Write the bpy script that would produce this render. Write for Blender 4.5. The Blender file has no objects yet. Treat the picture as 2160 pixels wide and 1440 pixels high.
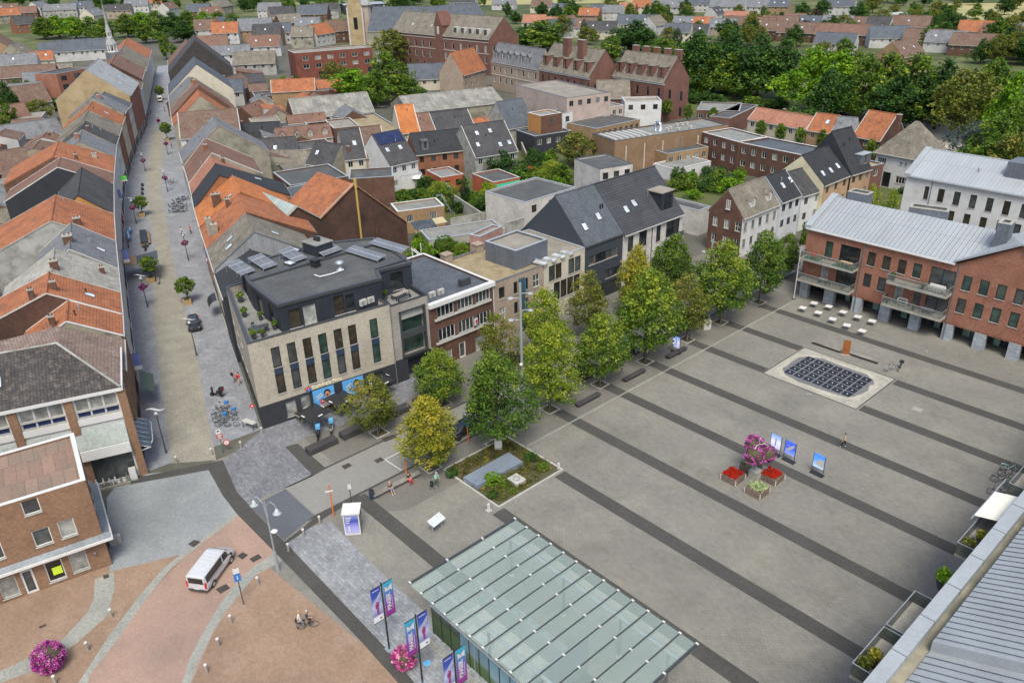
import bpy,math,random
from mathutils import Vector,Matrix
rnd=random.Random(11)
SC=bpy.context.scene
COL=SC.collection
# ---------------- survey: photo measurements -> metres
F,TH,RO,YA,HC=1688.61,.4653,-.0273,-.8438,50.0
def _grid(v):
 X,Y,Z=v
 c,s=math.cos(YA),math.sin(YA)
 return Vector((c*X+s*Y,-s*X+c*Y,Z))
_c,_s,_cr,_sr=math.cos(TH),math.sin(TH),math.cos(RO),math.sin(RO)
RT=_grid((_cr,_sr*_s,_sr*_c));UP=_grid((-_sr,_cr*_s,_cr*_c));FW=_grid((0,_c,-_s))
def ray(x,y):
 return RT*((x-1080)/F)-UP*((y-720)/F)+FW
def at(x,y,z=0.0):
 d=ray(x,y);t=(z-HC)/d.z
 return Vector((d.x*t,d.y*t,z))
def onplane(x,y,o,u):
 d=ray(x,y);n=Vector((-u[1],u[0]))
 t=(o[0]*n.x+o[1]*n.y)/(d.x*n.x+d.y*n.y)
 p=Vector((d.x*t,d.y*t,HC+d.z*t))
 return p
def height_at(p,ty):
 lo,hi=0.0,45.0
 for _ in range(40):
  m=(lo+hi)/2;v=Vector((p.x,p.y,m-HC));z=v.dot(FW)
  if 720-F*v.dot(UP)/z>ty:lo=m
  else:hi=m
 return lo
def pxsize(p,n):
 v=Vector((p.x,p.y,p.z-HC));return n*v.dot(FW)/F
# ---------------- materials
MATS={}
def srgb(r,g,b):
 f=lambda c:c/12.92 if c<=.04045 else((c+.055)/1.055)**2.4
 return(f(r/255),f(g/255),f(b/255),1)
def mat(name,col,col2=None,rough=.85,ns=.35,fine=4.0,var=.12,pat=None,size=(.22,.075),mortar=.012,mcol=.6,metal=0.0,stain=None,stain_ns=.5,stain_amt=.5,spec=.3,bump=0.0,offset=.5,coat=0.0,tone=.12,dirt=None):
 if name in MATS:return MATS[name]
 m=bpy.data.materials.new(name);m.use_nodes=True
 nt=m.node_tree;N=nt.nodes;L=nt.links
 for n in list(N):N.remove(n)
 out=N.new('ShaderNodeOutputMaterial');bs=N.new('ShaderNodeBsdfPrincipled')
 L.new(bs.outputs[0],out.inputs[0])
 bs.inputs['Roughness'].default_value=rough;bs.inputs['Metallic'].default_value=metal
 bs.inputs['Specular IOR Level'].default_value=spec
 if coat:bs.inputs['Coat Weight'].default_value=coat;bs.inputs['Coat Roughness'].default_value=.05
 geo=N.new('ShaderNodeNewGeometry')
 def noise(scale,detail=4,rough_=.6):
  n=N.new('ShaderNodeTexNoise');n.inputs['Scale'].default_value=scale;n.inputs['Detail'].default_value=detail
  n.inputs['Roughness'].default_value=rough_
  L.new(geo.outputs['Position'],n.inputs['Vector']);return n
 def ramp(src,a,b,lo=.35,hi=.65):
  r=N.new('ShaderNodeMapRange');r.inputs['From Min'].default_value=lo;r.inputs['From Max'].default_value=hi
  r.inputs['To Min'].default_value=a;r.inputs['To Max'].default_value=b
  L.new(src,r.inputs['Value']);return r.outputs['Result']
 def mix(kind,fac,a,b):
  x=N.new('ShaderNodeMixRGB');x.blend_type=kind
  if isinstance(fac,float) or isinstance(fac,int):x.inputs[0].default_value=fac
  else:L.new(fac,x.inputs[0])
  for k,v in((1,a),(2,b)):
   if isinstance(v,tuple):x.inputs[k].default_value=v
   else:L.new(v,x.inputs[k])
  return x.outputs[0]
 c4=tuple(col[:3])+(1,)
 c2=tuple(col2[:3])+(1,) if col2 else tuple(min(1,c*(1-2*var)) for c in col[:3])+(1,)
 big=noise(ns)
 cur=mix('MIX',ramp(big.outputs['Fac'],0,1),c4,c2)
 fn=noise(fine,3)
 v=ramp(fn.outputs['Fac'],1-var,1+var)
 cmb=N.new('ShaderNodeCombineXYZ')
 for k in range(3):L.new(v,cmb.inputs[k])
 cur=mix('MULTIPLY',1.0,cur,cmb.outputs[0])
 if stain:
  sn=noise(stain_ns,6,.7)
  cur=mix('MIX',ramp(sn.outputs['Fac'],0,stain_amt,.5,.68),cur,tuple(stain[:3])+(1,))
 if dirt:
  d1=noise(dirt[0],5,.75);cur=mix('MULTIPLY',ramp(d1.outputs['Fac'],0,1,.52,.72),cur,(dirt[1],dirt[1],dirt[1]*.97,1))
 if pat:
  tc=N.new('ShaderNodeTexCoord')
  b=N.new('ShaderNodeTexBrick');b.inputs['Scale'].default_value=1
  b.inputs['Brick Width'].default_value=size[0];b.inputs['Row Height'].default_value=size[1]
  b.inputs['Mortar Size'].default_value=mortar;b.inputs['Mortar Smooth'].default_value=.3
  b.inputs['Color1'].default_value=(1+tone,1+tone,1+tone,1);b.inputs['Color2'].default_value=(1-tone,1-tone,1-tone,1)
  b.inputs['Mortar'].default_value=(mcol,mcol,mcol,1)
  b.offset=offset
  L.new(tc.outputs['UV'],b.inputs['Vector'])
  cur=mix('MULTIPLY',1.0,cur,b.outputs['Color'])
  if bump:
   bp=N.new('ShaderNodeBump');bp.inputs['Strength'].default_value=bump;bp.inputs['Distance'].default_value=.03
   iv=N.new('ShaderNodeMath');iv.operation='SUBTRACT';iv.inputs[0].default_value=1;L.new(b.outputs['Fac'],iv.inputs[1])
   L.new(iv.outputs[0],bp.inputs['Height']);L.new(bp.outputs[0],bs.inputs['Normal'])
 elif bump:
  bp=N.new('ShaderNodeBump');bp.inputs['Strength'].default_value=bump;bp.inputs['Distance'].default_value=.05
  L.new(fn.outputs['Fac'],bp.inputs['Height']);L.new(bp.outputs[0],bs.inputs['Normal'])
 L.new(cur,bs.inputs['Base Color'])
 MATS[name]=m
 return m
S=srgb
def paint(name,c,rough=.4,metal=0.0,coat=0.0):return mat(name,c,rough=rough,metal=metal,var=.04,coat=coat,spec=.5)
BRICK=dict(pat=1,size=(.24,.08),mortar=.014,mcol=.75,tone=.16)
TILE=dict(pat=1,size=(.30,.36),mortar=.035,mcol=.62,offset=0.0,tone=.1,bump=.6)
SLATE=dict(pat=1,size=(.35,.28),mortar=.016,mcol=.7,tone=.12)
def brick(n,c,**k):a=dict(BRICK);a['dirt']=(.45,.78);a.update(k);return mat('brick_'+n,c,**a)
def tile(n,c,**k):a=dict(TILE);a['dirt']=(1.1,.55);a.update(k);return mat('tiles_'+n,c,**a)
def slate(n,c,**k):a=dict(SLATE);a['dirt']=(.7,.7);a.update(k);return mat('slate_'+n,c,**a)
def plaster(n,c,**k):return mat('plaster_'+n,c,**dict(dict(var=.07,ns=.25,rough=.9,dirt=(.5,.8)),**k))
B_BROWN=brick('brown',(.145,.078,.055),col2=(.10,.055,.04));B_RED=brick('red',(.33,.15,.10),col2=(.27,.12,.08),stain=(.40,.24,.17),stain_amt=.4)
B_YEL=brick('yellow',(.34,.23,.13),col2=(.27,.18,.10));B_DARK=brick('dark',(.105,.058,.043),col2=(.07,.04,.03),stain=(.035,.025,.022),stain_ns=.3)
B_ORANGE=brick('orange',(.27,.12,.07));B_MON=brick('wine',(.19,.095,.075),col2=(.145,.075,.06))
B_BEIGE=brick('beige',(.36,.29,.23),col2=(.30,.24,.19));B_WHITE=brick('white',(.58,.56,.52),col2=(.44,.42,.39),tone=.14,mcol=.85)
B_BLD=brick('sand',(.42,.385,.315),col2=(.37,.335,.27),mcol=.88,tone=.06);B_GREYB=brick('grey',(.33,.31,.28),mcol=.9,tone=.06)
B_LL=brick('tan',(.255,.155,.098),col2=(.21,.125,.08),mcol=.8)
T_OR=tile('orange',(.40,.155,.072),col2=(.31,.115,.055),stain=(.20,.105,.065),stain_ns=.7,stain_amt=.75);T_ORB=tile('bright',(.52,.19,.062),col2=(.42,.145,.05),stain=(.27,.12,.06),stain_ns=.6,stain_amt=.6)
T_PINK=tile('salmon',(.40,.19,.125),col2=(.33,.15,.10),stain=(.25,.15,.11),stain_amt=.5);T_BR=tile('brown',(.165,.115,.092),col2=(.15,.09,.07),stain=(.24,.19,.13))
T_RB=tile('redbrown',(.215,.125,.092),col2=(.165,.095,.075),stain=(.2,.14,.1));T_DK=tile('dark',(.075,.075,.08),col2=(.055,.055,.06),stain=(.12,.115,.1),stain_amt=.4)
T_MOSS=tile('mossy',(.21,.19,.155),col2=(.15,.135,.11),stain=(.30,.28,.22),stain_ns=.9,stain_amt=.7)
T_BLK=tile('black',(.042,.046,.052),col2=(.034,.037,.043),mcol=.5);T_CHIM=tile('lichen',(.070,.064,.063),col2=(.05,.047,.047),stain=(.26,.21,.17),stain_ns=1.9,stain_amt=.45)
S_GR=slate('grey',(.17,.18,.195),col2=(.13,.137,.15),stain=(.22,.22,.21));S_BL=slate('blue',(.095,.11,.13),col2=(.075,.087,.105));S_LT=slate('light',(.33,.34,.35),col2=(.27,.28,.29))
S_OLD=slate('old',(.34,.33,.29),col2=(.24,.235,.21),stain=(.45,.44,.39),stain_ns=1.2,stain_amt=.6)
ASB=mat('asbestos_sheet',(.27,.265,.235),col2=(.17,.17,.155),pat=1,size=(1.1,2.2),mortar=.04,mcol=.7,offset=0,stain=(.12,.115,.10),stain_ns=.6,stain_amt=.7)
ZINC=mat('zinc_sheet',(.37,.40,.42),col2=(.33,.355,.375),rough=.5,metal=.2,ns=.12,var=.04,pat=1,size=(.62,9.0),mortar=.02,mcol=.45,offset=0,tone=.045)
ZINCP=mat('zinc_plain',(.36,.39,.41),rough=.5,metal=.2,var=.06);ZINCD=mat('zinc_dark',(.16,.18,.21),col2=(.13,.145,.17),rough=.5,metal=.3,pat=1,size=(.6,6.0),mortar=.02,mcol=.6,offset=0,tone=.06)
FELT=mat('roofing_felt',(.085,.09,.093),col2=(.065,.068,.07),pat=1,size=(1.0,7.0),mortar=.015,mcol=.8,offset=0,tone=.05,stain=(.13,.13,.12),stain_ns=.3,stain_amt=.6)
FELTL=mat('roofing_felt_pale',(.22,.225,.215),col2=(.16,.165,.155),stain=(.3,.29,.26),stain_ns=.4,stain_amt=.5,pat=1,size=(1.0,7.0),mortar=.015,mcol=.85,offset=0,tone=.05)
GRAV=mat('roof_gravel',(.30,.25,.155),col2=(.21,.17,.10),fine=14,var=.3,ns=.8);GRAVG=mat('roof_gravel_grey',(.27,.25,.21),col2=(.2,.185,.16),fine=12,var=.28)
P_WHITE=plaster('white',(.55,.56,.55),col2=(.50,.505,.49));P_CREAM=plaster('cream',(.50,.46,.37),col2=(.45,.42,.335));P_GREY=plaster('grey',(.36,.36,.34),col2=(.25,.25,.23),stain=(.17,.17,.15),stain_amt=.6)
P_OLD=plaster('old',(.30,.28,.22),col2=(.21,.20,.155),stain=(.12,.12,.09),stain_ns=.25,stain_amt=.7);P_TAN=plaster('tan',(.45,.30,.18));P_BLK=plaster('black',(.035,.039,.047))
P_YEL=plaster('yellow',(.58,.54,.38));P_ORG=plaster('orange',(.42,.21,.07));P_RED=plaster('rust',(.36,.10,.05));P_PINK=plaster('pink',(.42,.34,.30));P_CONC=mat('concrete',(.36,.35,.31),col2=(.27,.265,.235),stain=(.2,.2,.17),stain_amt=.4)
C_DARK=mat('dark_cladding',(.028,.034,.045),col2=(.022,.026,.034),rough=.55,pat=1,size=(.5,8),mortar=.012,mcol=.6,offset=0,tone=.05)
W_WOOD=mat('timber',(.24,.16,.10),col2=(.17,.115,.075),fine=9,var=.2);W_GREY=mat('weathered_timber',(.28,.26,.23),fine=9,var=.2)
WHITE=paint('white_paint',(.60,.60,.585));OFFW=paint('offwhite_paint',(.46,.455,.42));BLACKM=paint('black_metal',(.022,.023,.025));GREYM=paint('grey_metal',(.20,.21,.215),metal=.3);DGREY=paint('anthracite',(.05,.053,.058))
STEEL=paint('galvanised_steel',(.42,.46,.49),rough=.4,metal=.5);REDP=paint('red_paint',(.55,.02,.025));BLUEP=paint('blue_paint',(.03,.17,.50));ORP=paint('orange_paint',(.66,.17,.03));GREENP=paint('green_paint',(.03,.16,.08))
RUBBER=paint('rubber',(.018,.018,.019),rough=.85);CHROME=paint('chrome',(.6,.6,.62),rough=.2,metal=.9)
STONE=mat('bluestone',(.13,.14,.15),col2=(.095,.10,.11),var=.15);STONEL=mat('pale_stone',(.42,.42,.39),var=.1);STONEB=mat('basalt',(.06,.057,.06),col2=(.045,.043,.045),var=.15)
def glass(name,c,rough=.06):return mat(name,c,rough=rough,var=.25,ns=.6,fine=1.3,spec=.8)
G_DK=glass('window_glass',(.022,.028,.032));G_MD=glass('window_glass_grey',(.075,.085,.085));G_CU=glass('window_curtain',(.33,.34,.32),rough=.2);G_GN=glass('window_glass_green',(.045,.085,.07));G_BR=glass('window_glass_warm',(.05,.042,.03))
SKYL=glass('skylight_glass',(.62,.68,.74),rough=.15)
# ---------------- mesh helpers
class MB:
 def __init__(s):s.v=[];s.f=[];s.m=[]
 def add(s,pts,mi=0):
  n=len(s.v);s.v+=[tuple(p) for p in pts];s.f.append(tuple(range(n,n+len(pts))));s.m.append(mi)
 def box(s,x0,x1,y0,y1,z0,z1,mi=0,M=None):
  c=[(x0,y0,z0),(x1,y0,z0),(x1,y1,z0),(x0,y1,z0),(x0,y0,z1),(x1,y0,z1),(x1,y1,z1),(x0,y1,z1)]
  if M is not None:c=[tuple(M@Vector(p)) for p in c]
  n=len(s.v);s.v+=c
  for q in((0,3,2,1),(4,5,6,7),(0,1,5,4),(1,2,6,5),(2,3,7,6),(3,0,4,7)):
   s.f.append(tuple(n+i for i in q));s.m.append(mi)
  return s
 def prism(s,poly,z0,z1,mi=0,top=None,cap0=True):
  n=len(s.v);k=len(poly)
  s.v+=[(p[0],p[1],z0) for p in poly]+[(p[0],p[1],z1) for p in poly]
  for i in range(k):
   j=(i+1)%k;s.f.append((n+i,n+j,n+k+j,n+k+i));s.m.append(mi)
  if cap0:s.f.append(tuple(n+i for i in range(k-1,-1,-1)));s.m.append(mi)
  s.f.append(tuple(n+k+i for i in range(k)));s.m.append(mi if top is None else top)
  return s
 def slab(s,pts,th,mi=0):
  """polygon pts (3-D) given thickness th downwards"""
  n=len(s.v);k=len(pts)
  s.v+=[tuple(p) for p in pts]+[(p[0],p[1],p[2]-th) for p in pts]
  s.f.append(tuple(n+i for i in range(k)));s.m.append(mi)
  s.f.append(tuple(n+k+i for i in range(k-1,-1,-1)));s.m.append(mi)
  for i in range(k):
   j=(i+1)%k;s.f.append((n+i,n+k+i,n+k+j,n+j));s.m.append(mi)
  return s
 def rod(s,a,b,r0,r1=None,n=8,mi=0,cap=True):
  a,b=Vector(a),Vector(b);r1=r0 if r1 is None else r1
  d=(b-a);L=d.length
  if L<1e-6:return s
  d/=L;t=Vector((1,0,0)) if abs(d.z)>.9 else Vector((0,0,1))
  u=d.cross(t).normalized();w=d.cross(u);k=len(s.v)
  for p,r in((a,r0),(b,r1)):
   for i in range(n):
    an=2*math.pi*i/n;s.v.append(tuple(p+u*(r*math.cos(an))+w*(r*math.sin(an))))
  for i in range(n):
   j=(i+1)%n;s.f.append((k+i,k+j,k+n+j,k+n+i));s.m.append(mi)
  if cap:s.f.append(tuple(k+i for i in range(n)));s.m.append(mi);s.f.append(tuple(k+n+i for i in range(n-1,-1,-1)));s.m.append(mi)
  return s
 def tube(s,pts,r,n=6,mi=0,closed=False):
  P_=[Vector(p) for p in pts]
  rr=r if isinstance(r,(list,tuple)) else[r]*len(P_)
  k=len(P_);base=len(s.v)
  ref=Vector((0,0,1))
  for i in range(k):
   a=P_[(i-1)%k] if(closed or i>0) else P_[i];b=P_[(i+1)%k] if(closed or i<k-1) else P_[i]
   d=(b-a);d=d.normalized() if d.length>1e-9 else Vector((0,0,1))
   t=ref if abs(d.dot(ref))<.95 else Vector((1,0,0))
   u=d.cross(t).normalized();w=d.cross(u)
   for q in range(n):
    an=2*math.pi*q/n;s.v.append(tuple(P_[i]+u*(rr[i]*math.cos(an))+w*(rr[i]*math.sin(an))))
  for i in range(k if closed else k-1):
   i2=(i+1)%k
   for q in range(n):
    q2=(q+1)%n;s.f.append((base+i*n+q,base+i*n+q2,base+i2*n+q2,base+i2*n+q));s.m.append(mi)
  if not closed:
   s.f.append(tuple(base+q for q in range(n)));s.m.append(mi);s.f.append(tuple(base+(k-1)*n+q for q in range(n-1,-1,-1)));s.m.append(mi)
  return s
 def lathe(s,prof,c=(0,0),n=16,mi=0):
  base=len(s.v);k=len(prof)
  for r,z in prof:
   for q in range(n):
    an=2*math.pi*q/n;s.v.append((c[0]+r*math.cos(an),c[1]+r*math.sin(an),z))
  for i in range(k-1):
   for q in range(n):
    q2=(q+1)%n;s.f.append((base+i*n+q,base+i*n+q2,base+(i+1)*n+q2,base+(i+1)*n+q));s.m.append(mi)
  s.f.append(tuple(base+q for q in range(n-1,-1,-1)));s.m.append(mi)
  s.f.append(tuple(base+(k-1)*n+q for q in range(n)));s.m.append(mi)
  return s
 def ball(s,c,r,n=10,mi=0,sq=(1,1,1)):
  prof=[(math.sin(math.pi*i/n)*r+1e-4,-math.cos(math.pi*i/n)*r) for i in range(n+1)]
  base=len(s.v);s.lathe(prof,n=n+2,mi=mi)
  for i in range(base,len(s.v)):
   x,y,z=s.v[i];s.v[i]=(c[0]+x*sq[0],c[1]+y*sq[1],c[2]+z*sq[2])
  return s
 def xf(s,M,start=0):
  for i in range(start,len(s.v)):s.v[i]=tuple(M@Vector(s.v[i]))
  return s
 def build(s,name,mats,parent=None,smooth=False,uv=True,bevel=0):
  me=bpy.data.meshes.new(name);me.from_pydata(s.v,[],s.f)
  if not isinstance(mats,(list,tuple)):mats=[mats]
  for m in mats:me.materials.append(m)
  me.polygons.foreach_set('material_index',s.m)
  if uv and len(s.f)<20000:
   ul=me.uv_layers.new(name='UVMap');dat=[0.0]*(2*len(me.loops));V=me.vertices
   for p in me.polygons:
    n=p.normal
    if abs(n.z)>.985:t=Vector((1,0,0));b=Vector((0,1,0))
    else:
     t=Vector((-n.y,n.x,0)).normalized();b=n.cross(t)
    for li,vi in zip(p.loop_indices,p.vertices):
     c=V[vi].co;dat[2*li]=c.dot(t);dat[2*li+1]=c.dot(b)
   ul.data.foreach_set('uv',dat)
  if smooth:me.polygons.foreach_set('use_smooth',[True]*len(me.polygons))
  me.update()
  o=bpy.data.objects.new(name,me);COL.objects.link(o)
  if parent:o.parent=parent
  if bevel:
   b=o.modifiers.new('bevel','BEVEL');b.width=bevel;b.segments=2;b.limit_method='ANGLE'
  return o
LABELS=set()
def tag(o,label,cat,group=None,kind=None):
 if label:o['label']=' '.join(label.split()[:16])
 if cat:o['category']=cat
 if group:o['group']=group
 if kind:o['kind']=kind
 return o
def thing(name,label,cat,loc=(0,0,0),rz=0.0,group=None):
 o=bpy.data.objects.new(name,None);COL.objects.link(o);o.empty_display_size=.3
 o.location=loc;o.rotation_euler=(0,0,rz)
 return tag(o,label,cat,group)
def children_of(o):return[c for c in o.children]
def dup(root,loc,rz=None,label=None,group=None,scale=None):
 def cp(o,parent=None):
  c=o.copy();COL.objects.link(c)
  if parent:c.parent=parent
  for ch in list(o.children):cp(ch,c)
  return c
 r=cp(root);r.location=loc
 if rz is not None:r.rotation_euler=(0,0,rz)
 if scale:r.scale=scale if isinstance(scale,(tuple,list)) else(scale,)*3
 if label:r['label']=label
 if group:r['group']=group
 return r
def structure(o):o['kind']='structure';return o
def sheet(name,pts,z,m):
 mb=MB();mb.add([(p[0],p[1],z) for p in pts]);o=mb.build(name,m);return structure(o)
def sheet_px(name,pts,z,m):return sheet(name,[at(x,y) for x,y in pts],z,m)
def text_mesh(body,size,m,parent,M,extrude=.01,name='lettering',bold=0.0,align='CENTER',sx=1.0):
 c=bpy.data.curves.new(name,'FONT');c.body=body;c.size=size;c.extrude=extrude;c.offset=bold;c.align_x=align;c.align_y='CENTER';c.resolution_u=2
 t=bpy.data.objects.new(name,c);COL.objects.link(t)
 dg=bpy.context.evaluated_depsgraph_get();me=bpy.data.meshes.new_from_object(t.evaluated_get(dg))
 bpy.data.objects.remove(t);me.materials.clear();me.materials.append(m)
 me.transform(M@Matrix.Diagonal((sx,1,1,1)))
 o=bpy.data.objects.new(name,me);COL.objects.link(o)
 if parent:o.parent=parent
 return o
def basis(o,x,y,z):
 """matrix taking local x,y,z to the given vectors at origin o"""
 M=Matrix.Identity(4)
 for k,v in enumerate((x,y,z)):
  v=Vector(v)
  for i in range(3):M[i][k]=v[i]
 for i in range(3):M[i][3]=o[i]
 return M
# ---------------- windows, walls, houses
WS={'white':(WHITE,[G_DK,G_MD,G_CU],2,1,.07),'white3':(WHITE,[G_DK,G_MD],4,1,.07),'white1':(WHITE,[G_DK,G_MD,G_CU],1,1,.08),'sash':(WHITE,[G_MD,G_CU,G_DK],2,2,.06),'black':(BLACKM,[G_DK,G_MD,G_BR],1,1,.08),'black2':(BLACKM,[G_DK,G_MD],2,1,.07),'green':(BLACKM,[G_GN,G_MD,G_BR],1,1,.09),'brown':(W_WOOD,[G_DK,G_MD],1,1,.07),'grey':(GREYM,[G_DK,G_MD,G_CU],2,1,.07),'blank':(GREYM,[G_CU],1,1,.05),'shop':(DGREY,[G_DK,G_MD],3,1,.09),'door':(WHITE,[G_MD],1,1,.16),'ddoor':(DGREY,[G_DK],1,1,.16),'curt':(OFFW,[G_CU],1,1,.07),'slit':(OFFW,[G_MD],1,1,.05),'dark':(DGREY,[G_DK],1,1,.05)}
def window(parent,T,h,name='window'):
 u0,u1,z0,z1=h[:4];st=h[4] if len(h)>4 else 'white'
 fm,gl,nx,ny,bw=WS[st]
 simple=h[5] if len(h)>5 else False
 g=rnd.choice(gl)
 mb=MB();mb.add([T(u0,z0,.14),T(u1,z0,.14),T(u1,z1,.14),T(u0,z1,.14)])
 fr=mb if simple else MB();mi=1 if simple else 0
 def bar(a,b,c,d):
  p=[T(a,c,.06),T(b,c,.06),T(b,d,.06),T(a,d,.06)];q=[T(a,c,.16),T(b,c,.16),T(b,d,.16),T(a,d,.16)]
  fr.add(p,mi)
  for i in range(4):j=(i+1)%4;fr.add([p[i],q[i],q[j],p[j]],mi)
 bar(u0,u0+bw,z0,z1);bar(u1-bw,u1,z0,z1);bar(u0+bw,u1-bw,z0,z0+bw);bar(u0+bw,u1-bw,z1-bw,z1)
 for i in range(1,nx):x=u0+(u1-u0)*i/nx;bar(x-bw*.4,x+bw*.4,z0+bw,z1-bw)
 for i in range(1,ny):z=z0+(z1-z0)*i/ny;bar(u0+bw,u1-bw,z-bw*.3,z+bw*.3)
 if simple:return mb.build(name,[g,fm],parent,uv=False)
 if 'door' in st:name='door'
 o=mb.build(name,g,parent,uv=False);fr.build('frame',fm,o,uv=False)
 if z0>.3 and st!='dark':
  sl=MB();p=[T(u0-.05,z0-.08,-.09),T(u1+.05,z0-.08,-.09),T(u1+.05,z0-.08,.1),T(u0-.05,z0-.08,.1)];q=[T(u0-.05,z0,-.09),T(u1+.05,z0,-.09),T(u1+.05,z0,.1),T(u0-.05,z0,.1)]
  sl.add(p);sl.add(q)
  for i in range(4):j=(i+1)%4;sl.add([p[i],p[j],q[j],q[i]])
  sl.build('sill',STONEL,o,uv=False)
 return o
def panel(mb,T,L,z0,z1,holes,mi=0,reveal=.2,topf=None):
 xs=sorted(set([0,L]+[max(0,min(L,h[k])) for h in holes for k in(0,1)]));zs=sorted(set([z0,z1]+[max(z0,min(z1,h[k])) for h in holes for k in(2,3)]))
 for i in range(len(xs)-1):
  for j in range(len(zs)-1):
   cx,cz=(xs[i]+xs[i+1])/2,(zs[j]+zs[j+1])/2
   if xs[i+1]-xs[i]<1e-4 or zs[j+1]-zs[j]<1e-4:continue
   if any(h[0]<cx<h[1] and h[2]<cz<h[3] for h in holes):continue
   mb.add([T(xs[i],zs[j],0),T(xs[i+1],zs[j],0),T(xs[i+1],zs[j+1],0),T(xs[i],zs[j+1],0)],mi)
 for h in holes:
  a,b,c,d=h[:4]
  for p,q in(((a,c),(b,c)),((b,c),(b,d)),((b,d),(a,d)),((a,d),(a,c))):
   mb.add([T(p[0],p[1],0),T(q[0],q[1],0),T(q[0],q[1],reveal),T(p[0],p[1],reveal)],mi)
def rows(L,floors,n,ww,wh,z0,fh,st='white',m=None,simple=False,top=None):
 """regular grid of windows"""
 m=m if m is not None else(L/n-ww)/2
 out=[]
 for f in range(floors):
  for i in range(n):
   x=m+(L-2*m-ww)*(i/(n-1) if n>1 else.5)
   out.append((x,x+ww,z0+f*fh,z0+f*fh+wh,st,simple))
 return out
def sides(w,d):
 return{'f':(w,lambda u,z,t:(u,t,z)),'r':(d,lambda u,z,t:(w-t,u,z)),'b':(w,lambda u,z,t:(w-u,d-t,z)),'l':(d,lambda u,z,t:(t,d-u,z))}
def add_windows(root,T,holes):
 for h in holes:window(root,T,h)
def chimney(parent,x,y,z0,z1,s=.6,m=None,s2=None):
 s2=s2 or s;mb=MB();mb.box(x-s/2,x+s/2,y-s2/2,y+s2/2,z0,z1);mb.box(x-s/2-.06,x+s/2+.06,y-s2/2-.06,y+s2/2+.06,z1,z1+.12,1)
 for k in(-.15,.15):mb.rod((x+k*(s>s2)*s,y+k*(s2>=s)*s2*1.6,z1+.12),(x+k*(s>s2)*s,y+k*(s2>=s)*s2*1.6,z1+.4),.1,.09,8,2)
 return mb.build('chimney',[m or B_BROWN,P_CONC,T_RB],parent)
def skylight(parent,P0,U,Vv,N,w=.8,h=1.1,name='skylight'):
 """roof window lying on the slope: P0 centre, U along ridge, Vv up slope, N outwards"""
 P0,U,Vv,N=map(Vector,(P0,U,Vv,N));mb=MB()
 M=basis(P0,U,Vv,N);mb.box(-w/2-.07,w/2+.07,-h/2-.07,h/2+.07,-.02,.09,1,M);mb.box(-w/2,w/2,-h/2,h/2,.09,.11,0,M)
 return mb.build(name,[SKYL,DGREY],parent,uv=False)
def dormer(parent,w,x,y0,zb,zr,depth_,wall,roofm,gable=True,st='white',ww=.75):
 """dormer with its front at y0, base zb, roof zr, going back depth_"""
 mb=MB();a,b=x-w/2,x+w/2;rise=w*.5 if gable else.0
 T=lambda u,z,t:(a+u,y0+t,z);hole=(w/2-ww/2,w/2+ww/2,zb+.25,zr-.12,st)
 panel(mb,T,w,zb,zr,[hole],reveal=.1)
 for xx in(a,b):mb.add([(xx,y0,zb),(xx,y0,zr),(xx,y0+depth_,zr),(xx,y0+depth_,zb)])
 if gable:mb.add([(a,y0,zr),(b,y0,zr),(x,y0,zr+rise)])
 o=mb.build('dormer',[wall],parent);r=MB()
 if gable:
  for sx in(-1,1):r.slab([(x+sx*(w/2+.1),y0-.15,zr-.08),(x+sx*(w/2+.1),y0+depth_,zr-.08),(x,y0+depth_*1.5,zr+rise+.06),(x,y0-.15,zr+rise+.06)],.07)
 else:r.box(a-.1,b+.1,y0-.15,y0+depth_*1.2,zr,zr+.12)
 r.build('dormer_roof',roofm,o);window(o,T,hole);return o
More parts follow.
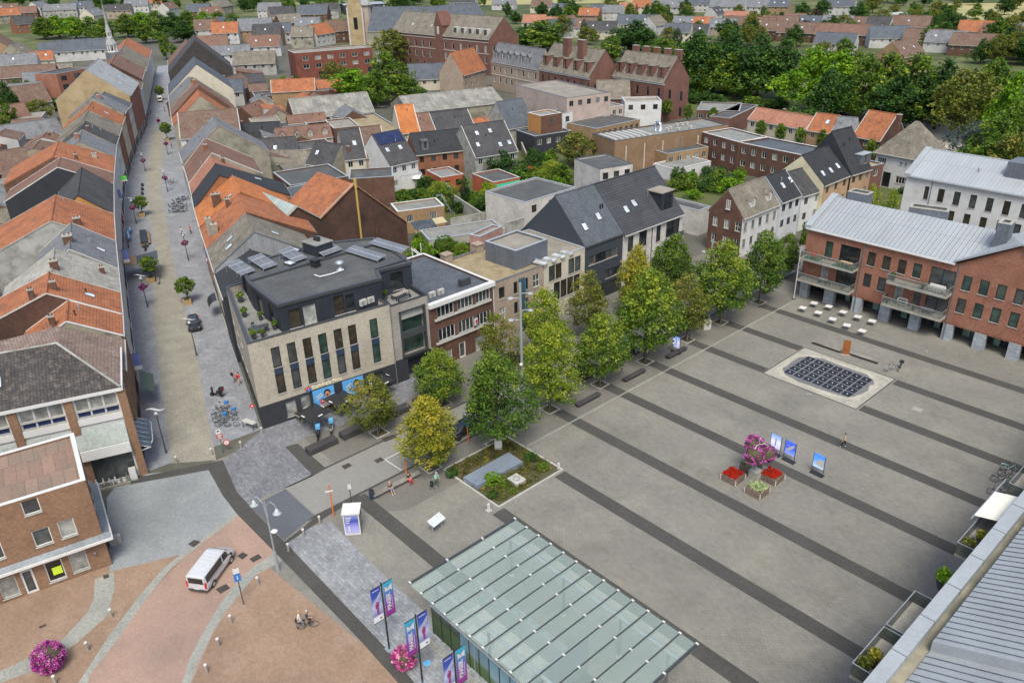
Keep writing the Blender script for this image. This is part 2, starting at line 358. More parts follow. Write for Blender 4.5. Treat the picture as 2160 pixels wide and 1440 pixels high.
def house(label,o,rz,w,d,h,roof='gx',rise=3.0,wall=None,roofm=None,wins=None,chims=(),over=.2,cat='house',name='house',group=None,skyl=(),sideoff=0.0,verge=None,gutter=True,ry=None,hb=None,parapet=.35,capm=None,simple=False,sidewall=None,z0=0.0):
 """local x along the front, y inwards, z up. skyl: (u, t[, side]) t=fraction up the slope"""
 wall=wall or B_BROWN;roofm=roofm or T_BR;wins=wins or{}
 root=thing(name,label,cat,(o[0],o[1],z0),rz,group)
 ry=d/2 if ry is None else ry;hb=h if hb is None else hb
 g=.012
 SD=sides(w,d);mb=MB();sw=1 if sidewall else 0
 def topz(y):return h+rise*min(1,y/ry) if y<=ry else hb+(h+rise-hb)*(d-y)/(d-ry)
 for k in 'frbl':
  L,T=SD[k];hh=h
  if k=='b' and roof in('gx','shed'):hh=hb if roof=='gx' else h+rise
  if roof=='flat':hh=h+parapet
  base=min(h,hb) if roof=='gx' and k in 'rl' else hh
  hs=[q for q in wins.get(k,[]) if q[3]<=base+.01];hi=[q for q in wins.get(k,[]) if q[3]>base+.01]
  panel(mb,T,L,0,base,hs,sw if k in 'rl' else 0);add_windows(root,T,hs)
  if roof=='gx' and k in 'rl':
   pts=[T(0,base,0),T(L,base,0)];ys=[(L,hb if k=='r' else h),(ry if k=='r' else d-ry,h+rise),(0,h if k=='r' else hb)]
   for yy,zz in ys:
    if zz>base+.01:pts.append(T(yy,zz,0))
   mb.add(pts,sw)
   for q in hi:window(root,(lambda T:lambda u,z,t:T(u,z,t-.15))(T),q)
  if roof=='gy' and k in 'fb':
   mb.add([T(0,h,0),T(L,h,0),T(L/2,h+rise,0)],0)
   for q in hi:window(root,(lambda T:lambda u,z,t:T(u,z,t-.15))(T),q)
  if roof=='shed' and k in 'rl':
   mb.add([T(0,h,0),T(L,h,0),T(L if k=='r' else 0,h+rise,0)],sw)
 if roof=='flat':
  t=.28
  for a,b,c,e in((0,w,0,t),(0,w,d-t,d),(0,t,t,d-t),(w-t,w,t,d-t)):mb.box(a+g,b-g,c+g,e-g,h-.02,h+parapet-g,sw)
 mb.build('wall',[wall,sidewall or wall],root)
 r=MB();ov=over;th=.16
 if roof=='gx':
  s1=rise/ry;s2=(h+rise-hb)/(d-ry)
  r.slab([(-sideoff,-ov,h-ov*s1+th),(w+sideoff,-ov,h-ov*s1+th),(w+sideoff,ry,h+rise+th),(-sideoff,ry,h+rise+th)],th-.02)
  r.slab([(-sideoff,ry,h+rise+th),(w+sideoff,ry,h+rise+th),(w+sideoff,d+ov,hb-ov*s2+th),(-sideoff,d+ov,hb-ov*s2+th)],th-.02)
  ro=r.build('roof',roofm,root)
  cap=MB();cap.rod((-sideoff,ry,h+rise+th+.0),(w+sideoff,ry,h+rise+th+.0),.13,n=8);cap.build('ridge',roofm,ro)
  sl1=Vector((0,ry,rise)).normalized();n1=Vector((0,-rise,ry)).normalized()
  sl2=Vector((0,-(d-ry),h+rise-hb)).normalized();n2=Vector((0,h+rise-hb,d-ry)).normalized()
  for q in skyl:
   if len(q)<3 or q[2]=='f':skylight(ro,Vector((q[0],ry*q[1],h+rise*q[1]+th)),(1,0,0),sl1,n1)
   else:skylight(ro,Vector((q[0],d-(d-ry)*q[1],hb+(h+rise-hb)*q[1]+th)),(-1,0,0),sl2,n2)
  if verge:
   for xx in(-sideoff,w+sideoff):
    vb=MB()
    for(ya,za),(yb,zb) in(((-ov,h-ov*s1+th),(ry,h+rise+th)),((ry,h+rise+th),(d+ov,hb-ov*s2+th))):
     vb.slab([(xx-.08,ya,za+.05),(xx+.08,ya,za+.05),(xx+.08,yb,zb+.05),(xx-.08,yb,zb+.05)],.16)
    vb.build('verge',verge,ro)
  if gutter:
   gb=MB();gb.box(0,w,-ov-.14,-ov,h-ov*s1-.1,h-ov*s1+.06);gb.build('gutter',OFFW if gutter is True else gutter,root)
   gb=MB();gb.box(0,w,d+ov,d+ov+.14,hb-ov*s2-.1,hb-ov*s2+.06);gb.build('gutter',GREYM,root)
  for _ in range(rnd.choice((0,1,1,2)) if o[1]<230 else 0):
   vx,vt=rnd.uniform(.8,w-.8) if w>2 else w/2,rnd.uniform(.45,.85);vp=MB();zz=h+rise*vt;vp.rod((vx,ry*vt,zz),(vx,ry*vt,zz+.75),.08,n=7);vp.rod((vx,ry*vt,zz+.68),(vx,ry*vt,zz+.8),.14,n=7);vp.build('vent_pipe',rnd.choice((BLACKM,GREYM,STEEL)),ro)
  if o[1]<230 and rnd.random()<.35:
   ax=rnd.uniform(.5,max(.6,w-.5));ae=MB();z9=h+rise+th;ae.rod((ax,ry,z9),(ax,ry,z9+1.7),.025,n=4);[ae.rod((ax-.5+.1*k_,ry,z9+1.35+.1*k_),(ax+.5-.1*k_,ry,z9+1.35+.1*k_),.015,n=4) for k_ in range(3)];ae.build('aerial',GREYM,ro)
 elif roof=='gy':
  s1=rise/(w/2)
  for sx in(0,1):
   e=(-ov if sx==0 else w+ov);r.slab([(e,-ov*.6,h-ov*s1+th),(e,d+ov*.6,h-ov*s1+th),(w/2,d+ov*.6,h+rise+th),(w/2,-ov*.6,h+rise+th)],th-.02)
  ro=r.build('roof',roofm,root);cap=MB();cap.rod((w/2,-ov*.6,h+rise+th),(w/2,d+ov*.6,h+rise+th),.13,n=8);cap.build('ridge',roofm,ro)
  for q in skyl:
   sg=-1 if(len(q)<3 or q[2]=='l') else 1
   skylight(ro,Vector((w/2+sg*(w/2)*(1-q[1]),q[0],h+rise*q[1]+th)),(0,-sg,0),Vector((-sg*w/2,0,rise)).normalized(),Vector((sg*rise,0,w/2)).normalized())
  if verge:
   for yy in(-ov*.6,d+ov*.6):
    vb=MB()
    for e in(-ov,w+ov):vb.slab([(e,yy-.1,h-ov*s1+th+.06),(e,yy+.1,h-ov*s1+th+.06),(w/2,yy+.1,h+rise+th+.06),(w/2,yy-.1,h+rise+th+.06)],.2)
    vb.build('verge',verge,ro)
 elif roof=='hip':
  i=min(w,d)/2
  if w>=d:A,Bp=(i,d/2,h+rise),(w-i,d/2,h+rise)
  else:A,Bp=(w/2,i,h+rise),(w/2,d-i,h+rise)
  e=[(-ov,-ov,h),(w+ov,-ov,h),(w+ov,d+ov,h),(-ov,d+ov,h)]
  if w>=d:fs=[(e[0],e[1],Bp,A),(e[1],e[2],Bp),(e[2],e[3],A,Bp),(e[3],e[0],A)]
  else:fs=[(e[0],e[1],A),(e[1],e[2],Bp,A),(e[2],e[3],Bp),(e[3],e[0],A,Bp)]
  for f in fs:r.slab([(p[0],p[1],p[2]+.14) for p in f],.12)
  ro=r.build('roof',roofm,root)
  gb=MB();gb.box(-ov,w+ov,-ov-.12,-ov,h-.08,h+.1);gb.box(w+ov,w+ov+.12,-ov,d+ov,h-.08,h+.1);gb.box(-ov-.12,-ov,-ov,d+ov,h-.08,h+.1);gb.build('gutter',OFFW,root)
 elif roof=='shed':
  r.slab([(0,-ov,h+th),(w,-ov,h+th),(w,d+ov,h+rise+th),(0,d+ov,h+rise+th)],th-.02);ro=r.build('roof',roofm,root)
 else:
  r.box(.27,w-.27,.27,d-.27,h-.12,h+.02);ro=r.build('roof',roofm,root)
  cp=MB();t=.34;pz=h+parapet
  for a,b,c,e in((-.04,w+.04,-.04,t),(-.04,w+.04,d-t,d+.04),(-.04,t,t,d-t),(w-t,w+.04,t,d-t)):cp.box(a,b,c,e,pz,pz+.06)
  cp.build('coping',capm or ZINCP,root)
 for c in chims:
  x,y,hh=c[:3];zb=h
  if roof=='gx':zb=topz(y)
  elif roof=='gy':zb=h+rise*(1-abs(x-w/2)/(w/2))
  chimney(ro,x,y,zb-.3,zb+hh,s=c[3] if len(c)>3 else.6,m=c[5] if len(c)>5 else None,s2=c[4] if len(c)>4 else None)
 return root
def hpx(label,e1,e2,r,he,slope,wall=None,roofm=None,wins=None,nw=None,ratio=1.0,hb=None,**k):
 """gable house surveyed from its front eave ends e1 -> e2 (left to right) at height he and one ridge point r"""
 A,Bp=at(*e1,he),at(*e2,he);u=(Bp-A);w=u.length;u=u/w;n=Vector((-u.y,u.x,0));tn=math.tan(math.radians(slope))
 lo,hi=he+.3,he+16
 f=lambda z:(z-he)-tn*((at(*r,z)-A).dot(n))
 for _ in range(40):
  m=(lo+hi)/2
  if f(m)<0:lo=m
  else:hi=m
 z=lo;half=max(1.0,(at(*r,z)-A).dot(n));d=half*(1+ratio)
 if wins is None and nw:
  fl,n_,st=nw;wins={'f':rows(w,fl,n_,min(1.1,w/n_*.5),1.35,he-1.9-(fl-1)*2.9,2.9,st,simple=True)}
 return house(label,(A.x,A.y),math.atan2(u.y,u.x),w,d,he,'gx',z-he,wall,roofm,wins,ry=half,hb=hb,**k),w,d,z
def fpx(label,e1,e2,b,h,wall=None,roofm=None,wins=None,depth=None,**k):
 """flat-roofed block from front top corners e1, e2 and a back top point b, all at height h (parapet top)"""
 A,Bp=at(*e1,h),at(*e2,h);u=(Bp-A);w=u.length;u/=w;n=Vector((-u.y,u.x,0))
 d=depth or max(2.0,(at(*b,h)-A).dot(n))
 pp=k.pop('parapet',.3)
 if isinstance(wins,tuple):fl,n_,st=wins;wins={'f':rows(w,fl,n_,min(1.3,w/n_*.55),1.4,h-pp-2.0-(fl-1)*2.9,2.9,st,simple=True)}
 return house(label,(A.x,A.y),math.atan2(u.y,u.x),w,d,h-pp,'flat',0,wall,roofm or FELT,wins,parapet=pp,**k),w,d
# ---------------- foliage
def leafmat(name,c1,c2,c3=None):
 if name in MATS:return MATS[name]
 m=bpy.data.materials.new(name);m.use_nodes=True;nt=m.node_tree;N=nt.nodes;L=nt.links
 for n in list(N):N.remove(n)
 out=N.new('ShaderNodeOutputMaterial');d=N.new('ShaderNodeBsdfPrincipled');t=N.new('ShaderNodeBsdfTranslucent');mx=N.new('ShaderNodeMixShader');mx.inputs[0].default_value=.3
 d.inputs['Roughness'].default_value=.6;d.inputs['Specular IOR Level'].default_value=.25
 at_=N.new('ShaderNodeAttribute');at_.attribute_name='tint'
 cr=N.new('ShaderNodeValToRGB');e=cr.color_ramp.elements
 e[0].position=0;e[0].color=tuple(c1)+(1,);e[1].position=1;e[1].color=tuple(c3 or c2)+(1,)
 x=e.new(.55);x.color=tuple(c2)+(1,)
 L.new(at_.outputs['Fac'],cr.inputs[0]);L.new(cr.outputs[0],d.inputs['Base Color']);L.new(cr.outputs[0],t.inputs['Color'])
 L.new(d.outputs[0],mx.inputs[1]);L.new(t.outputs[0],mx.inputs[2]);L.new(mx.outputs[0],out.inputs[0]);MATS[name]=m
 return m
BARK=mat('bark',(.12,.095,.07),fine=8,var=.3)
def leaves(name,m,centres,per,ls,spread,seed,up=.35,bias=None,jit=.13):
 """leaf quads scattered round clump centres (x,y,z,r); every leaf and clump has its own tint"""
 R=random.Random(seed);V=[];Fc=[];tint=[]
 for(cx,cy,cz,cr) in centres:
  ct=R.gauss(.45,.2)
  if bias:ct+=bias(cx,cy,cz)
  for _ in range(per):
   a=R.uniform(0,6.283);q=R.gauss(0,1);b=R.uniform(-1,1);s_=math.sqrt(1-b*b);rr=cr*spread*R.random()**.4
   p=Vector((cx+rr*s_*math.cos(a),cy+rr*s_*math.sin(a),cz+rr*b*.8))
   n=Vector((R.gauss(0,1)+s_*math.cos(a),R.gauss(0,1)+s_*math.sin(a),R.gauss(up,1)+.4)).normalized()
   t=n.cross(Vector((R.gauss(0,1),R.gauss(0,1),R.gauss(0,1)))).normalized();w=n.cross(t);l=ls*R.uniform(.6,1.3)
   k=len(V);V+=[tuple(p-t*l*.5),tuple(p+w*l*.32),tuple(p+t*l*.5),tuple(p-w*l*.32)];Fc.append((k,k+1,k+2,k+3));tt=min(1,max(0,ct+R.gauss(0,jit)));tint+=[tt]*4
 me=bpy.data.meshes.new(name);me.from_pydata(V,[],Fc);me.materials.append(m)
 at_=me.attributes.new('tint','FLOAT','POINT');at_.data.foreach_set('value',tint);me.update();return me
def crown_pts(n,H0,H1,R,shape,seed,lump=.18):
 """clump centres filling a crown between heights H0 and H1; shape(t) gives the radius fraction at height t"""
 Rr=random.Random(seed);out=[];lob=[(Rr.uniform(0,6.28),Rr.uniform(0,1),Rr.uniform(.5,1)) for _ in range(9)]
 while len(out)<n:
  t=Rr.random();rad=R*shape(t)
  if Rr.random()>rad/R:continue
  a=Rr.uniform(0,6.283);k=Rr.random()**.42
  l=1+lump*sum(w*math.cos(a-b)*math.exp(-((t-c)/.22)**2) for b,c,w in lob)
  r=rad*k*l;out.append((r*math.cos(a),r*math.sin(a),H0+(H1-H0)*t,R*.2*Rr.uniform(.7,1.3)))
 return out
egg=lambda t:max(.05,(math.sin(math.pi*min(1,max(0,t)**.68*.96+.035)))**.6*(1.06-.32*t))
conic=lambda t:max(.06,(math.sin(math.pi*min(1,t*.45+.12))*(1-t)**.62)*1.35)
ball_=lambda t:max(.05,math.sin(math.pi*(.06+.88*t)))**.7
def trunk_mesh(name,h,r,seed,H1,R,n=6,parent=None,bark=None):
 Rr=random.Random(seed);mb=MB();mb.tube([(0,0,-.1),(.02,.01,h*.5),(0,.03,h),(.05,0,H1*.75)],[r*1.25,r,r*.85,r*.25],8)
 for i in range(n):
  a=6.283*i/n+Rr.uniform(-.3,.3);z=h+(H1-h)*Rr.uniform(.0,.45);q=R*Rr.uniform(.55,.8)
  mb.tube([(0,0,z),(q*.5*math.cos(a),q*.5*math.sin(a),z+q*.35),(q*math.cos(a),q*math.sin(a),z+q*.8)],[r*.45,r*.3,r*.08],5)
 return mb
TREES={}
def tree_proto(key,H,R,h0,shape,m,n,per,ls,seed,r=.14,bias=None,spread=1.0,lump=.18):
 """unit meshes stored; used through put_tree"""
 cr=leaves('crown',m,crown_pts(n,h0,H,R,shape,seed,lump),per,ls,spread,seed+1,bias=bias)
 mb=trunk_mesh('trunk',h0+.3,r,seed,H*.85,R*.8);tm=bpy.data.meshes.new('trunk');tm.from_pydata(mb.v,[],mb.f);tm.materials.append(BARK)
 TREES[key]=(cr,tm,H,R)
def put_tree(key,p,H,R,label,group=None,cat='tree',name='tree',rz=None,z=0.0,shift=(0,0)):
 cr,tm,H0,R0=TREES[key]
 o=thing(name,label,cat,(p[0],p[1],z),rnd.uniform(0,6.28) if rz is None else rz,group)
 for nm,me in(('crown',cr),('trunk',tm)):
  c=bpy.data.objects.new(nm,me);COL.objects.link(c);c.parent=o
 o.scale=(R/R0,R/R0,H/H0);return o
# ---------------- ground
GRASS=mat('meadow',(.050,.072,.024),col2=(.10,.115,.04),ns=.012,fine=.08,var=.25,stain=(.20,.185,.09),stain_ns=.02,stain_amt=.7)
TOWNG=mat('town_ground',(.12,.115,.098),col2=(.07,.072,.055),ns=.05,fine=.4,stain=(.045,.065,.024),stain_ns=.06,stain_amt=.7)
PAV=mat('square_pavers',(.212,.205,.180),col2=(.172,.167,.147),ns=.11,fine=1.6,var=.06,pat=1,size=(.42,.21),mortar=.02,mcol=.72,tone=.07,stain=(.265,.252,.205),stain_ns=.16,stain_amt=.5,dirt=(.33,.82))
PAVD=mat('dark_pavers',(.070,.069,.063),col2=(.060,.059,.054),ns=.3,fine=2.5,var=.08,pat=1,size=(.3,.15),mortar=.012,mcol=.8,tone=.08)
PAVT=mat('treeline_pavers',(.175,.167,.146),col2=(.145,.139,.122),ns=.12,var=.06,pat=1,size=(.42,.21),mortar=.02,mcol=.75,tone=.07,stain=(.15,.145,.13),stain_ns=.3,stain_amt=.5)
ROADP=mat('road_surface',(.225,.222,.205),col2=(.19,.187,.172),ns=.08,var=.05,fine=2)
BLUES=mat('bluestone_paving',(.185,.19,.205),col2=(.135,.14,.155),ns=.3,fine=3.5,var=.13,pat=1,size=(.5,.25),mortar=.02,mcol=.7,tone=.16,stain=(.27,.28,.29),stain_ns=1.6,stain_amt=.5)
BLUEL=mat('bluestone_pale',(.25,.265,.275),col2=(.19,.20,.21),ns=.3,fine=3.5,var=.12,pat=1,size=(.6,.3),mortar=.02,mcol=.72,tone=.15,stain=(.36,.375,.38),stain_ns=1.4,stain_amt=.55)
STRT=mat('street_bluestone',(.24,.25,.27),col2=(.20,.21,.225),ns=.3,fine=2,var=.1,pat=1,size=(.6,.3),mortar=.02,mcol=.8,tone=.08,stain=(.32,.34,.36),stain_ns=.25,stain_amt=.6)
COBB=mat('yellow_cobbles',(.30,.285,.235),col2=(.245,.235,.195),ns=.35,fine=4,var=.08,pat=1,size=(.22,.16),mortar=.022,mcol=.68,tone=.14,stain=(.38,.36,.29),stain_ns=.4,stain_amt=.5)
ASPH=mat('dark_asphalt',(.105,.115,.13),col2=(.088,.096,.11),ns=.2,var=.06)
REDR=mat('red_road_brick',(.36,.245,.19),col2=(.255,.185,.15),ns=.13,fine=3,var=.05,pat=1,size=(.22,.11),mortar=.012,mcol=.85,tone=.07)
REDP_=mat('red_plaza_brick',(.29,.20,.14),col2=(.225,.155,.108),ns=.14,fine=2.5,var=.08,pat=1,size=(.22,.11),mortar=.014,mcol=.8,tone=.1,stain=(.34,.255,.19),stain_ns=.3,stain_amt=.6)
GREYC=mat('grey_cobbles',(.27,.29,.29),col2=(.20,.215,.22),ns=.12,fine=3,var=.06,pat=1,size=(.25,.25),mortar=.02,mcol=.78,tone=.08)
BAND=mat('pale_band',(.30,.305,.27),col2=(.235,.245,.22),ns=.3,fine=4,var=.1,pat=1,size=(.15,.15),mortar=.012,mcol=.8)
IRON=mat('manhole_iron',(.085,.075,.068),fine=20,var=.2,pat=1,size=(.12,.12),mortar=.02,mcol=.6)
LINE=paint('road_marking',(.55,.55,.53),rough=.8)
EARTH=mat('soil',(.09,.075,.045),col2=(.06,.07,.025),fine=6,var=.3)
sheet('ground',[(-5000,-3000),(3000,-3000),(3000,7000),(-5000,7000)],0.0,GRASS)
sheet('town_ground',[(-520,-20),(-60,-60),(30,-60),(30,130),(-40,190),(-180,215),(-560,270)],.004,TOWNG)
sheet('square',[(-76,20),(-76,112),(-10,112),(-10,10),(-42,6)],.010,PAV)
sheet('tree_walk',[(-59.8,27.0),(-54.4,34),(-54.4,107),(-59.8,107)],.0135,PAVT)
sheet('far_pavement',[(-76,33),(-66.2,33),(-66.2,130),(-76,130)],.0135,PAVT)
sheet('road',[(-66.2,27),(-60,27),(-60,150),(-66.2,150)],.0165,ROADP)
def lane(x0,x1,y0,y1,z,m,name):return sheet(name,[(x0,y0),(x1,y0),(x1,y1),(x0,y1)],z,m)
lane(-66.45,-66.15,30,150,.0195,PAVD,'gutter_strip');lane(-60.1,-59.75,26,150,.0195,PAVD,'gutter_strip')
for k in range(-2,7):
 yc=57.55+8.63*(k-1);w=.76
 if k==4:
  lane(-54.1,-45.3,yc-w,yc+w,.018,PAVD,'dark_stripe');lane(-32.6,-11,yc-w,yc+w,.018,PAVD,'dark_stripe')
 elif k==5:
  lane(-54.1,-45.3,yc-w,yc+w,.018,PAVD,'dark_stripe');lane(-32.6,-11,yc-w,yc+w,.018,PAVD,'dark_stripe')
 elif k==-2:lane(-59.6,-11,yc-w,yc+w,.018,PAVD,'dark_stripe')
 elif k==-1:lane(-48.0,-11,yc-w,yc+w,.018,PAVD,'dark_stripe')
 else:lane(-54.1 if k>0 else-48.1,-11,yc-w,yc+w,.018,PAVD,'dark_stripe')
 if k>0:lane(-56.9,-54.3,yc-w,yc+w,.018,PAVD,'dark_stripe')
lane(-54.3,-54.1,50,106,.0165,BAND,'paving_joint')
sheet_px('grey_cobble_court',[(255,1010),(300,1000),(440,985),(505,1082),(412,1142),(385,1168),(232,1205),(225,1050)],.014,GREYC)
sheet('brick_court',[(-67.5,12),(-71,-14),(-45,-25),(-22,-10),(-28,8),(-38,22),(-58.6,20)],.012,REDP_)
sheet_px('red_road',[(500,1083),(395,1168),(330,1237),(262,1310),(165,1445),(150,1470),(398,1470),(404,1440),(450,1335),(510,1240),(585,1172),(545,1120),(520,1095)],.0165,REDR)
sheet_px('kerb_band',[(497,1080),(425,1135),(342,1200),(295,1255),(232,1337),(165,1440),(150,1465),(170,1465),(185,1440),(190,1422),(250,1345),(310,1260),(362,1197),(430,1142),(503,1088)],.0195,BAND)
sheet_px('kerb_band',[(583,1165),(540,1190),(495,1232),(460,1280),(425,1340),(397,1395),(384,1440),(380,1470),(398,1470),(402,1440),(412,1410),(447,1337),(475,1290),(540,1212),(597,1182)],.0195,BAND)
sheet_px('pale_path',[(200,1222),(240,1204),(242,1240),(225,1300),(160,1357),(75,1412),(0,1440),(-60,1470),(-60,1430),(0,1415),(125,1355),(185,1290),(198,1262)],.0165,BAND)
LB=[(-79.2,17.5),(-100.8,24.4),(-127.3,32.4),(-150.3,39.6),(-167.6,45.4),(-196.8,55.6),(-224.1,66.8),(-246.3,76.6),(-269.2,87.2),(-302.8,100.7),(-351.7,120.3),(-410,143.5)]
RB=[(-78.3,30.4),(-101.2,37.5),(-132,47.5),(-150,54),(-173.6,61.9),(-194.5,68.8),(-219.5,77.9),(-244,86.7),(-282,101),(-321,116.4),(-372,136),(-410,151.5)]
sheet('shopping_street',[(p[0],p[1]) for p in LB]+[(p[0],p[1]) for p in RB[::-1]],.012,STRT)
sheet_px('cobbled_lane',[(362,977),(355,927),(335,770),(322,650),(326,600),(328,530),(317,470),(309,435),(308,369),(317,313),(322,275),(345,275),(342,341),(341,408),(346,442),(362,532),(386,646),(412,720),(424,805),(445,910),(456,970)],.0165,COBB)
sheet_px('bluestone_corner',[(452,985),(500,1037),(527,1069),(553,1049),(613,1025),(661,1003),(601,942),(640,925),(850,850),(915,795),(905,760),(560,900),(470,975)],.0165,BLUES)
sheet_px('curved_dark_band',[(275,1002),(308,1003),(470,970),(500,1037),(529,1070),(600,1142),(815,1367),(875,1440),(900,1470),(868,1470),(840,1440),(760,1350),(597,1182),(500,1084),(470,1045),(440,991),(272,1022)],.0205,PAVD)
sheet_px('bluestone_strip',[(602,1142),(640,1118),(695,1098),(802,1205),(872,1270),(935,1325),(1100,1470),(900,1470),(875,1440),(815,1367)],.0165,BLUEL)
sheet_px('asphalt_crossing',[(529,1069),(602,1031),(662,1087),(599,1139)],.0205,ASPH)
sheet_px('dark_band',[(601,942),(628,935),(688,988),(661,1003)],.0205,PAVD)
sheet_px('dark_band',[(600,1142),(640,1112),(664,1090),(700,1070),(755,1042),(762,1047),(700,1082),(646,1118),(604,1147)],.0235,PAVD)
for q in([(720,983),(735,976),(743,982),(727,990)],[(788,971),(803,964),(811,970),(796,977)],[(396,1147),(410,1138),(424,1142),(409,1154)],[(455,1242),(477,1231),(486,1240),(465,1252)],[(526,1178),(545,1168),(553,1176),(534,1186)],[(500,1172),(512,1164),(524,1170),(511,1180)],[(804,925),(833,915),(838,922),(812,932)],[(217,1213),(229,1210),(231,1217),(219,1221)],[(82,1321),(97,1315),(98,1320),(84,1325)],[(1132,881),(1140,879),(1143,882),(1135,885)]):
 sheet_px('manhole_cover',q,.0245,IRON)
def strip_px(name,a,b,w,z,m):
 A,B_=at(*a),at(*b);d=(B_-A).normalized();n=Vector((-d.y,d.x,0))*w/2
 return sheet(name,[A+n,B_+n,B_-n,A-n],z,m)
strip_px('parking_line',(812,969),(875,937),.12,.0245,LINE);strip_px('parking_line',(812,969),(846,991),.12,.0245,LINE);strip_px('parking_line',(962,900),(985,888),.12,.0245,LINE)
for a,b,w in(((1925,860),(1945,866),.9),((1700,830),(1712,832),.3),((1953,740),(1957,742),.3),((2048,752),(2052,753),.3)):strip_px('pale_spot',a,b,w,.0265,BAND)
sheet_px('car_park',[(1745,262),(1765,238),(2010,262),(2060,330),(1960,330),(1890,268),(1800,262)],.02,mat('car_park_gravel',(.42,.39,.34)))
sheet_px('lawn',[(1640,255),(1660,212),(1745,222),(1735,255)],.02,mat('dry_lawn',(.22,.20,.07),col2=(.14,.15,.05)))
DRY=mat('dry_field',(.36,.32,.15),col2=(.28,.27,.12),ns=.02,stain=(.15,.18,.06),stain_ns=.015,stain_amt=.5);GRN=mat('green_field',(.14,.19,.055),col2=(.2,.2,.08),ns=.02)
sheet_px('field',[(1640,52),(1960,40),(2200,62),(2200,84),(1960,70),(1870,98),(1700,78)],.02,GRN);sheet_px('field',[(1990,8),(2220,6),(2220,48),(2010,34)],.02,DRY);sheet_px('field',[(1680,48),(2000,30),(2200,42),(2200,60),(1950,52),(1860,62),(1720,60)],.03,DRY)
sheet_px('field',[(1000,2),(1700,-12),(1700,-2),(1000,12)],.02,DRY);sheet_px('field',[(540,6),(820,2),(820,14),(560,22)],.02,GRN)
for nm,q in(('garden_ground',[(870,500),(1010,470),(1010,560),(905,600)]),('garden_ground',[(840,400),(930,350),(1080,420),(1080,470),(960,470),(850,440)]),('garden_ground',[(1000,330),(1200,300),(1220,400),(1100,420),(1000,360)]),('garden_ground',[(1410,380),(1560,360),(1590,400),(1480,440),(1420,420)]),('garden_ground',[(690,140),(860,90),(890,190),(760,205)]),('garden_ground',[(1440,180),(1640,190),(1600,230),(1450,240)]),('garden_ground',[(1820,400),(1960,385),(1950,430),(1830,440)])):
 sheet_px(nm,q,.018,mat('garden_green',(.07,.10,.025),col2=(.10,.10,.045),ns=.3))
# ---------------- buildings round the square
def run(mb,p0,p1,z0,z1,holes=(),mi=0,root=None,reveal=.2):
 p0,p1=Vector((p0[0],p0[1],0)),Vector((p1[0],p1[1],0));u=(p1-p0);L=u.length;u/=L;n=Vector((-u.y,u.x,0))
 T=lambda a,z,t:tuple(p0+u*a+n*t+Vector((0,0,z)))
 panel(mb,T,L,z0,z1,holes,mi,reveal)
 if root:
  for h in holes:window(root,T,h)
 return T,L
def off(poly,d):
 """inset a counter-clockwise polygon by d"""
 k=len(poly);out=[]
 for i in range(k):
  a,b,c=Vector(poly[i-1][:2]),Vector(poly[i][:2]),Vector(poly[(i+1)%k][:2])
  u1=(b-a).normalized();u2=(c-b).normalized();n1=Vector((-u1.y,u1.x));n2=Vector((-u2.y,u2.x))
  m=(n1+n2);m/=max(.3,m.dot(n1));out.append((b.x+m.x*d,b.y+m.y*d))
 return out
def ringwall(mb,poly,t,z0,z1,mi=0):
 q=off(poly,t);k=len(poly)
 for i in range(k):
  j=(i+1)%k
  mb.slab([(poly[i][0],poly[i][1],z1),(poly[j][0],poly[j][1],z1),(q[j][0],q[j][1],z1),(q[i][0],q[i][1],z1)],z1-z0,mi)
def acunit(p,rz,lab,n=1):
 t=thing('air_conditioner',lab,'air conditioner',p,rz,'air conditioning units on the roofs');m=MB();m.box(-.45,.45,-.18,.18,.08,.8);m.box(-.4,-.3,-.2,.2,0,.08,1);m.box(.3,.4,-.2,.2,0,.08,1);m.build('casing',[OFFW,GREYM],t,bevel=.02)
 m=MB();m.tube([(-.12+.26*math.cos(a),-.19,.44+.26*math.sin(a)) for a in[i*math.pi/8 for i in range(16)]],.015,5,closed=True);[m.rod((-.12,-.2,.44),(-.12+.25*math.cos(a),-.2,.44+.25*math.sin(a)),.03,n=4) for a in(0,1.05,2.1,3.14,4.2,5.2)];m.build('fan',GREYM,t);return t
# --- corner building with the penthouse
A0,A1,A2,A3,A4=(-78.1,30.6),(-75.9,47.9),(-90.5,55.4),(-95.5,49.0),(-95.5,36.1)
cb=thing('corner_building','sand coloured corner block with black penthouse and dark shop base on the square','building',(0,0,0))
mb=MB();ux=17.44/17.8
wins7=[2.44,4.35,6.28,8.2,10.16,12.03,14.88]
holes=[]
for i,s in enumerate(wins7):
 s*=ux;holes+=[(s,s+1.02,7.25,9.75,'green'),(s,s+1.02,3.85,6.35,'green')]
base_h=[(3.0,4.25,.5,2.45,'blank'),(4.85,5.95,.6,2.6,'blank'),(14.2,15.9,.0,2.6,'ddoor')]
run(mb,A0,A1,2.95,11.0,holes,0,cb)
T_D,_=run(mb,A0,A1,0,2.95,base_h,1,cb)
sidew=[(q,q+1.3,z,z+2.2,'black') for q in(2.5,6.0,9.5) for z in(4.0,7.3)]
run(mb,A4,A0,2.95,11.0,sidew,0,cb);run(mb,A4,A0,0,2.95,[(2,5,.3,2.6,'shop'),(6.5,8.0,0,2.5,'ddoor'),(9.5,15,.3,2.6,'shop')],1,cb)
run(mb,(-75.9,47.9),(-90.5,48.2),0,11.0,[],0);run(mb,(-90.5,48.2),(-95.5,49),0,11,[],2);run(mb,A3,A4,0,10.5,[],2)
for s in wins7:
 s*=ux;mb.slab([T_D(s,7.25,-.05),T_D(s+1.02,7.25,-.05),T_D(s+1.02,7.25,.05),T_D(s,7.25,.05)],.9,3)
for s in(7.05,9.55):pass
poly=[A0,A1,(-90.5,48.1),A3,A4]
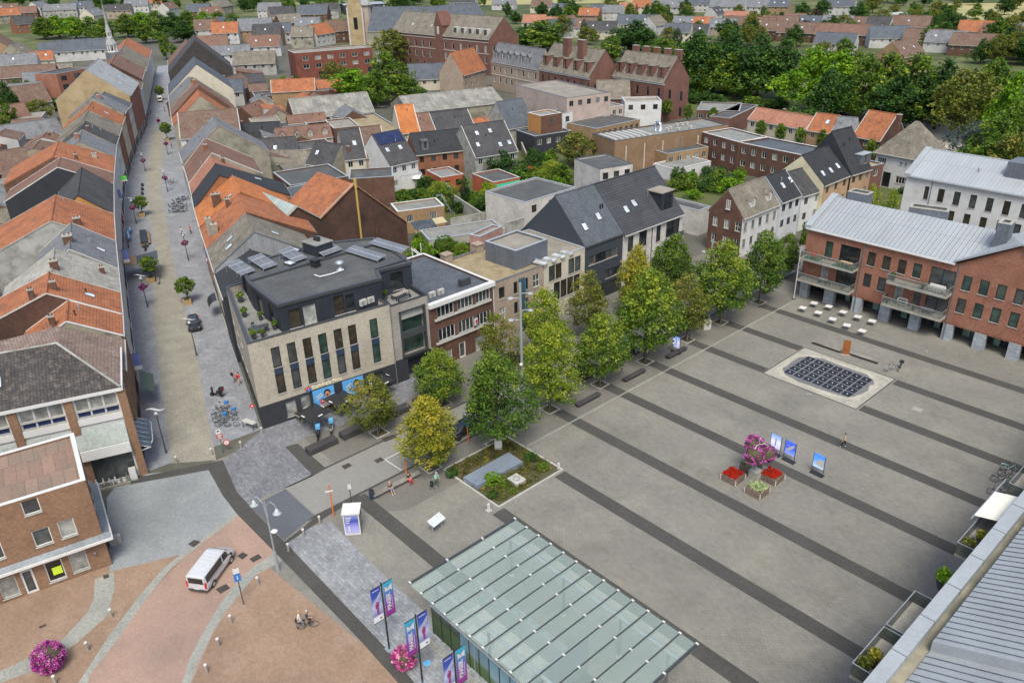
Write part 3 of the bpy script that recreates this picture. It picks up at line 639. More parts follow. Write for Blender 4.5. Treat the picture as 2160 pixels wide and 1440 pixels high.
ringwall(mb,off(poly,.01),.3,10.15,11.02,0)
mb.build('wall',[B_BLD,P_BLK,B_DARK,paint('navy_spandrel',(.03,.045,.08))],cb)
m=MB();q=off(poly,-.05);q2=off(poly,.36)
for i in range(5):
 j=(i+1)%5;m.slab([(q[i][0],q[i][1],11.12),(q[j][0],q[j][1],11.12),(q2[j][0],q2[j][1],11.12),(q2[i][0],q2[i][1],11.12)],.09)
m.build('coping',DGREY,cb)
m=MB();qq=off(poly,.3);m.add([(p[0],p[1],10.3) for p in qq]);m.build('terrace',FELTL,cb)
ph=[(-79.6,35.5),(-77.9,48.3),(-80.3,49.4),(-79.6,54.0),(-91,56.0),(-94.6,49.5),(-94.6,38.0),(-88.0,36.2)]
m=MB();
pw=[[(1.0,2.5,10.4,12.7,'black'),(2.8,4.3,10.4,12.7,'curt'),(6.6,7.9,10.5,12.9,'black'),(8.1,9.2,10.5,12.7,'black')],[],[(1.6,3.4,10.5,12.9,'black')],[],[],[],[(1.0,3,10.4,12.7,'black')],[(1.5,3.2,10.4,12.8,'black'),(5.0,6.6,10.4,12.8,'black')]]
m2=thing('penthouse_group',None,None) if False else None
for i in range(8):run(m,ph[i],ph[(i+1)%8],10.28,13.5,pw[i],0,cb)
m.build('penthouse',C_DARK,cb)
m=MB();ringwall(m,off(ph,-.12),.42,13.42,13.78);m.build('penthouse_parapet',DGREY,cb)
m=MB();m.add([(p[0],p[1],13.58) for p in off(ph,.2)]);m.build('penthouse_roof',FELT,cb)
m=MB();m.box(-88.9,-88.5,36.6,55.5,13.6,13.86);m.box(-81.0,-80.7,49.5,54,13.6,13.86);m.build('roof_upstand',DGREY,cb)
m=MB();g0,g1=(-75.9,47.92),(-75.6,53.3)
T_G,LG=run(m,g0,g1,3.2,10.6,[(1.1,4.9,2.95+.3,9.6)],0,None,reveal=1.1)
run(m,g0,g1,0,3.2,[(1.8,5.2,0,2.9)],1,None,reveal=1.2);run(m,g1,(-90.5,55.2),0,10.6,[],0)
ringwall(m,[(-75.9,47.95),(-75.6,53.3),(-80.2,53.9),(-80.2,49.2)],.25,10.1,10.75,1)
m.add([(-75.9,47.95,10.15),(-75.6,53.3,10.15),(-82,54,10.15),(-82,48.9,10.15)],2)
m.build('grey_bay',[B_GREYB,P_BLK,FELTL],cb)
m=MB()
for(a,b,c,d_) in((1.1,1.32,3.25,9.6),(4.68,4.9,3.25,9.6),(1.1,4.9,3.25,3.45),(1.1,4.9,9.4,9.6),(1.3,4.7,5.9,6.7)):
 p=[T_G(a,c,-.15),T_G(b,c,-.15),T_G(b,d_,-.15),T_G(a,d_,-.15)];q_=[T_G(a,c,.25),T_G(b,c,.25),T_G(b,d_,.25),T_G(a,d_,.25)];m.add(p)
 for i in range(4):j=(i+1)%4;m.add([p[i],q_[i],q_[j],p[j]])
m.build('bay_frame',DGREY,cb)
m=MB();m.add([T_G(1.1,3.25,1.0),T_G(4.9,3.25,1.0),T_G(4.9,9.6,1.0),T_G(1.1,9.6,1.0)]);m.build('bay_glass',G_GN,cb)
m=MB();m.add([T_G(1.3,8.35,.2),T_G(4.7,8.35,.2),T_G(4.7,9.4,.2),T_G(1.3,9.4,.2)]);m.build('blind',P_GREY,cb)
m=MB();m.add([T_G(1.8,0,1.1),T_G(5.2,0,1.1),T_G(5.2,2.9,1.1),T_G(1.8,2.9,1.1)]);m.build('garage_door',P_BLK,cb)
m=MB();m.rod(T_D(17.4,.1,-.08),T_D(17.4,10.9,-.08),.06);m.build('downpipe',GREYM,cb)
uD=Vector((A1[0]-A0[0],A1[1]-A0[1],0)).normalized();nD=Vector((uD.y,-uD.x,0))
def onD(s,z,o=.06):return Vector(T_D(s,z,-o))
ns_=thing('shop_sign','cream lettering with red and blue tilted tile logo above the blue posters','sign',onD(6.2,3.25));
Mi=Matrix.Translation(-onD(6.2,3.25))
text_mesh("Domino's Pizza",.62,paint('sign_cream',(.75,.68,.5)),ns_,Mi@basis(onD(8.3,3.28,.05),uD,(0,0,1),nD),.04,bold=.012)
m=MB();c_=onD(5.9,3.3,.1);
for k,(dz,mi) in enumerate(((-.17,0),(.17,1))):
 ca,sa=math.cos(.5),math.sin(.5);
 pts=[(-.3,dz-.16),(.3,dz-.16),(.3,dz+.16),(-.3,dz+.16)]
 f=[c_+uD*(a*ca-b*sa)+Vector((0,0,a*sa+b*ca)) for a,b in pts];m.slab([tuple(p) for p in f],.01,mi);m.add([tuple(p+nD*.03) for p in f],mi)
for(a,b) in((-.0,-.17),(-.1,.2),(.12,.12)):
 ca,sa=math.cos(.5),math.sin(.5);p=c_+uD*(a*ca-b*sa)+Vector((0,0,a*sa+b*ca));m.rod(p+nD*.03,p+nD*.05,.06,mi=2)
o=m.build('logo_tile',[BLUEP,REDP,WHITE],ns_);o.data.transform(Mi)
def poster(s0,s1,z0,z1,lab,badge):
 b=thing('wall_poster',lab,'poster',onD(s0,z0));Mp=Matrix.Translation(-onD(s0,z0));m=MB()
 def pl(a,b_,c,d_,o,mi):m.slab([tuple(onD(a,d_,o)),tuple(onD(b_,d_,o)),tuple(onD(b_,d_,0)),tuple(onD(a,d_,0))],d_-c,mi)
 pl(s0,s1,z0,z1,.05,0);w=s1-s0
 def disc(s,z,rx,rz_,mi,o=.055,n=18):
  cc=onD(s,z,o);m.add([tuple(cc+uD*(rx*math.cos(2*math.pi*i/n))+Vector((0,0,rz_*math.sin(2*math.pi*i/n)))) for i in range(n)],mi)
 disc(s0+w*.86,z0+.9,.5,.35,5);disc(s0+w*.66,z1-.75,.42,.5,2,.058);disc(s0+w*.66,z1-.9,.3,.38,3,.061);disc(s0+w*.66,z1-1.02,.14,.12,2,.064);disc(s0+w*.62,z0+.95,.4,.3,4,.06)
 for k in range(2):disc(s0+w*.66+(k-.5)*.22,z1-.8,.035,.03,2,.064)
 if badge:disc(s0+w*.42,z0+.85,.36,.36,6,.063)
 o=m.build('board',[paint('poster_blue',(.10,.36,.72)),WHITE,paint('hair_black',(.02,.016,.014)),paint('poster_skin',(.55,.27,.17)),ORP,OFFW,REDP],b);o.data.transform(Mp)
 ang=.5;ut=uD*math.cos(ang)+Vector((0,0,math.sin(ang)));vt=-uD*math.sin(ang)+Vector((0,0,math.cos(ang)))
 text_mesh("PIZZA'S\nDOMINO'S",.3,WHITE,b,Mp@basis(onD(s0+w*.27,z1-1.0,.06),ut,vt,nD),.004,bold=.01) if False else None
 for k,wd in enumerate((.9,1.15)):
  m=MB();c0=onD(s0+w*.29+.12*k,z1-.75-.28*k,.06);Mb=basis(c0,ut,vt,nD)
  for j in range(int(wd/.17)):m.box(-wd/2+j*.17,-wd/2+j*.17+.12,-.1,.1,0,.008,0,Mb)
  o=m.build('slogan',[WHITE],b);o.data.transform(Mp)
 if badge:text_mesh('€6',.34,WHITE,b,Mp@basis(onD(s0+w*.42,z0+.85,.07),uD,(0,0,1),nD),.004,bold=.01)
poster(6.35,9.05,.25,2.8,'blue wall poster with shouting face and red price badge behind the terrace tables',True)
poster(10.15,12.9,.25,2.8,'second blue wall poster with shouting face, beside the building entrance',False)
def solar(p0,rz,nx,ny,lab,grp='solar panels on the corner block',tilt=.25):
 t=thing('solar_panel',lab,'solar panel',p0,rz,grp);m=MB();M=Matrix.Rotation(tilt,4,'X')@Matrix.Translation((0,0,.35))
 for i in range(nx):
  for j in range(ny):m.box(i*1.05+.03,i*1.05+1.02,j*1.65+.03,j*1.65+1.62,0,.04,0,M)
 m.box(0,nx*1.05,0,ny*1.65,-.03,-.005,1,M);m.build('cells',[mat('solar_cells',(.13,.14,.155),rough=.3,var=.03,pat=1,size=(1.05,.82),mortar=.05,mcol=3.2,offset=0,spec=.8),STEEL],t)
 m=MB();
 for i in(0,nx*1.05-.06):m.rod((i+.03,.1,0),(i+.03,.1,.35),.03,n=5);m.rod((i+.03,ny*1.5,0),(i+.03,ny*1.5,.35+ny*1.5*math.sin(tilt)),.03,n=5)
 m.build('support',STEEL,t);return t
zr=13.6
for(px,py,lab,nx,ny) in((509,586,'leftmost solar panel of the row on the penthouse roof',2,2),(557,573,'solar panel beside the first skylight on the penthouse roof',2,2),(621,558,'solar panel between skylight and black vent on the penthouse roof',2,2),(683,545,'solar panel in front of the stair box on the penthouse roof',3,2)):
 p=at(px,py,zr);solar((p.x,p.y,zr),math.radians(100),nx,ny,lab)
p=at(720,530,zr);solar((p.x+1,p.y,zr),math.radians(8),6,1,'long solar array nearer the middle of the penthouse roof',tilt=.2)
p=at(770,514,zr);solar((p.x+1,p.y,zr),math.radians(8),6,1,'long solar array along the rear edge of the penthouse roof',tilt=.2)
t=thing('stair_box','dark rooftop box with small aerial on the penthouse roof','rooftop box',tuple(at(672,532,zr)),math.radians(8));m=MB();m.box(-1.5,1.5,-1.3,1.3,0,1.5);m.build('box',C_DARK,t);m=MB();m.box(-1.6,1.6,-1.4,1.4,1.5,1.62);m.build('lid',FELTL,t);m=MB();m.box(-.5,.5,-.2,.2,1.62,2.2);m.build('cowl',BLACKM,t)
t=thing('roof_vent','domed metal extractor cowl with curved white duct on the penthouse roof','vent',tuple(at(718,570,zr)),0);m=MB();m.lathe([(.5,0),(.5,.15),(.3,.2),(.3,.8),(.55,.85),(.5,1.15),(.15,1.3)],n=14);m.build('cowl',STEEL,t,smooth=True);pts=[at(725,571,zr)-at(718,570,zr),at(700,580,zr)-at(718,570,zr),at(675,586,zr)-at(718,570,zr),at(664,582,zr)-at(718,570,zr)];m=MB();m.tube([(q.x,q.y,.15) for q in pts],.09,6);m.build('duct',WHITE,t)
for(px,py,lab) in((612,558,'pale square rooflight left of the black vent on the penthouse roof'),(621,531,'white domed rooflight at the back edge of the penthouse roof'),(650,530,'flat rooflight beside the stair box on the penthouse roof')):
 t=thing('rooflight',lab,'rooflight',tuple(at(px,py,zr)),.2);m=MB();m.box(-.7,.7,-.5,.5,0,.25);m.box(-.6,.6,-.4,.4,.25,.32,1);m.build('dome',[DGREY,SKYL],t)
t=thing('vent_box','black cube shaped vent on the penthouse roof','vent',tuple(at(666,562,zr)),.2);m=MB();m.box(-.5,.5,-.4,.4,0,.9);m.box(-.6,.6,-.5,.5,.9,1.0);m.build('casing',BLACKM,t)
for k,(px,py) in enumerate(((771,644),(787,638))):
 p=at(px,py,11.1);acunit((p.x-.5,p.y,10.9),math.radians(97),('left of the two' if k==0 else 'right of the two')+' white air conditioners at the penthouse front')
def planter(p,lab,s=1.0,h=.5,fol=None,ball=None,pot=None):
 t=thing('potted_plant',lab,'potted plant',p,rnd.random());m=MB();m.lathe([(.18*s,0),(.26*s,h),(.22*s,h-.02)],n=10);m.build('pot',pot or DGREY,t)
 me=leaves('foliage',fol or LF_MID,[(0,0,h+.35*s,.35*s)]*10,26,.13*s+.03,1.0,rnd.randrange(999));c=bpy.data.objects.new('foliage',me);COL.objects.link(c);c.parent=t;return t
LF_MID=leafmat('leaf_mid',(.022,.062,.010),(.075,.145,.018),(.20,.28,.035));LF_YEL=leafmat('leaf_yellow',(.09,.125,.012),(.26,.27,.025),(.46,.37,.035));LF_GRN=leafmat('leaf_green',(.030,.075,.010),(.105,.185,.018),(.30,.36,.035));LF_OLV=leafmat('leaf_olive',(.05,.07,.012),(.135,.165,.022),(.30,.27,.05));LF_LMY=leafmat('leaf_lime_yellow',(.055,.115,.008),(.17,.25,.018),(.40,.42,.04));LF_DRK=leafmat('leaf_dark',(.014,.045,.010),(.042,.105,.018),(.11,.20,.03));LF_BLU=leafmat('leaf_bluegrey',(0.0438,0.0688,0.0562),(0.0875,0.125,0.106),(0.163,0.213,0.188));LF_LIM=leafmat('leaf_lime',(.05,.13,.006),(.14,.28,.012),(.30,.46,.02));LF_CON=leafmat('leaf_conifer',(0.0125,0.035,0.0125),(0.0312,0.0688,0.0225),(0.0625,0.112,0.0375));LF_PUR=leafmat('leaf_purple',(0.025,0.015,0.015),(0.0625,0.025,0.0312),(0.1,0.0438,0.0438))
zt=10.3
for(px,py,lab,s) in((510,634,'lime shrub in box at the rear of the street side terrace',1.5),(518,665,'small conical shrub at the street side parapet of the terrace',1.3),(538,712,'shrub in the corner of the terrace nearest the square',1.2),(556,708,'low plant beside the corner shrub on the terrace',.9),(582,692,'potted bush in front of the penthouse corner post',1.1),(552,672,'leafy plant beside the terrace table',1.0),(683,665,'twin leaved bright plant at the penthouse front window',1.3),(816,626,'leafy plant at the left end of the small roof terrace',1.0)):
 p=at(px,py,zt+.3);planter((p.x-.3,p.y,zt),lab,s,fol=LF_GRN)
def table(p,rz,lab,w=1.6,d=.9,h=.74,top=None,leg=None,grp=None,four=True):
 t=thing('table',lab,'table',p,rz,grp);m=MB();m.box(-w/2,w/2,-d/2,d/2,h-.04,h);m.build('tabletop',top or W_GREY,t,bevel=.01)
 if four:
  for sx in(-1,1):
   for sy in(-1,1):m=MB();m.box(sx*(w/2-.08)-.03,sx*(w/2-.08)+.03,sy*(d/2-.08)-.03,sy*(d/2-.08)+.03,0,h-.04);m.build('leg',leg or DGREY,t)
 else:
  m=MB();m.rod((0,0,.03),(0,0,h-.04),.035);m.build('column',leg or DGREY,t);m=MB();m.box(-.25,.25,-.25,.25,0,.03);m.build('foot',leg or DGREY,t)
 return t
def chair(p,rz,lab,seat=None,grp=None,leg=None):
 t=thing('chair',lab,'chair',p,rz,grp);m=MB();m.box(-.21,.21,-.21,.21,.43,.47);m.build('seat',seat or DGREY,t,bevel=.01);m=MB();m.box(-.2,.2,.18,.22,.55,.85);m.rod((-.19,.2,.45),(-.19,.22,.85),.015);m.rod((.19,.2,.45),(.19,.22,.85),.015);m.build('backrest',seat or DGREY,t)
 for sx in(-1,1):
  for sy in(-1,1):m=MB();m.rod((sx*.19,sy*.19,.44),(sx*.22,sy*.22,0),.015,n=6);m.build('leg',leg or BLACKM,t)
 return t
p=at(545,690,zt+.7);table((p.x,p.y,zt),math.radians(80),'dark rectangular terrace table on the street side roof terrace',2.0,1.0,top=DGREY)
for k,(dx,dy) in enumerate(((-1.0,-.4),(-1.0,.5),(.9,-.4),(.9,.5))):chair((p.x+dx*.1+(-.0),p.y+(-.9 if dx<0 else.9),zt),0 if dx>0 else math.pi,'dark chair at the street side terrace table',grp='chairs of the roof terrace table') if dy<0 else chair((p.x+1.3*(1 if dx>0 else-1),p.y,zt),math.pi/2 if dx<0 else-math.pi/2,'dark chair at the street side terrace table',grp='chairs of the roof terrace table')
p=at(845,617,10.9);table((p.x,p.y,10.15),math.radians(100),'pale plank table with benches on the small roof terrace',2.4,.8)
for k in(-1,1):
 t=thing('bench',('nearer' if k>0 else 'farther')+' dark bench beside the pale terrace table','bench',(p.x+.75*k,p.y,10.15),math.radians(100));m=MB();m.box(-1.1,1.1,-.15,.15,.4,.45);m.build('seat',DGREY,t)
 for sx in(-1,1):m=MB();m.box(sx*1.0-.03,sx*1.0+.03,-.13,.13,0,.4);m.build('leg',DGREY,t)
# --- brick building with white ribbon windows
HP=math.pi/2
def mid(label,y0,y1,d,h,roof,**k):
 return house(label,(-75.6,y0),HP,y1-y0-.02,d,h,roof,**k)
def ribbon(y0,ys,z0,z1,st='white3'):return[(a-y0,b-y0,z0,z1,st) for a,b in ys]
w_=ribbon(53.3,[(54.6,57.3),(57.9,60.5),(61.0,63.5)],6.95,8.5)+ribbon(53.3,[(54.6,57.3),(57.9,60.5),(61.0,63.5)],3.6,5.4)+[(4.5,5.6,0,2.3,'door'),(1.0,3.3,.2,2.0,'curt'),(7.3,10.3,0,2.2,'curt')]
br=mid('brown brick block with white ribbon windows and dark flat roof',53.32,64.2,15.5,8.9,'flat',wall=B_BROWN,roofm=S_BL,wins={'f':w_},capm=WHITE,cat='building',name='building')
m=MB();m.box(-.05,10.9,-.4,.25,8.75,9.3);m.build('cornice',WHITE,br)
m=MB();m.box(.8,10.3,-.25,-.02,6.7,6.95);m.box(.8,10.3,-.25,-.02,3.35,3.6);m.build('window_band',OFFW,br)
m=MB();m.rod((10.75,-.1,0),(10.75,-.1,8.8),.06);m.build('downpipe',WHITE,br)
for k,(px,py) in enumerate(((912,626),(930,620))):p=at(px,py,9.0);acunit((p.x,p.y,8.9),HP,('left' if k==0 else 'right')+' of two white air conditioners on the dark flat roof of the brown block')
p=at(980,600,9.0);t=thing('vent_box','anthracite vent box near the right edge of the dark flat roof','vent',(p.x,p.y,8.9),HP);m=MB();m.box(-.8,.8,-.35,.35,0,1.0);m.build('casing',DGREY,t)
t=thing('flag','red and white flag hanging from the middle window band','flag',(-75.2,60.3,4.0),HP);m=MB();m.add([(0,0,1.2),(.35,-.05,1.25),(.6,.02,1.2),(.65,0,.3),(.3,.06,0),(0,0,.1)],0);m.add([(.15,-.07,.9),(.5,-.07,1.0),(.5,-.06,.4),(.2,-.06,.4)],1);m.build('cloth',[WHITE,REDP],t)
# --- beige building with gravel roof
w_=[(.9,2.0,6.3,8.0,'brown'),(.9,2.0,3.2,5.0,'sash'),(.9,2.0,.6,2.0,'sash'),(7.3,8.5,6.1,8.0,'sash'),(7.3,8.5,3.1,5.0,'sash'),(4.6,6.7,.0,2.4,'shop')]
w_+=[(3.6,4.4,6.2,8.0,'brown'),(5.6,6.4,6.2,8.0,'brown'),(3.6,4.4,3.2,5.0,'brown'),(5.6,6.4,3.2,5.0,'brown')]
be=mid('weathered beige brick house with pebbled flat roof and blue bay shutters',64.22,73.6,11.5,8.7,'flat',wall=B_BEIGE,roofm=GRAV,wins={'f':w_},parapet=.25,capm=STONE,cat='building',name='building')
m=MB();m.box(4.55,5.45,-.3,0,3.0,8.3);m.build('bay',paint('bay_teal',(.05,.085,.085)),be);m=MB();[m.box(a,a+.22,-.38,-.32,z,z+1.9) for a in(4.45,5.33) for z in(3.1,6.2)];m.build('shutter',paint('shutter_blue',(.04,.15,.28)),be)
for y_ in(.3,6.2):m=MB();m.box(y_,y_+1.3,10.7,11.9,8.6,9.9);m.box(y_-.1,y_+1.4,10.6,12.0,9.9,10.05);m.build('chimney',B_BEIGE,be)
# --- white modern house and its roof extension
w_=[(1.0,2.25,6.1,8.4,'black'),(2.35,3.6,6.1,8.4,'black'),(5.0,6.25,6.1,8.4,'black'),(6.35,7.6,6.1,8.4,'black')]+[(2.0+1.38*k,3.28+1.38*k,2.9,5.6,'black') for k in range(4)]+[(4.9,7.7,.1,2.0,'blank')]
wh=mid('clean white rendered house with pebble roof between beige house and black gable',73.62,82.1,12.0,9.0,'flat',wall=P_CREAM,roofm=GRAVG,wins={'f':w_},parapet=.3,capm=ZINCP,cat='building',name='building')
ex,_,_=fpx('grey clad rooftop extension with two small windows',(1088,530),(1155,505),(1120,475),11.6,wall=ZINCD,roofm=GRAVG,wins=None,capm=ZINCP,cat='building',name='roof_extension')
ex.location.z=0
for k,(px,py) in enumerate(((1140,555),(1160,548),(1178,541),(1195,534))):
 p=at(px,py,9.1);t=thing('rooflight','long white rooflight on the pebble roof of the white house','rooflight',(p.x,p.y,9.05),HP+.2,'rooflights on the white house');m=MB();m.box(-.4,.4,-1.0,1.0,0,.25);m.box(-.3,.3,-.9,.9,.25,.3,1);m.build('dome',[OFFW,SKYL],t)
# --- black gabled house
e=onplane
bg=mid('anthracite clad house with steep slate gable roof and ribbon windows',82.15,90.6,15.0,9.3,'gx',rise=6.4,ry=6.3,hb=7.5,wall=paint('charcoal_board',(.043,.052,.065),rough=.6),roofm=slate('anthracite',(.085,.098,.115),col2=(.075,.087,.10)),over=.05,gutter=DGREY,wins={'f':[(.8,2.2,6.2,7.6,'brown'),(2.3,4.6,6.2,7.6,'black'),(4.7,7.3,6.2,7.6,'brown'),(4.6,6.4,3.0,4.4,'black2'),(6.5,8.2,3.0,4.4,'brown'),(3.0,8.0,0,2.4,'dark')]},skyl=[(2.0,.32),(5.6,.42)],cat='house')
m=MB();[m.rod((x,3.4,12.4),(x,3.4,13.6),.12) for x in(6.9,7.4)];m.build('flue',BLACKM,bg)
# --- white brick building with dark roof and box dormer
wb=mid('pale brick apartment house with broad dark seamed roof and black box dormer',90.65,105.6,15.5,9.3,'gx',rise=6.4,ry=6.3,hb=6.0,wall=B_WHITE,roofm=mat('dark_seamed_roof',(.060,.064,.075),pat=1,size=(6,.42),mortar=.045,mcol=.45,tone=.06,bump=.5),over=.35,gutter=OFFW,wins={'f':[(1.2,2.5,5.9,8.4,'black'),(3.9,5.8,6.0,8.6,'black2'),(1.2,2.5,2.6,5.0,'black'),(3.9,5.8,2.6,5.2,'black'),(8.2,9.3,5.8,8.5,'black'),(8.2,9.3,2.4,5.0,'black'),(10.7,14.2,5.9,8.7,'black2'),(10.7,14.2,2.4,5.2,'black2'),(1.0,6.5,0,2.0,'shop'),(8,14,0,1.9,'shop')]},skyl=[(3.3,.38),(5.6,.44)],cat='building',name='building')
m=MB();m.box(10.2,13.2,.9,4.6,9.9,13.2);o=m.build('box_dormer',C_DARK,wb);m=MB();m.box(10.0,13.4,.7,4.9,13.2,13.35);m.build('dormer_lid',GRAVG,o);m=MB();m.box(11.0,12.6,.86,.9,10.5,12.7);m.build('pane',G_DK,o)
m=MB();m.box(7.0,7.12,-.08,-.02,.2,8.9);m.build('downpipe',BLACKM,wb)
for z in(5.5,2.1):m=MB();m.box(10.6,14.3,-.9,-.02,z,z+.15);m.box(10.6,14.3,-.92,-.88,z+.2,z+1.1,1);m.build('balcony',[OFFW,G_MD],wb)
# --- long brick building on the right with zinc roof and balconies
XB,YB=-54.9,108.0
rb=thing('brick_apartment_block','long orange brick block with ribbed zinc roof, four balconies and stone columns','building',(XB,YB,0))
m=MB()
tall=lambda x,z,st='green':(x,x+1.1,z,z+2.0,st)
holes=[(3.15,4.25,7.1,9.6,'green'),(5.4,8.4,6.9,9.65,'black2'),(18.15,21.3,6.9,9.7,'black2')]
holes+=[tall(x,7.55) for x in(9.5,11.65,13.8,15.85,22.25,24.35,26.4,28.5,30.6,32.7)]
holes+=[tall(9.45,4.3,'dark'),tall(11.55,4.3),tall(22.2,4.35,'green'),tall(24.35,4.3),tall(26.45,4.35),tall(28.6,4.4),tall(30.7,4.4),tall(32.8,4.4)]
holes+=[(3.1,4.2,3.5,6.0,'curt'),(5.4,8.4,3.5,6.2,'black2'),(14.1,15.2,3.5,6.1,'curt'),(16.6,17.7,3.5,6.0,'brown'),(18.3,21.2,3.5,6.2,'black2')]
T_B,LB_=run(m,(XB,YB),(XB+35.5,YB),2.55,11.0,holes,0,None)
for h in holes:window(rb,lambda u,z,t:(u,t,z),h)
m.v=[(p[0]-XB,p[1]-YB,p[2]) for p in m.v]
run(m,(0,13.2),(0,0),0,11.0,[],0);m.add([(0,0,11.0),(0,6.6,14.1),(0,13.2,11.0)])
m.add([(21.02,0,11.0),(35.0,0,11.0),(28.0,0,15.0)]);run(m,(35.5,0),(35.5,13.2),0,11);run(m,(35.5,13.2),(0,13.2),0,11)
m.add([(0,0,2.55),(35.5,0,2.55),(35.5,3.5,2.55),(0,3.5,2.55)])
m.build('wall',B_RED,rb)
m=MB();run(m,(0,3.0),(35.5,3.0),0,2.55,[(a,b,.1,2.4,'shop') for a,b in((1.2,3.6),(5.8,8.2),(10.2,12.2),(14.4,16.6),(18.6,21.0),(23,25),(27,29),(31,34))],0,rb,reveal=.15);m.build('shop_front',G_MD,rb)
for a,b in((6.2,6.9),(10.4,11.3),(14.6,15.4),(19.2,20),(23.0,23.9),(26.9,27.7)):m=MB();m.slab([(a,2.9,2.5),(b,2.9,2.5),(b,2.6,2.5),(a,2.6,2.5)],2.3);m.build('glass_fin',glass('fin_glass',(.25,.40,.33),rough=.15),rb)
for a,b in((.12,1.4),(4.04,5.55),(8.42,9.8),(12.5,13.95),(16.75,18.1),(21.2,22.5),(25.2,26.6),(29.35,30.75),(33.8,35.3)):
 m=MB();m.box(a,b,-.03,.85,0,2.33);m.build('column',mat('zinc_stone',(.36,.40,.43),col2=(.28,.31,.34),ns=1.2,pat=1,size=(1.6,.55),mortar=.02,mcol=.6,offset=0),rb)
m=MB();m.box(0,35.5,.04,.8,2.33,2.56);m.build('lintel',B_RED,rb)
r=MB();th=.14
r.slab([(-.05,-.25,10.95),(21.1,-.25,10.95),(24.7,6.6,14.15),(-.05,6.6,14.15)],.12)
r.slab([(-.05,6.6,14.15),(35.5,6.6,14.15),(35.5,13.4,11.0),(-.05,13.4,11.0)],.12)
r.slab([(21.0,-.1,11.12),(28.0,-.1,15.14),(28,7.2,15.14),(24.7,6.6,14.15)],.12);r.slab([(28,-.1,15.14),(35.6,-.1,10.95),(35.6,13,10.95),(28,7.2,15.14)],.12)
r.build('roof',ZINC,rb)
m=MB();m.slab([(-.35,-.35,11.35),(.65,-.35,11.35),(.65,6.7,14.65),(-.35,6.7,14.65)],.6);m.slab([(-.35,6.7,14.65),(.65,6.7,14.65),(.65,13.6,11.3),(-.35,13.6,11.3)],.6);m.build('gable_coping',ZINCP,rb)
m=MB();m.slab([(20.9,-.35,11.2),(21.2,-.35,11.0),(28,-.35,15.0),(28,-.35,15.3)],.02);m.slab([(20.9,-.4,11.3),(20.9,.25,11.3),(28,.25,15.35),(28,-.4,15.35)],.22);m.slab([(28,-.4,15.35),(28,.25,15.35),(35.7,.25,10.9),(35.7,-.4,10.9)],.22);m.build('verge',ZINCP,rb)
m=MB();m.box(-.05,21,-.45,-.25,10.72,10.92);m.build('gutter',WHITE,rb)
for k in range(39):
 if k%1==0:x=.8+k*.6
m=MB()
for k in range(38):x=.9+k*.62;y1=6.6 if x<23 else 6.6;y0=-.25 if x<21 else(x-21)*1.83;m.slab([(x-.02,y0,11.03+(y0+.25)*.467),(x+.02,y0,11.03+(y0+.25)*.467),(x+.02,y1,14.22),(x-.02,y1,14.22)],.05)
m.build('standing_seams',ZINCD,rb)
for x in(8.9,21.55):m=MB();m.box(x-.07,x+.07,-.14,-.02,.1,10.8);m.build('downpipe',GREYM,rb)
for(a,b,z,lab) in((.3,8.5,6.75,'upper left'),(.35,8.45,3.35,'lower left'),(13.35,21.35,6.7,'upper right'),(13.25,21.25,3.35,'lower right')):
 o_=MB();o_.box(a,b,-1.75,-.01,z-.32,z);sl=o_.build('balcony',P_CONC,rb)
 q=MB();q.box(a+.03,b-.03,-1.73,-1.70,z+.08,z+1.0);q.box(a+.03,a+.06,-1.7,-.03,z+.08,z+1.0);q.box(b-.06,b-.03,-1.7,-.03,z+.08,z+1.0)
 gm=bpy.data.materials.get('rail_glass')
 if not gm:
  gm=bpy.data.materials.new('rail_glass');gm.use_nodes=True;N=gm.node_tree.nodes;bs=N['Principled BSDF'];bs.inputs['Base Color'].default_value=(.13,.15,.135,1);bs.inputs['Roughness'].default_value=.12;bs.inputs['Alpha'].default_value=.35;MATS['rail_glass']=gm
 q.build('glass_rail',gm,sl,uv=False)
 q=MB();q.rod((a,-1.72,z+1.05),(b,-1.72,z+1.05),.03,n=5);q.rod((a,-1.72,z+1.05),(a,0,z+1.05),.03,n=5);q.rod((b,-1.72,z+1.05),(b,0,z+1.05),.03,n=5);[q.rod((a+(b-a)*i/6,-1.72,z),(a+(b-a)*i/6,-1.72,z+1.05),.02,n=5) for i in range(7)];q.build('handrail',STEEL,sl)
def bal(u,v,z):return(XB+u,YB-v,z)
chair(bal(2.0,1.0,6.75),.4,'small chair on the upper left balcony of the orange brick block',seat=REDP)
m=thing('picnic_set','pale wooden table with benches on the upper left balcony','table',bal(7.0,.9,6.75));q=MB();q.box(-.9,.9,-.35,.35,.7,.75);q.build('tabletop',mat('pine',(.5,.32,.16)),m)
for sx in(-1,1):q=MB();q.box(sx*.6-.04,sx*.6+.04,-.3,.3,0,.7);q.build('leg',mat('pine',()),m)
m=thing('artificial_grass_mat','green grass mat on the upper left balcony floor','mat',bal(6.8,.9,6.76));q=MB();q.box(-1.6,1.6,-.75,.75,0,.02);q.build('pile',GREENP,m)
m=thing('artificial_grass_mat','smaller green mat at the left end of the upper left balcony','mat',bal(1.9,.9,6.76));q=MB();q.box(-1.2,1.2,-.7,.7,0,.02);q.build('pile',GREENP,m)
table(bal(4.0,.9,3.36),.1,'dark table on the lower left balcony',1.2,.7);chair(bal(5.0,.9,3.36),1.5,'dark chair on the lower left balcony beside the table');chair(bal(7.2,.9,3.36),.5,'dark chair at the right end of the lower left balcony')
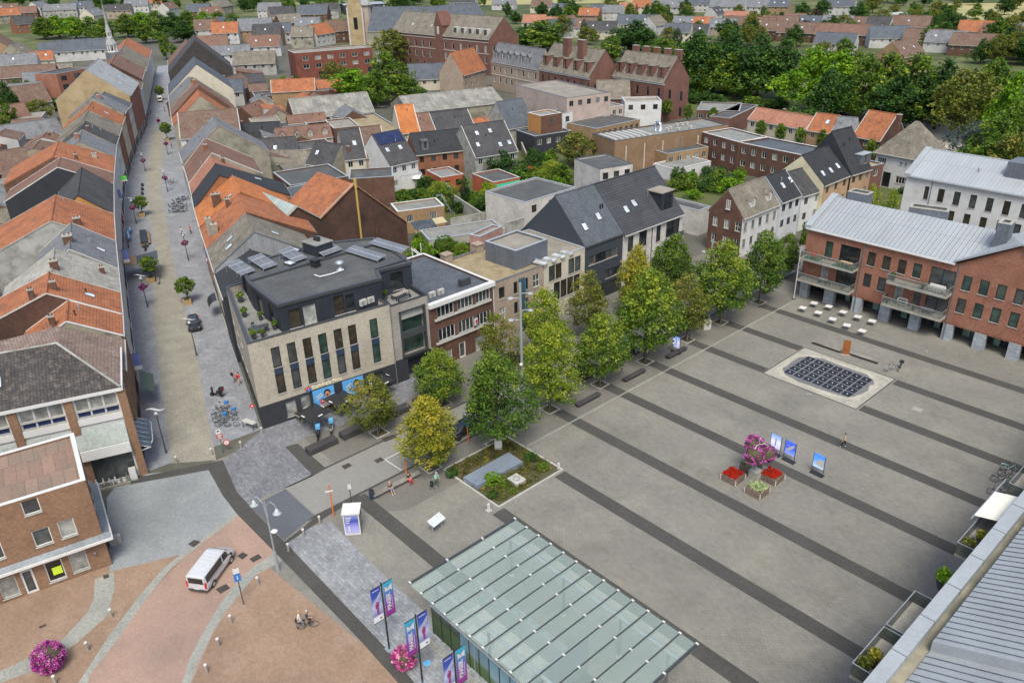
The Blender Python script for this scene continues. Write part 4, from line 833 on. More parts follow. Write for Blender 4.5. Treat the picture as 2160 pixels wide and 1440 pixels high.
m=thing('garden_sofa','white garden sofa at the right end of the upper right balcony','sofa',bal(19.6,.8,6.71));q=MB();q.box(-1.0,1.0,-.4,.4,.1,.42);q.box(-1.0,1.0,.25,.42,.42,.85);q.box(-1.05,-.9,-.4,.4,.1,.62);q.box(.9,1.05,-.4,.4,.1,.62);q.build('frame',WHITE,m);q=MB();q.box(-.88,.88,-.38,.24,.43,.55);q.build('cushion',OFFW,m,bevel=.03)
planter(bal(18.0,1.2,6.71),'round green pot plant beside the white balcony sofa',.9,fol=LF_GRN);planter(bal(13.9,1.0,6.71),'dark pot plant at the left end of the upper right balcony',1.0)
m=thing('shelf_rack','white slatted shelf rack on the lower right balcony','shelf',bal(15.6,.6,3.36));q=MB();[q.box(-.6,.6,-.25,.25,z,z+.05) for z in(.2,.6,1.0)];q.build('shelf',WHITE,m)
for sx in(-.6,.6):q=MB();q.box(sx-.03,sx+.03,-.25,.25,0,1.05);q.build('side_frame',WHITE,m)
table(bal(19.2,.9,3.36),0,'grey covered table on the lower right balcony',1.4,.8,top=GREYM);planter(bal(17.4,1.2,3.36),'red flowering pot on the lower right balcony',.7,fol=leafmat('leaf_redflower',(.35,.02,.02),(.12,.10,.02),(.5,.03,.03)));planter(bal(13.8,1.2,3.36),'red flowering pot at the left end of the lower right balcony',.7,fol=MATS['leaf_redflower'])
t=thing('shop_disc_sign','round yellow sign in the glazed ground floor of the orange brick block','sign',bal(28.1,-2.6,1.2));q=MB();q.rod((0,0,.4),(0,-.06,.4),.45,n=20);q.build('disc',paint('sign_yellow',(.7,.5,.05)),t)
# --- zinc roofed block in the lower right corner
XR=-10.9
lr=thing('zinc_roof_block','block with pale ribbed zinc roof and broad parapet filling the lower right corner','building',(0,0,0));m=MB();m.box(XR,16,18,100,0,10.2);m.build('wall',B_RED,lr)
m=MB();m.box(XR-.15,XR+.75,18,100,10.1,10.95);m.build('parapet',ZINCP,lr)
m=MB()
for y in range(20,100,4):m.box(XR-.17,XR+.77,y,y+.05,10.56,10.975)
m.build('parapet_joint',ZINCD,lr)
m=MB();m.box(XR+.75,XR+1.75,18,100,10.1,10.35);m.build('valley_gutter',mat('gutter_moss',(.30,.27,.20),col2=(.16,.16,.12),ns=.5),lr)
sl=.42
for(y0,y1,dz) in((18,42.0,-.25),(42.0,62.5,.55),(62.5,100,.0)):
 m=MB();m.slab([(XR+1.4,y0,10.7+dz),(XR+1.4,y1,10.7+dz),(XR+14,y1,10.7+dz+sl*12.6),(XR+14,y0,10.7+dz+sl*12.6)][::-1],.9 if dz>0 else.3);ro=m.build('roof',ZINCP,lr)
 m=MB();y=y0+.45
 while y<y1:m.slab([(XR+1.4,y-.02,10.77+dz),(XR+1.4,y+.02,10.77+dz),(XR+14,y+.02,10.77+dz+sl*12.6),(XR+14,y-.02,10.77+dz+sl*12.6)],.06);y+=.62
 m.build('standing_seam',ZINCD,ro)
DKR=bpy.data.materials.new('smoked_rail');DKR.use_nodes=True;_b=DKR.node_tree.nodes['Principled BSDF'];_b.inputs['Base Color'].default_value=(.10,.12,.105,1);_b.inputs['Roughness'].default_value=.15;_b.inputs['Alpha'].default_value=.6
def balc(y0,y1,lab_i):
 o_=MB();o_.box(XR-1.9,XR-.02,y0,y1,7.55,7.8);sl_=o_.build('balcony',P_CONC,lr)
 q=MB();q.box(XR-1.9,XR-1.87,y0,y1,7.85,8.8);q.box(XR-1.88,XR,y0,y0+.03,7.85,8.8);q.box(XR-1.88,XR,y1-.03,y1,7.85,8.8);q.build('glass_rail',DKR,sl_,uv=False)
 q=MB();q.tube([(XR,y0,8.85),(XR-1.9,y0,8.85),(XR-1.9,y1,8.85),(XR,y1,8.85)],.04,5);q.build('handrail',STEEL,sl_)
for k,(y0,y1) in enumerate(((30.5,35.5),(39.3,43.6),(43.9,48.3),(55.5,62.0),(66,70))):balc(y0,y1,k)
planter((XR-1.2,41.0,7.8),'yellow green plant in a dark pot on the long right hand balcony',1.5,fol=LF_YEL);planter((XR-1.4,40.0,7.8),'olive bush at the balcony corner by the zinc parapet',1.4,fol=LF_OLV);planter((XR-1.3,56.2,7.8),'dark shrub on the balcony below the cream awning',1.4,fol=LF_OLV);planter((XR-1.0,57.8,7.8),'yellow shrub on the balcony below the cream awning',1.3,fol=LF_YEL);planter((XR-1.3,52.3,6.8),'lime green bush peeping past the zinc parapet',2.0,fol=LF_LIM)
t=thing('awning','taut cream sun awning on the upper right balcony beside the parapet','awning',(XR-.1,58.8,9.9));m=MB();m.slab([(0,0,0),(0,4.2,0),(-2.0,4.2,-.45),(-2.0,0,-.45)],.03);m.build('cloth',paint('awning_cream',(.80,.78,.66),rough=.8),t);m=MB();m.rod((-2.0,-.6,-.48),(-2.0,6.6,-.48),.05);m.build('front_bar',STEEL,t)
# --- white block with zinc roof behind
wz=house('white rendered block with grey zinc roof and slim windows behind the orange block',(-57.0,145.5),0,40,13.5,11.0,'gx',3.3,P_WHITE,ZINC,{'f':[(3.2+2.62*k+(0 if k else.3),4.25+2.62*k,7.3,9.6,'green') for k in range(14)]+[(2.9+2.62*k,3.95+2.62*k,3.9,6.2,'green') for k in range(14)]},over=.3,cat='building',name='building',sidewall=B_RED,gutter=ZINCP)
m=MB();m.slab([(-.3,-.4,11.3),(.8,-.4,11.3),(.8,6.75,14.8),(-.3,6.75,14.8)],.5);m.build('gable_coping',ZINCP,wz)
m=MB();m.box(14.5,24,3.0,7.5,12.4,15.2);m.build('roof_box',ZINCD,wz);m=MB();m.rod((4.6,-.08,.2),(4.6,-.08,10.9),.07);m.build('downpipe',GREYM,wz)
for(e1,e2,b,h,lab) in(((1918,437),(2000,448),(1925,430),14.8,'long slate grey stair tower behind the ribbed zinc roof'),((2105,470),(2133,475),(2112,455),16.3,'square slate grey roof tower with stone cap at the right'),((1788,404),(1830,412),(1800,395),14.2,'small slate grey stair tower beside the lime trees')):
 fpx(lab,e1,e2,b,h,wall=ZINCD,roofm=GRAVG,depth=2.2,capm=P_CONC,cat='roof tower',name='roof_tower')
# ---------------- left foreground buildings
P0,P1=at(0,1275),at(237,1190)
u=(P1-P0).normalized();P0=P1-u*14
ang=math.atan2(u.y,u.x)
def onL(px,py):p=onplane(px,py,(P0.x,P0.y),(u.x,u.y));return((p-P0).dot(u),p.z)
def rectpx(a,b,st):(x0,z1),(x1,z0)=onL(*a),onL(*b);return(min(x0,x1),max(x0,x1),max(.02,min(z0,z1)),max(z0,z1),st)
W0=[rectpx((40,1056),(89,1077),'white1'),rectpx((96,1037),(144,1060),'white1'),rectpx((64.5,1122),(114,1142),'white1'),rectpx((119,1102),(165,1125),'white1'),rectpx((-8,1226),(45,1251),'curt'),rectpx((40,1207),(87,1252),'door'),rectpx((91,1189),(142,1216),'white1'),rectpx((142,1170),(191,1196),'curt'),rectpx((-40,1152),(13,1175),'white1'),rectpx((-70,1085),(-16,1110),'white1')]
W0=[w for w in W0 if w[1]<13.8 and w[0]>.3]
zt0=onL(187,1008)[1]
tb=house('tan brick corner house with flat red brown roof and white framed windows, lower left',(P0.x,P0.y),ang,14,8.8,zt0-.3,'flat',0,B_LL,mat('red_brown_felt',(.25,.165,.125),col2=(.20,.155,.12),ns=.3,pat=1,size=(1.0,3.2),mortar=.035,mcol=.68,tone=.12,offset=.5,stain=(.22,.15,.12),stain_ns=.6,stain_amt=.5),{'f':W0,'r':[(1.0,1.9,5.6,7.0,'white1'),(3.0,3.9,5.6,7.0,'white1'),(5.4,6.3,5.6,7.0,'white1'),(1.0,1.9,3.4,4.8,'white1'),(3.0,3.9,3.4,4.8,'white1'),(1.2,3.4,.2,2.2,'shop'),(5,7.4,.2,2.2,'shop')]},parapet=.22,capm=WHITE,cat='building',name='building')
m=MB();zc=onL(225,1128)[1]
m.slab([(-.2,-.55,zc),(14.6,-.55,zc),(14.6,.0,zc+.3),(-.2,.0,zc+.3)],.12);m.slab([(14.6,-.55,zc),(14.6,9,zc),(14.0,9,zc+.3),(14.0,-.1,zc+.3)],.12);m.build('lead_canopy',mat('lead',(.22,.25,.27),rough=.5,var=.15),tb)
m=MB();m.box(-.2,14.7,-.68,-.55,zc-.2,zc+.03);m.box(14.6,14.72,-.6,9,zc-.2,zc+.03);m.build('canopy_board',WHITE,tb)
t=thing('wall_lamp','small lamp on the brick wall between the right shop windows','lamp',tuple(P0+u*(13.0)+Vector((.1*u.y,-.1*u.x,2.0))),ang);m=MB();m.ball((0,-.15,0),.12);m.rod((0,0,0),(0,-.15,0),.03);m.build('lamp',GREYM,t)
t=thing('notice','lime yellow notice stuck inside the shop window','notice',tuple(P0+u*((W0[2][0]+W0[2][1])/2)),ang)
x0,z1=onL(107,1195);q=P0+u*x0;t.location=(q.x+.02,q.y,z1-1.0);m=MB();m.box(0,.75,.05,.07,0,.8);m.build('paper',paint('lime_paper',(.55,.75,.05)),t)
C0=at(300,1000);uc=Vector((.316,.949,0)).normalized();Lc=26;C1=C0-uc*Lc;angc=math.atan2(uc.y,uc.x)
C1=C0-uc*Lc
def onC(px,py):p=onplane(px,py,(C1.x,C1.y),(uc.x,uc.y));return((p-C1).dot(uc),p.z)
Hc=10.7
cbz=thing('white_banded_corner_building','corner shop building with mossy black hipped roof, white bands and brown pilasters','building',(C1.x,C1.y,0),angc)
pil=[Lc-.2-k*4.9 for k in range(6)]
hs=[]
for k in range(5):
 b=pil[k]-.1;a=pil[k+1]+.9
 for q in range(3):ww=(b-a)/3;hs+=[(a+q*ww+.04,a+(q+1)*ww-.04,8.85,10.25,'curt'),(a+q*ww+.04,a+(q+1)*ww-.04,8.1,8.8,'navy')]
WS['navy']=(OFFW,[paint('navy_panel',(.02,.035,.10))],1,1,.05)
m=MB();T=lambda a,z,t:(a,t,z)
panel(m,T,Lc,3.6,Hc,hs,0);hh=[(Lc-6.3,Lc-.4,0.15,3.5,'shop')];panel(m,T,Lc,0,3.6,hh,0)
SD=sides(Lc,9.5)
side_h=[(1.0+k*1.3,2.1+k*1.3,7.9,9.9,'white1') for k in range(5)];panel(m,SD['r'][1],9.5,0,Hc,side_h+[(1,7,.2,2.6,'shop')],0);panel(m,SD['b'][1],Lc,0,Hc,[]);panel(m,SD['l'][1],9.5,0,Hc,[])
m.build('wall',P_WHITE,cbz)
for h in hs+hh:window(cbz,T,h)
for h in side_h+[(1,7,.2,2.6,'shop')]:window(cbz,SD['r'][1],h)
for k in range(6):mm=MB();mm.box(pil[k],pil[k]+.8,-.22,-.01,0,Hc-.3);mm.build('pilaster',B_LL,cbz)
m=MB();m.box(-.2,Lc+.3,-.45,.1,Hc-.25,Hc+.12);m.box(Lc,Lc+.45,-.4,9.5,Hc-.25,Hc+.12);m.box(0,Lc+.1,-.16,-.01,7.3,8.0);m.build('white_band',WHITE,cbz)
m=MB();m.slab([(Lc-30.3,-.5,4.7),(Lc-.25,-.5,4.7),(Lc-.25,-.12,6.9),(Lc-30.3,-.12,6.9)],.1);m.build('glazed_canopy',mat('frosted_panel',(.42,.47,.44),rough=.35),cbz);m=MB();m.box(Lc-30.4,Lc-.25,-.75,-.6,3.5,4.65);m.build('white_fascia',WHITE,cbz)
r=MB();rz_=14.1
ridA,ridB=(0,6.0,rz_),(Lc-5,6.0,rz_)
r.slab([(-.2,-.4,Hc+.14),(Lc+.3,-.4,Hc+.14),ridB,(-.2,6,rz_)],.12);ro=r.build('roof',T_CHIM,cbz)
r=MB();r.slab([(Lc+.3,-.4,Hc+.14),(Lc+.3,10.0,Hc+.14),(Lc-5,10.5,rz_),ridB],.12);r.slab([(-.2,6,rz_),ridB,(Lc-5,10.5,rz_),(-.2,12,Hc)],.12);r.build('side_roof',tile('pinkgrey',(.25,.18,.15),col2=(.18,.13,.11),stain=(.42,.36,.3),stain_ns=1.4),cbz)
m=MB();m.rod((Lc+.3,-.4,Hc+.2),ridB,.12);m.rod(ridB,(-.2,6,rz_),.12);m.build('ridge',P_GREY,cbz)
sp=onC(92,778)
skylight(ro,(Lc-10.6,2.7,Hc+.14+.485*3.3),(1,0,0),Vector((0,6.4,3.26)).normalized(),Vector((0,-3.26,6.4)).normalized(),1.0,1.2)
t=thing('shop_awning','white framed curved glass awning on the street side of the corner shop','awning',(C0.x,C0.y,2.6),math.atan2(.306,-.956));m=MB()
for k in range(7):m.rod((.5+k*1.0,-.1,.9),(.5+k*1.0,-1.5,.1),.04,n=5)
m.tube([(.2,-.1,.1),(.6,-1.3,.08),(2,-1.7,.08),(6,-1.7,.08),(6.8,-1.2,.08),(7,-.1,.1)],.06,6);m.build('frame',WHITE,t);m=MB();m.slab([(.5,-.1,.85),(6.6,-.1,.85),(6.6,-1.55,.12),(.5,-1.55,.12)],.03);m.build('pane',G_MD,t)
t=thing('shop_awning','dark green sloping shop awning farther up the left side of the street','awning',tuple(at(296,800,3.0)),math.atan2(.306,-.956));m=MB();m.slab([(-2.5,0,0),(2.5,0,0),(2.5,-1.4,-.8),(-2.5,-1.4,-.8)],.05);m.build('cloth',paint('awning_green',(.07,.10,.085),rough=.8),t)
for k in range(26):
 s_=Lc-6.0+.19*k+rnd.uniform(-.05,.05);row=k%3;q=C1+uc*s_+Vector((uc.y,-uc.x,0))*(.25+.32*row);q.z=.02
 t=thing('vase','ornament in the crowded pavement display of the corner shop','ornament',tuple(q),0,'ornaments in front of the corner shop');m=MB();h_=rnd.uniform(.3,.8);r_=rnd.uniform(.07,.16);m.lathe([(r_*.7,0),(r_,h_*.45),(r_*.4,h_*.8),(r_*.6,h_)],n=8);m.build('body',rnd.choice([WHITE,OFFW,BLACKM,P_GREY,GREENP,W_GREY,CHROME]),t)
t=thing('display_step','low green planted edge under the corner shop ornaments','planter',tuple(C1+uc*(Lc-6.3)+Vector((uc.y,-uc.x,0))*1.3),angc);m=MB();m.box(0,5.2,0,.22,0,.25);m.build('kerb',P_OLD,t)
t=thing('electric_cabinet','white meter cabinet standing at the foot of the corner pilaster','cabinet',tuple(C0+Vector((.35,-.9,0))),angc);m=MB();m.box(-.35,.35,-.2,.2,0,1.5);m.build('body',OFFW,t,bevel=.03);m=MB();m.box(-.3,.3,-.215,-.2,.2,1.4);m.build('door',WHITE,t)
t=thing('utility_cabinet','light grey utility box on the wall side of the tan brick house','cabinet',tuple(at(246,1147)),angc);m=MB();m.box(-.5,.5,-.25,.25,0,1.0);m.build('body',P_GREY,t,bevel=.03)
# ---------------- left row along the street
def pl_at(PLs,s):
 for a,b in zip(PLs,PLs[1:]):
  l=math.dist(a,b)
  if s<=l:return Vector((a[0]+(b[0]-a[0])*s/l,a[1]+(b[1]-a[1])*s/l,0))
  s-=l
 return Vector((PLs[-1][0],PLs[-1][1],0))
def lrow(label,s0,s1,h,rise,depth,wall,roofm,front=P_WHITE,nw=3,fl=2,ratio=1.0,**k):
 A,Bq=pl_at(LB,s0+.03),pl_at(LB,s1-.03);u=Bq-A;w=u.length;u/=w
 wins={'f':rows(w,fl,nw,min(1.0,w/nw*.55),1.6,h-2.3-(fl-1)*3.0,3.0,'grey',simple=True)+[(.4,w-.4,.15,2.5,'shop',True)]}
 r_=house(label,(A.x,A.y),math.atan2(u.y,u.x),w,depth*(1+ratio),h,'gx',rise,front,roofm,wins,ry=depth,hb=h if ratio==1 else max(3.0,h-1.0),sidewall=wall,over=.25,**k)
 return r_
lrow('small orange tiled house stepping down behind the black hipped roof',14.3,20.9,10,2.8,5,P_OLD,T_OR,front=B_LL,nw=2,verge=WHITE,chims=[(1.2,6.5,1.4)])
lrow('dark pink tiled lean house next to the corner shop',5.8,14.2,9.6,3,6.5,B_LL,MATS['tiles_pinkgrey'],front=B_LL,nw=2,skyl=[(2.6,.45)])
lrow('large bright orange tiled house with white verge strips and roof window',21,28.7,10,4.1,7,B_DARK,T_OR,front=P_WHITE,nw=4,skyl=[(3.4,.42)],verge=OFFW,ratio=1.9,chims=[(2.0,6.3,1.2),(.6,8.6,1.3)])
lrow('weathered pale slate roofed house beyond the large orange roof',28.8,38.4,10,4.1,6.7,P_OLD,S_OLD,nw=3,chims=[(1.4,6.4,1.2,.9),(5.5,1.5,1.0)])
lrow('dark slate roofed house with long roof light beyond the weathered roof',38.5,51.7,10,3.6,5,P_GREY,S_GR,nw=3,skyl=[(5.5,.32)],chims=[(4.2,5.2,1.0,1.2)],verge=OFFW)
lrow('house with concrete faced gable and faded orange roof',51.8,67.4,10,4.2,7.5,P_GREY,T_OR,nw=3,ratio=1.6,chims=[(3,4.4,1.0,1.0)],verge=P_CONC)
lrow('purple grey roofed house with orange rendered gable',67.6,88.4,10,3.6,4.4,P_ORG,T_DK,nw=3,verge=BLACKM)
lrow('brown tiled house with slate blue gable wall',88.5,97.5,10,4.1,8.3,P_BLK,T_RB,nw=3,verge=P_WHITE,ratio=1.2)
lrow('orange tiled house with small chimneys on the left of the street',97.6,112.8,10,4.3,9.6,B_BROWN,T_OR,nw=4,chims=[(3,6,1.1),(9,3.2,1.0,.9,.9,P_GREY)])
lrow('grey slate house with gabled party wall left of the street',112.9,125,10,3.8,6,P_OLD,S_GR,nw=4,chims=[(5,6.5,1.2,.9,.9,B_RED)])
lrow('house with steep dark roof and white ornate facade',125.2,134,10.2,4,6,P_OLD,T_DK,front=P_WHITE,nw=4,chims=[(2,5,.9)])
lrow('slate roofed house with orange brick frontage halfway up the street',134.2,146,10.4,4.2,6.5,P_OLD,T_MOSS,front=B_ORANGE,nw=4)
lrow('mossy roofed house with bright orange roof patch',146.2,158,10.8,4.2,6.6,P_OLD,T_OR,front=P_CREAM,nw=4,skyl=[(5,.5)])
lrow('house with olive rendered gable and grey roof',158.2,168,11.5,4.4,6.6,P_OLD,S_GR,front=B_RED,nw=4,chims=[(3,5.5,1.0,.8,.8,B_RED)])
lrow('white rendered house with dark roof terrace',168.2,177.8,11,3.4,6,P_WHITE,S_BL,front=P_WHITE,nw=4)
lrow('tall house with ochre gable and pale lead roof near the spire',178,204,13.0,7.5,9.5,P_TAN if False else plaster('ochre',(.38,.30,.18),col2=(.30,.23,.13)),S_LT,front=B_RED,nw=6,fl=3,skyl=[(8,.3),(16,.4)])
lrow('narrow brown roofed house past the ochre gable',204.2,222,10.6,4.0,6.6,P_WHITE,T_BR,front=P_WHITE,nw=5)
lrow('long house with patched orange and brown roof near the end of the street',222.2,250,11.5,5.5,8,B_DARK,T_RB,front=P_CREAM,nw=6)
lrow('slate roofed row end house beside the green square',250.2,290,10.5,5.5,8,P_OLD,T_MOSS,front=P_WHITE,nw=8)
lrow('last house on the left where the street meets the trees',290.2,322,10.5,5.5,8,P_OLD,T_OR,front=P_WHITE,nw=6)
# ---------------- right row of the street
def rrow(label,s0,s1,h,rise,depth,wall,roofm,ratio=1.0,front=None,**k):
 A,Bq=pl_at(RB,s1-.03),pl_at(RB,s0+.03);u=Bq-A;w=u.length;u/=w;n=max(2,int(w/2.6))
 wins={'f':rows(w,2,n,1.0,1.6,h-5.2,3.0,'grey',simple=True)+[(.4,w-.4,.15,2.5,'shop',True)]}
 return house(label,(A.x,A.y),math.atan2(u.y,u.x),w,depth*(1+ratio),h,'gx',rise,front or P_CREAM,roofm,wins,ry=depth,sidewall=wall,over=.25,**k)
r0=rrow('slate house with pale sheet clad gable right behind the corner block',28.1,37.4,10.0,4.4,6.0,mat('pale_sheet_cladding',(.27,.285,.30),pat=1,size=(.35,9),mortar=.02,mcol=.7,offset=0),T_MOSS,ratio=1.3,skyl=[(6.5,.42),(4.0,.5),(6.0,.6,'b')],verge=GREYM)
rrow('low black clad gable wedged between the corner block and the slate house',18.4,28.0,9.4,2.6,5.0,C_DARK,T_BLK,front=C_DARK)
rrow('lower orange pantiled house behind the slate gable',37.5,48.6,10.0,4.6,6.3,B_DARK,T_OR,ratio=1.5,chims=[(8,1.5,1.6,1.0,.9,P_OLD),(6.5,.9,2.6,.9,.8,P_OLD),(2,4.5,1.3)],front=B_BEIGE)
rrow('orange tiled house with tall chimney and roof light on the right of the street',48.7,59.8,10.2,4.6,6.9,B_ORANGE,T_ORB,ratio=1.15,chims=[(8,3.2,1.9,.7,1.4,B_BROWN)],skyl=[(9,.75)],front=B_RED)
rrow('house with black slate roof over an orange tile hung gable',59.9,69.0,10.2,4.9,4.8,tile('hung',(.36,.16,.08)),T_BLK,ratio=2.3,verge=BLACKM,front=B_RED,skyl=[(3,.4,'b')])
rrow('salmon tiled house between the black slate and white verged roofs',69.1,77.8,10.2,4.6,4.6,P_OLD,T_PINK,ratio=1.5,front=B_RED,chims=[(2,6.5,1.0)])
rrow('brown tiled house with broad white gable verges',77.9,92.5,10.2,4.9,4.9,P_OLD,T_RB,ratio=1.7,verge=WHITE,front=B_RED,chims=[(8,4.2,1.2,.9,.7,B_ORANGE)])
rrow('tall house with mossy green rendered gable wall',98.5,110.0,9.6,6.6,8.4,P_OLD,S_GR,ratio=1.1,verge=B_BEIGE,front=P_WHITE)
rrow('low slate blue roofed shop on the right of the street',92.6,98.4,9.0,2.2,5,P_OLD,T_DK,front=P_WHITE)
hpx('long brown tiled roof broadside to the viewer beside the street',(380,293),(508,282),(362,240),9,33,P_WHITE,T_BR,nw=(2,4,'white'),verge=OFFW,chims=[(9,2.2,1.6,.9)])
zz=[('orange and mossy roofed house with rough brick gable',139,150,10,6.5,7.5,P_OLD,T_OR),('brown roofed house with ruined looking chimney stack',150.2,160,10.5,7,8,B_BROWN,T_RB),('grey slate house with orange chimney beside the rough gable',160.2,176,9.5,6.5,8,P_OLD,T_MOSS),('white fronted grey roofed house halfway up the right side',176.2,192,9.5,5,6.5,P_WHITE,S_GR),('cream gabled house with slate verges near the top of the street',192.4,214,9.8,8.0,9.5,P_CREAM,S_BL),('very tall black tiled roof near the top of the street',240,262,10,10.5,11,slate('wallblack',(.06,.055,.055)),T_DK),('pink gabled house at the top of the street by the trees',262.3,284,10,7,8,P_OLD,T_RB)]
for lab,a,b,h,ri,de,wl,rf in zz:rrow(lab,a,b,h,ri,de,wl,rf,chims=[(3,de*.9,1.3,.8,.8,B_ORANGE)] if 'chimney' in lab else())
# --- brick warehouse with three gables behind the corner block
wx0,wx1=-115.5,-127.0
prof=[(46.5,10.6),(54.2,10.6),(57.5,12.6),(61.3,9.7),(68.3,14.0),(78.2,5.0)]
wg=thing('brick_warehouse','dark brick warehouse with zigzag gables and ochre flue pipe behind the corner block','warehouse',(wx0,46.5,0),0);P2=[(y-46.5,z) for y,z in prof];D=wx1-wx0
m=MB();m.add([(0,0,0)]+[(0,y,z) for y,z in P2]+[(0,31.7,0)]);m.add([(D,0,0)]+[(D,y,z) for y,z in P2]+[(D,31.7,0)]);m.add([(0,31.7,0),(D,31.7,0),(D,31.7,5),(0,31.7,5)]);m.add([(0,0,0),(D,0,0),(D,0,10.6),(0,0,10.6)]);m.build('wall',B_DARK,wg)
for i in range(5):
 (ya,za),(yb,zb)=P2[i],P2[i+1];m=MB();m.slab([(.25,ya,za+.14),(.25,yb,zb+.14),(D-.2,yb,zb+.14),(D-.2,ya,za+.14)],.12);m.build('roof',[T_DK,mat('glazed_sheet',(.34,.41,.385),rough=.3,pat=1,size=(.9,4),mortar=.05,mcol=.6,offset=0),MATS.get('glazed_sheet'),T_OR,T_OR][i],wg)
 m=MB();m.slab([(.12,ya,za+.24),(.12,yb,zb+.24),(-.28,yb,zb+.24),(-.28,ya,za+.24)],.12);m.build('coping',B_BEIGE,wg)
m=MB();m.rod((.18,22.0,3),(.18,22.0,13.4),.2,n=10);m.rod((.18,22.0,13.4),(.18,22.0,15.0),.26,n=10);m.build('flue',paint('ochre_pipe',(.42,.30,.08),rough=.6),wg)
for y_,lab in((12,0),(25,0)):m=MB();m.box(.0,.22,y_,y_+.5,0,7.5);m.build('pier',B_DARK,wg)
# --- blocks and houses of the middle ground
H6={}
def dorm(t,w,d_,z,he,xs,wall=P_WHITE,roofm=None,dw=1.3,fr=.28,gable=True,hh=1.5,st='white'):
 root=t;ry=d_
 for x in xs:dormer(root,dw,x,ry*fr*.35,he+(z-he)*fr*.35,he+(z-he)*fr*.35+hh,ry*.42,wall,roofm or T_BR,gable,st)
t,w,d,z=hpx('broad brown tiled house with white framed dormers',(585,300),(702,288),(540,276),6,38,P_PINK,T_RB,nw=(1,4,'white'),chims=[(9,5,1.0)]);dorm(t,w,5,z,6,[1.5,5.2,8.4,12.2],P_PINK,T_RB)
t,w,d,z=hpx('steep slate house with cream gable and one roof window',(727,337),(772,332),(707,277),6.5,48,P_CREAM,T_DK,nw=(2,2,'white'),skyl=[(3,.5)],chims=[(1.3,1.2,1.3,.6)])
hpx('rust brown tiled house beside the cream gabled slate house',(773,332),(818,327),(748,271),6.5,48,B_BEIGE,T_BR,nw=(2,2,'white'),skyl=[(1.6,.22),(4.4,.22)],verge=OFFW)
t,w,d,z=hpx('white walled house with dark blue solar panels along its ridge',(822,350),(881,337),(802,282),6,42,P_WHITE,T_DK,nw=(2,3,'white'),skyl=[(1.6,.45),(5,.45)])
m=MB();rr_=(z-6)/(d/2);m.slab([(.4,d/2*.62,6+(z-6)*.62+.28),(w-.4,d/2*.62,6+(z-6)*.62+.28),(w-.4,d/2*.97,6+(z-6)*.97+.28),(.4,d/2*.97,6+(z-6)*.97+.28)],.06);m.build('solar_panel',glass('solar_blue',(.02,.03,.09),rough=.15),t)
t,w,d,z=hpx('black roofed house with orange brick walls and box dormer',(877,327),(997,314),(862,283),6,40,B_ORANGE,T_BLK,nw=(2,5,'black'),gutter=OFFW);dorm(t,w,d/2,z,6,[2.6],ZINCD,FELT,1.6,.5,False,2.0,'black')
hpx('grey tiled house with five roof windows beside the black roof',(1002,332),(1092,318),(987,265),5.5,42,P_GREY,T_DK,nw=(1,4,'white'),skyl=[(3,.7),(6.5,.72),(2,.35),(7.5,.25),(10,.28)],verge=OFFW)
hpx('vivid orange steep roof with cream gable end',(845,281),(885,277),(820,225),5.5,50,P_CREAM,T_ORB,nw=(1,2,'white'),verge=OFFW)
hpx('brown roofed house right of the vivid orange roof',(887,278),(917,275),(870,242),5.5,42,P_CREAM,T_RB,verge=OFFW)
hpx('grey sheet roofed house right of the vivid orange roof',(920,277),(1001,267),(902,240),5.5,40,P_CREAM,ASB if False else T_DK,verge=OFFW)
hpx('small faded orange roof tucked behind the grey tiled house',(1002,267),(1036,262),(998,252),5,35,P_CREAM,T_OR)
hpx('yellow brick shed with orange tiled roof',(572,195),(665,190),(570,170),6,40,B_YEL,T_OR,verge=OFFW)
hpx('big weathered asbestos roofed hall with brick gables',(622,252),(790,235),(577,213),5.5,30,B_BROWN,ASB,verge=P_CONC)
hpx('long low asbestos roofed shed in front of the gardens',(862,238),(1064,216),(1035,185),5,20,P_OLD,ASB)
hpx('brown tiled rear wing in front of the asbestos hall',(608,262),(690,254),(600,246),5,30,B_BROWN,T_RB)
hpx('dark tiled cottage with roof light between brown roof and warehouse',(645,345),(700,352),(672,300),5.5,45,P_OLD,T_DK,skyl=[(2,.5)])
hpx('mossy pyramid roofed outbuilding left of the cream gable',(560,345),(648,348),(600,318),5,30,P_GREY,T_MOSS)
fpx('flat felt roofed extension with domed skylight',(612,392),(735,372),(600,360),7.5,wall=B_BROWN,roofm=FELT,wins=(1,4,'dark'))
fpx('zinc roofed twin gable annex beside the orange warehouse roof',(620,420),(690,405),(612,395),8.6,wall=P_GREY,roofm=S_BL)
fpx('flat roofed brick extension with chimney and white rooflight',(745,285),(848,273),(702,248),6.0,wall=B_BROWN,roofm=GRAV,wins=(1,3,'dark'))
fpx('low brown brick garage block left of the garden',(735,378),(830,372),(720,345),6.5,wall=B_BROWN,roofm=FELT,depth=8)
fpx('yellow brick workshop with white skylight frames',(838,447),(937,434),(820,430),4.6,wall=B_YEL,roofm=FELTL,wins=(1,2,'white3'),capm=WHITE)
fpx('long flat garage roof behind the square front houses',(905,507),(1064,483),(870,488),3.2,wall=P_CONC,roofm=FELTL)
fpx('white brick annex with row of white rooflights',(1108,428),(1215,395),(1086,420),7.0,wall=B_WHITE,roofm=FELT,wins=(2,3,'black'),depth=11)
fpx('white brick cube house with flat dark roof',(1266,357),(1335,346),(1203,336),8.0,wall=B_WHITE,roofm=FELT,wins=(2,3,'black'),capm=DGREY)
fpx('rust red garden house with green awning',(1040,385),(1097,374),(998,366),3.6,wall=P_RED,roofm=FELT,wins=(1,2,'black'),capm=STONEL)
fpx('rust red garden room with potted plants on its roof',(930,375),(978,367),(888,361),3.8,wall=P_RED,roofm=FELTL,wins=(1,2,'black'),capm=OFFW)
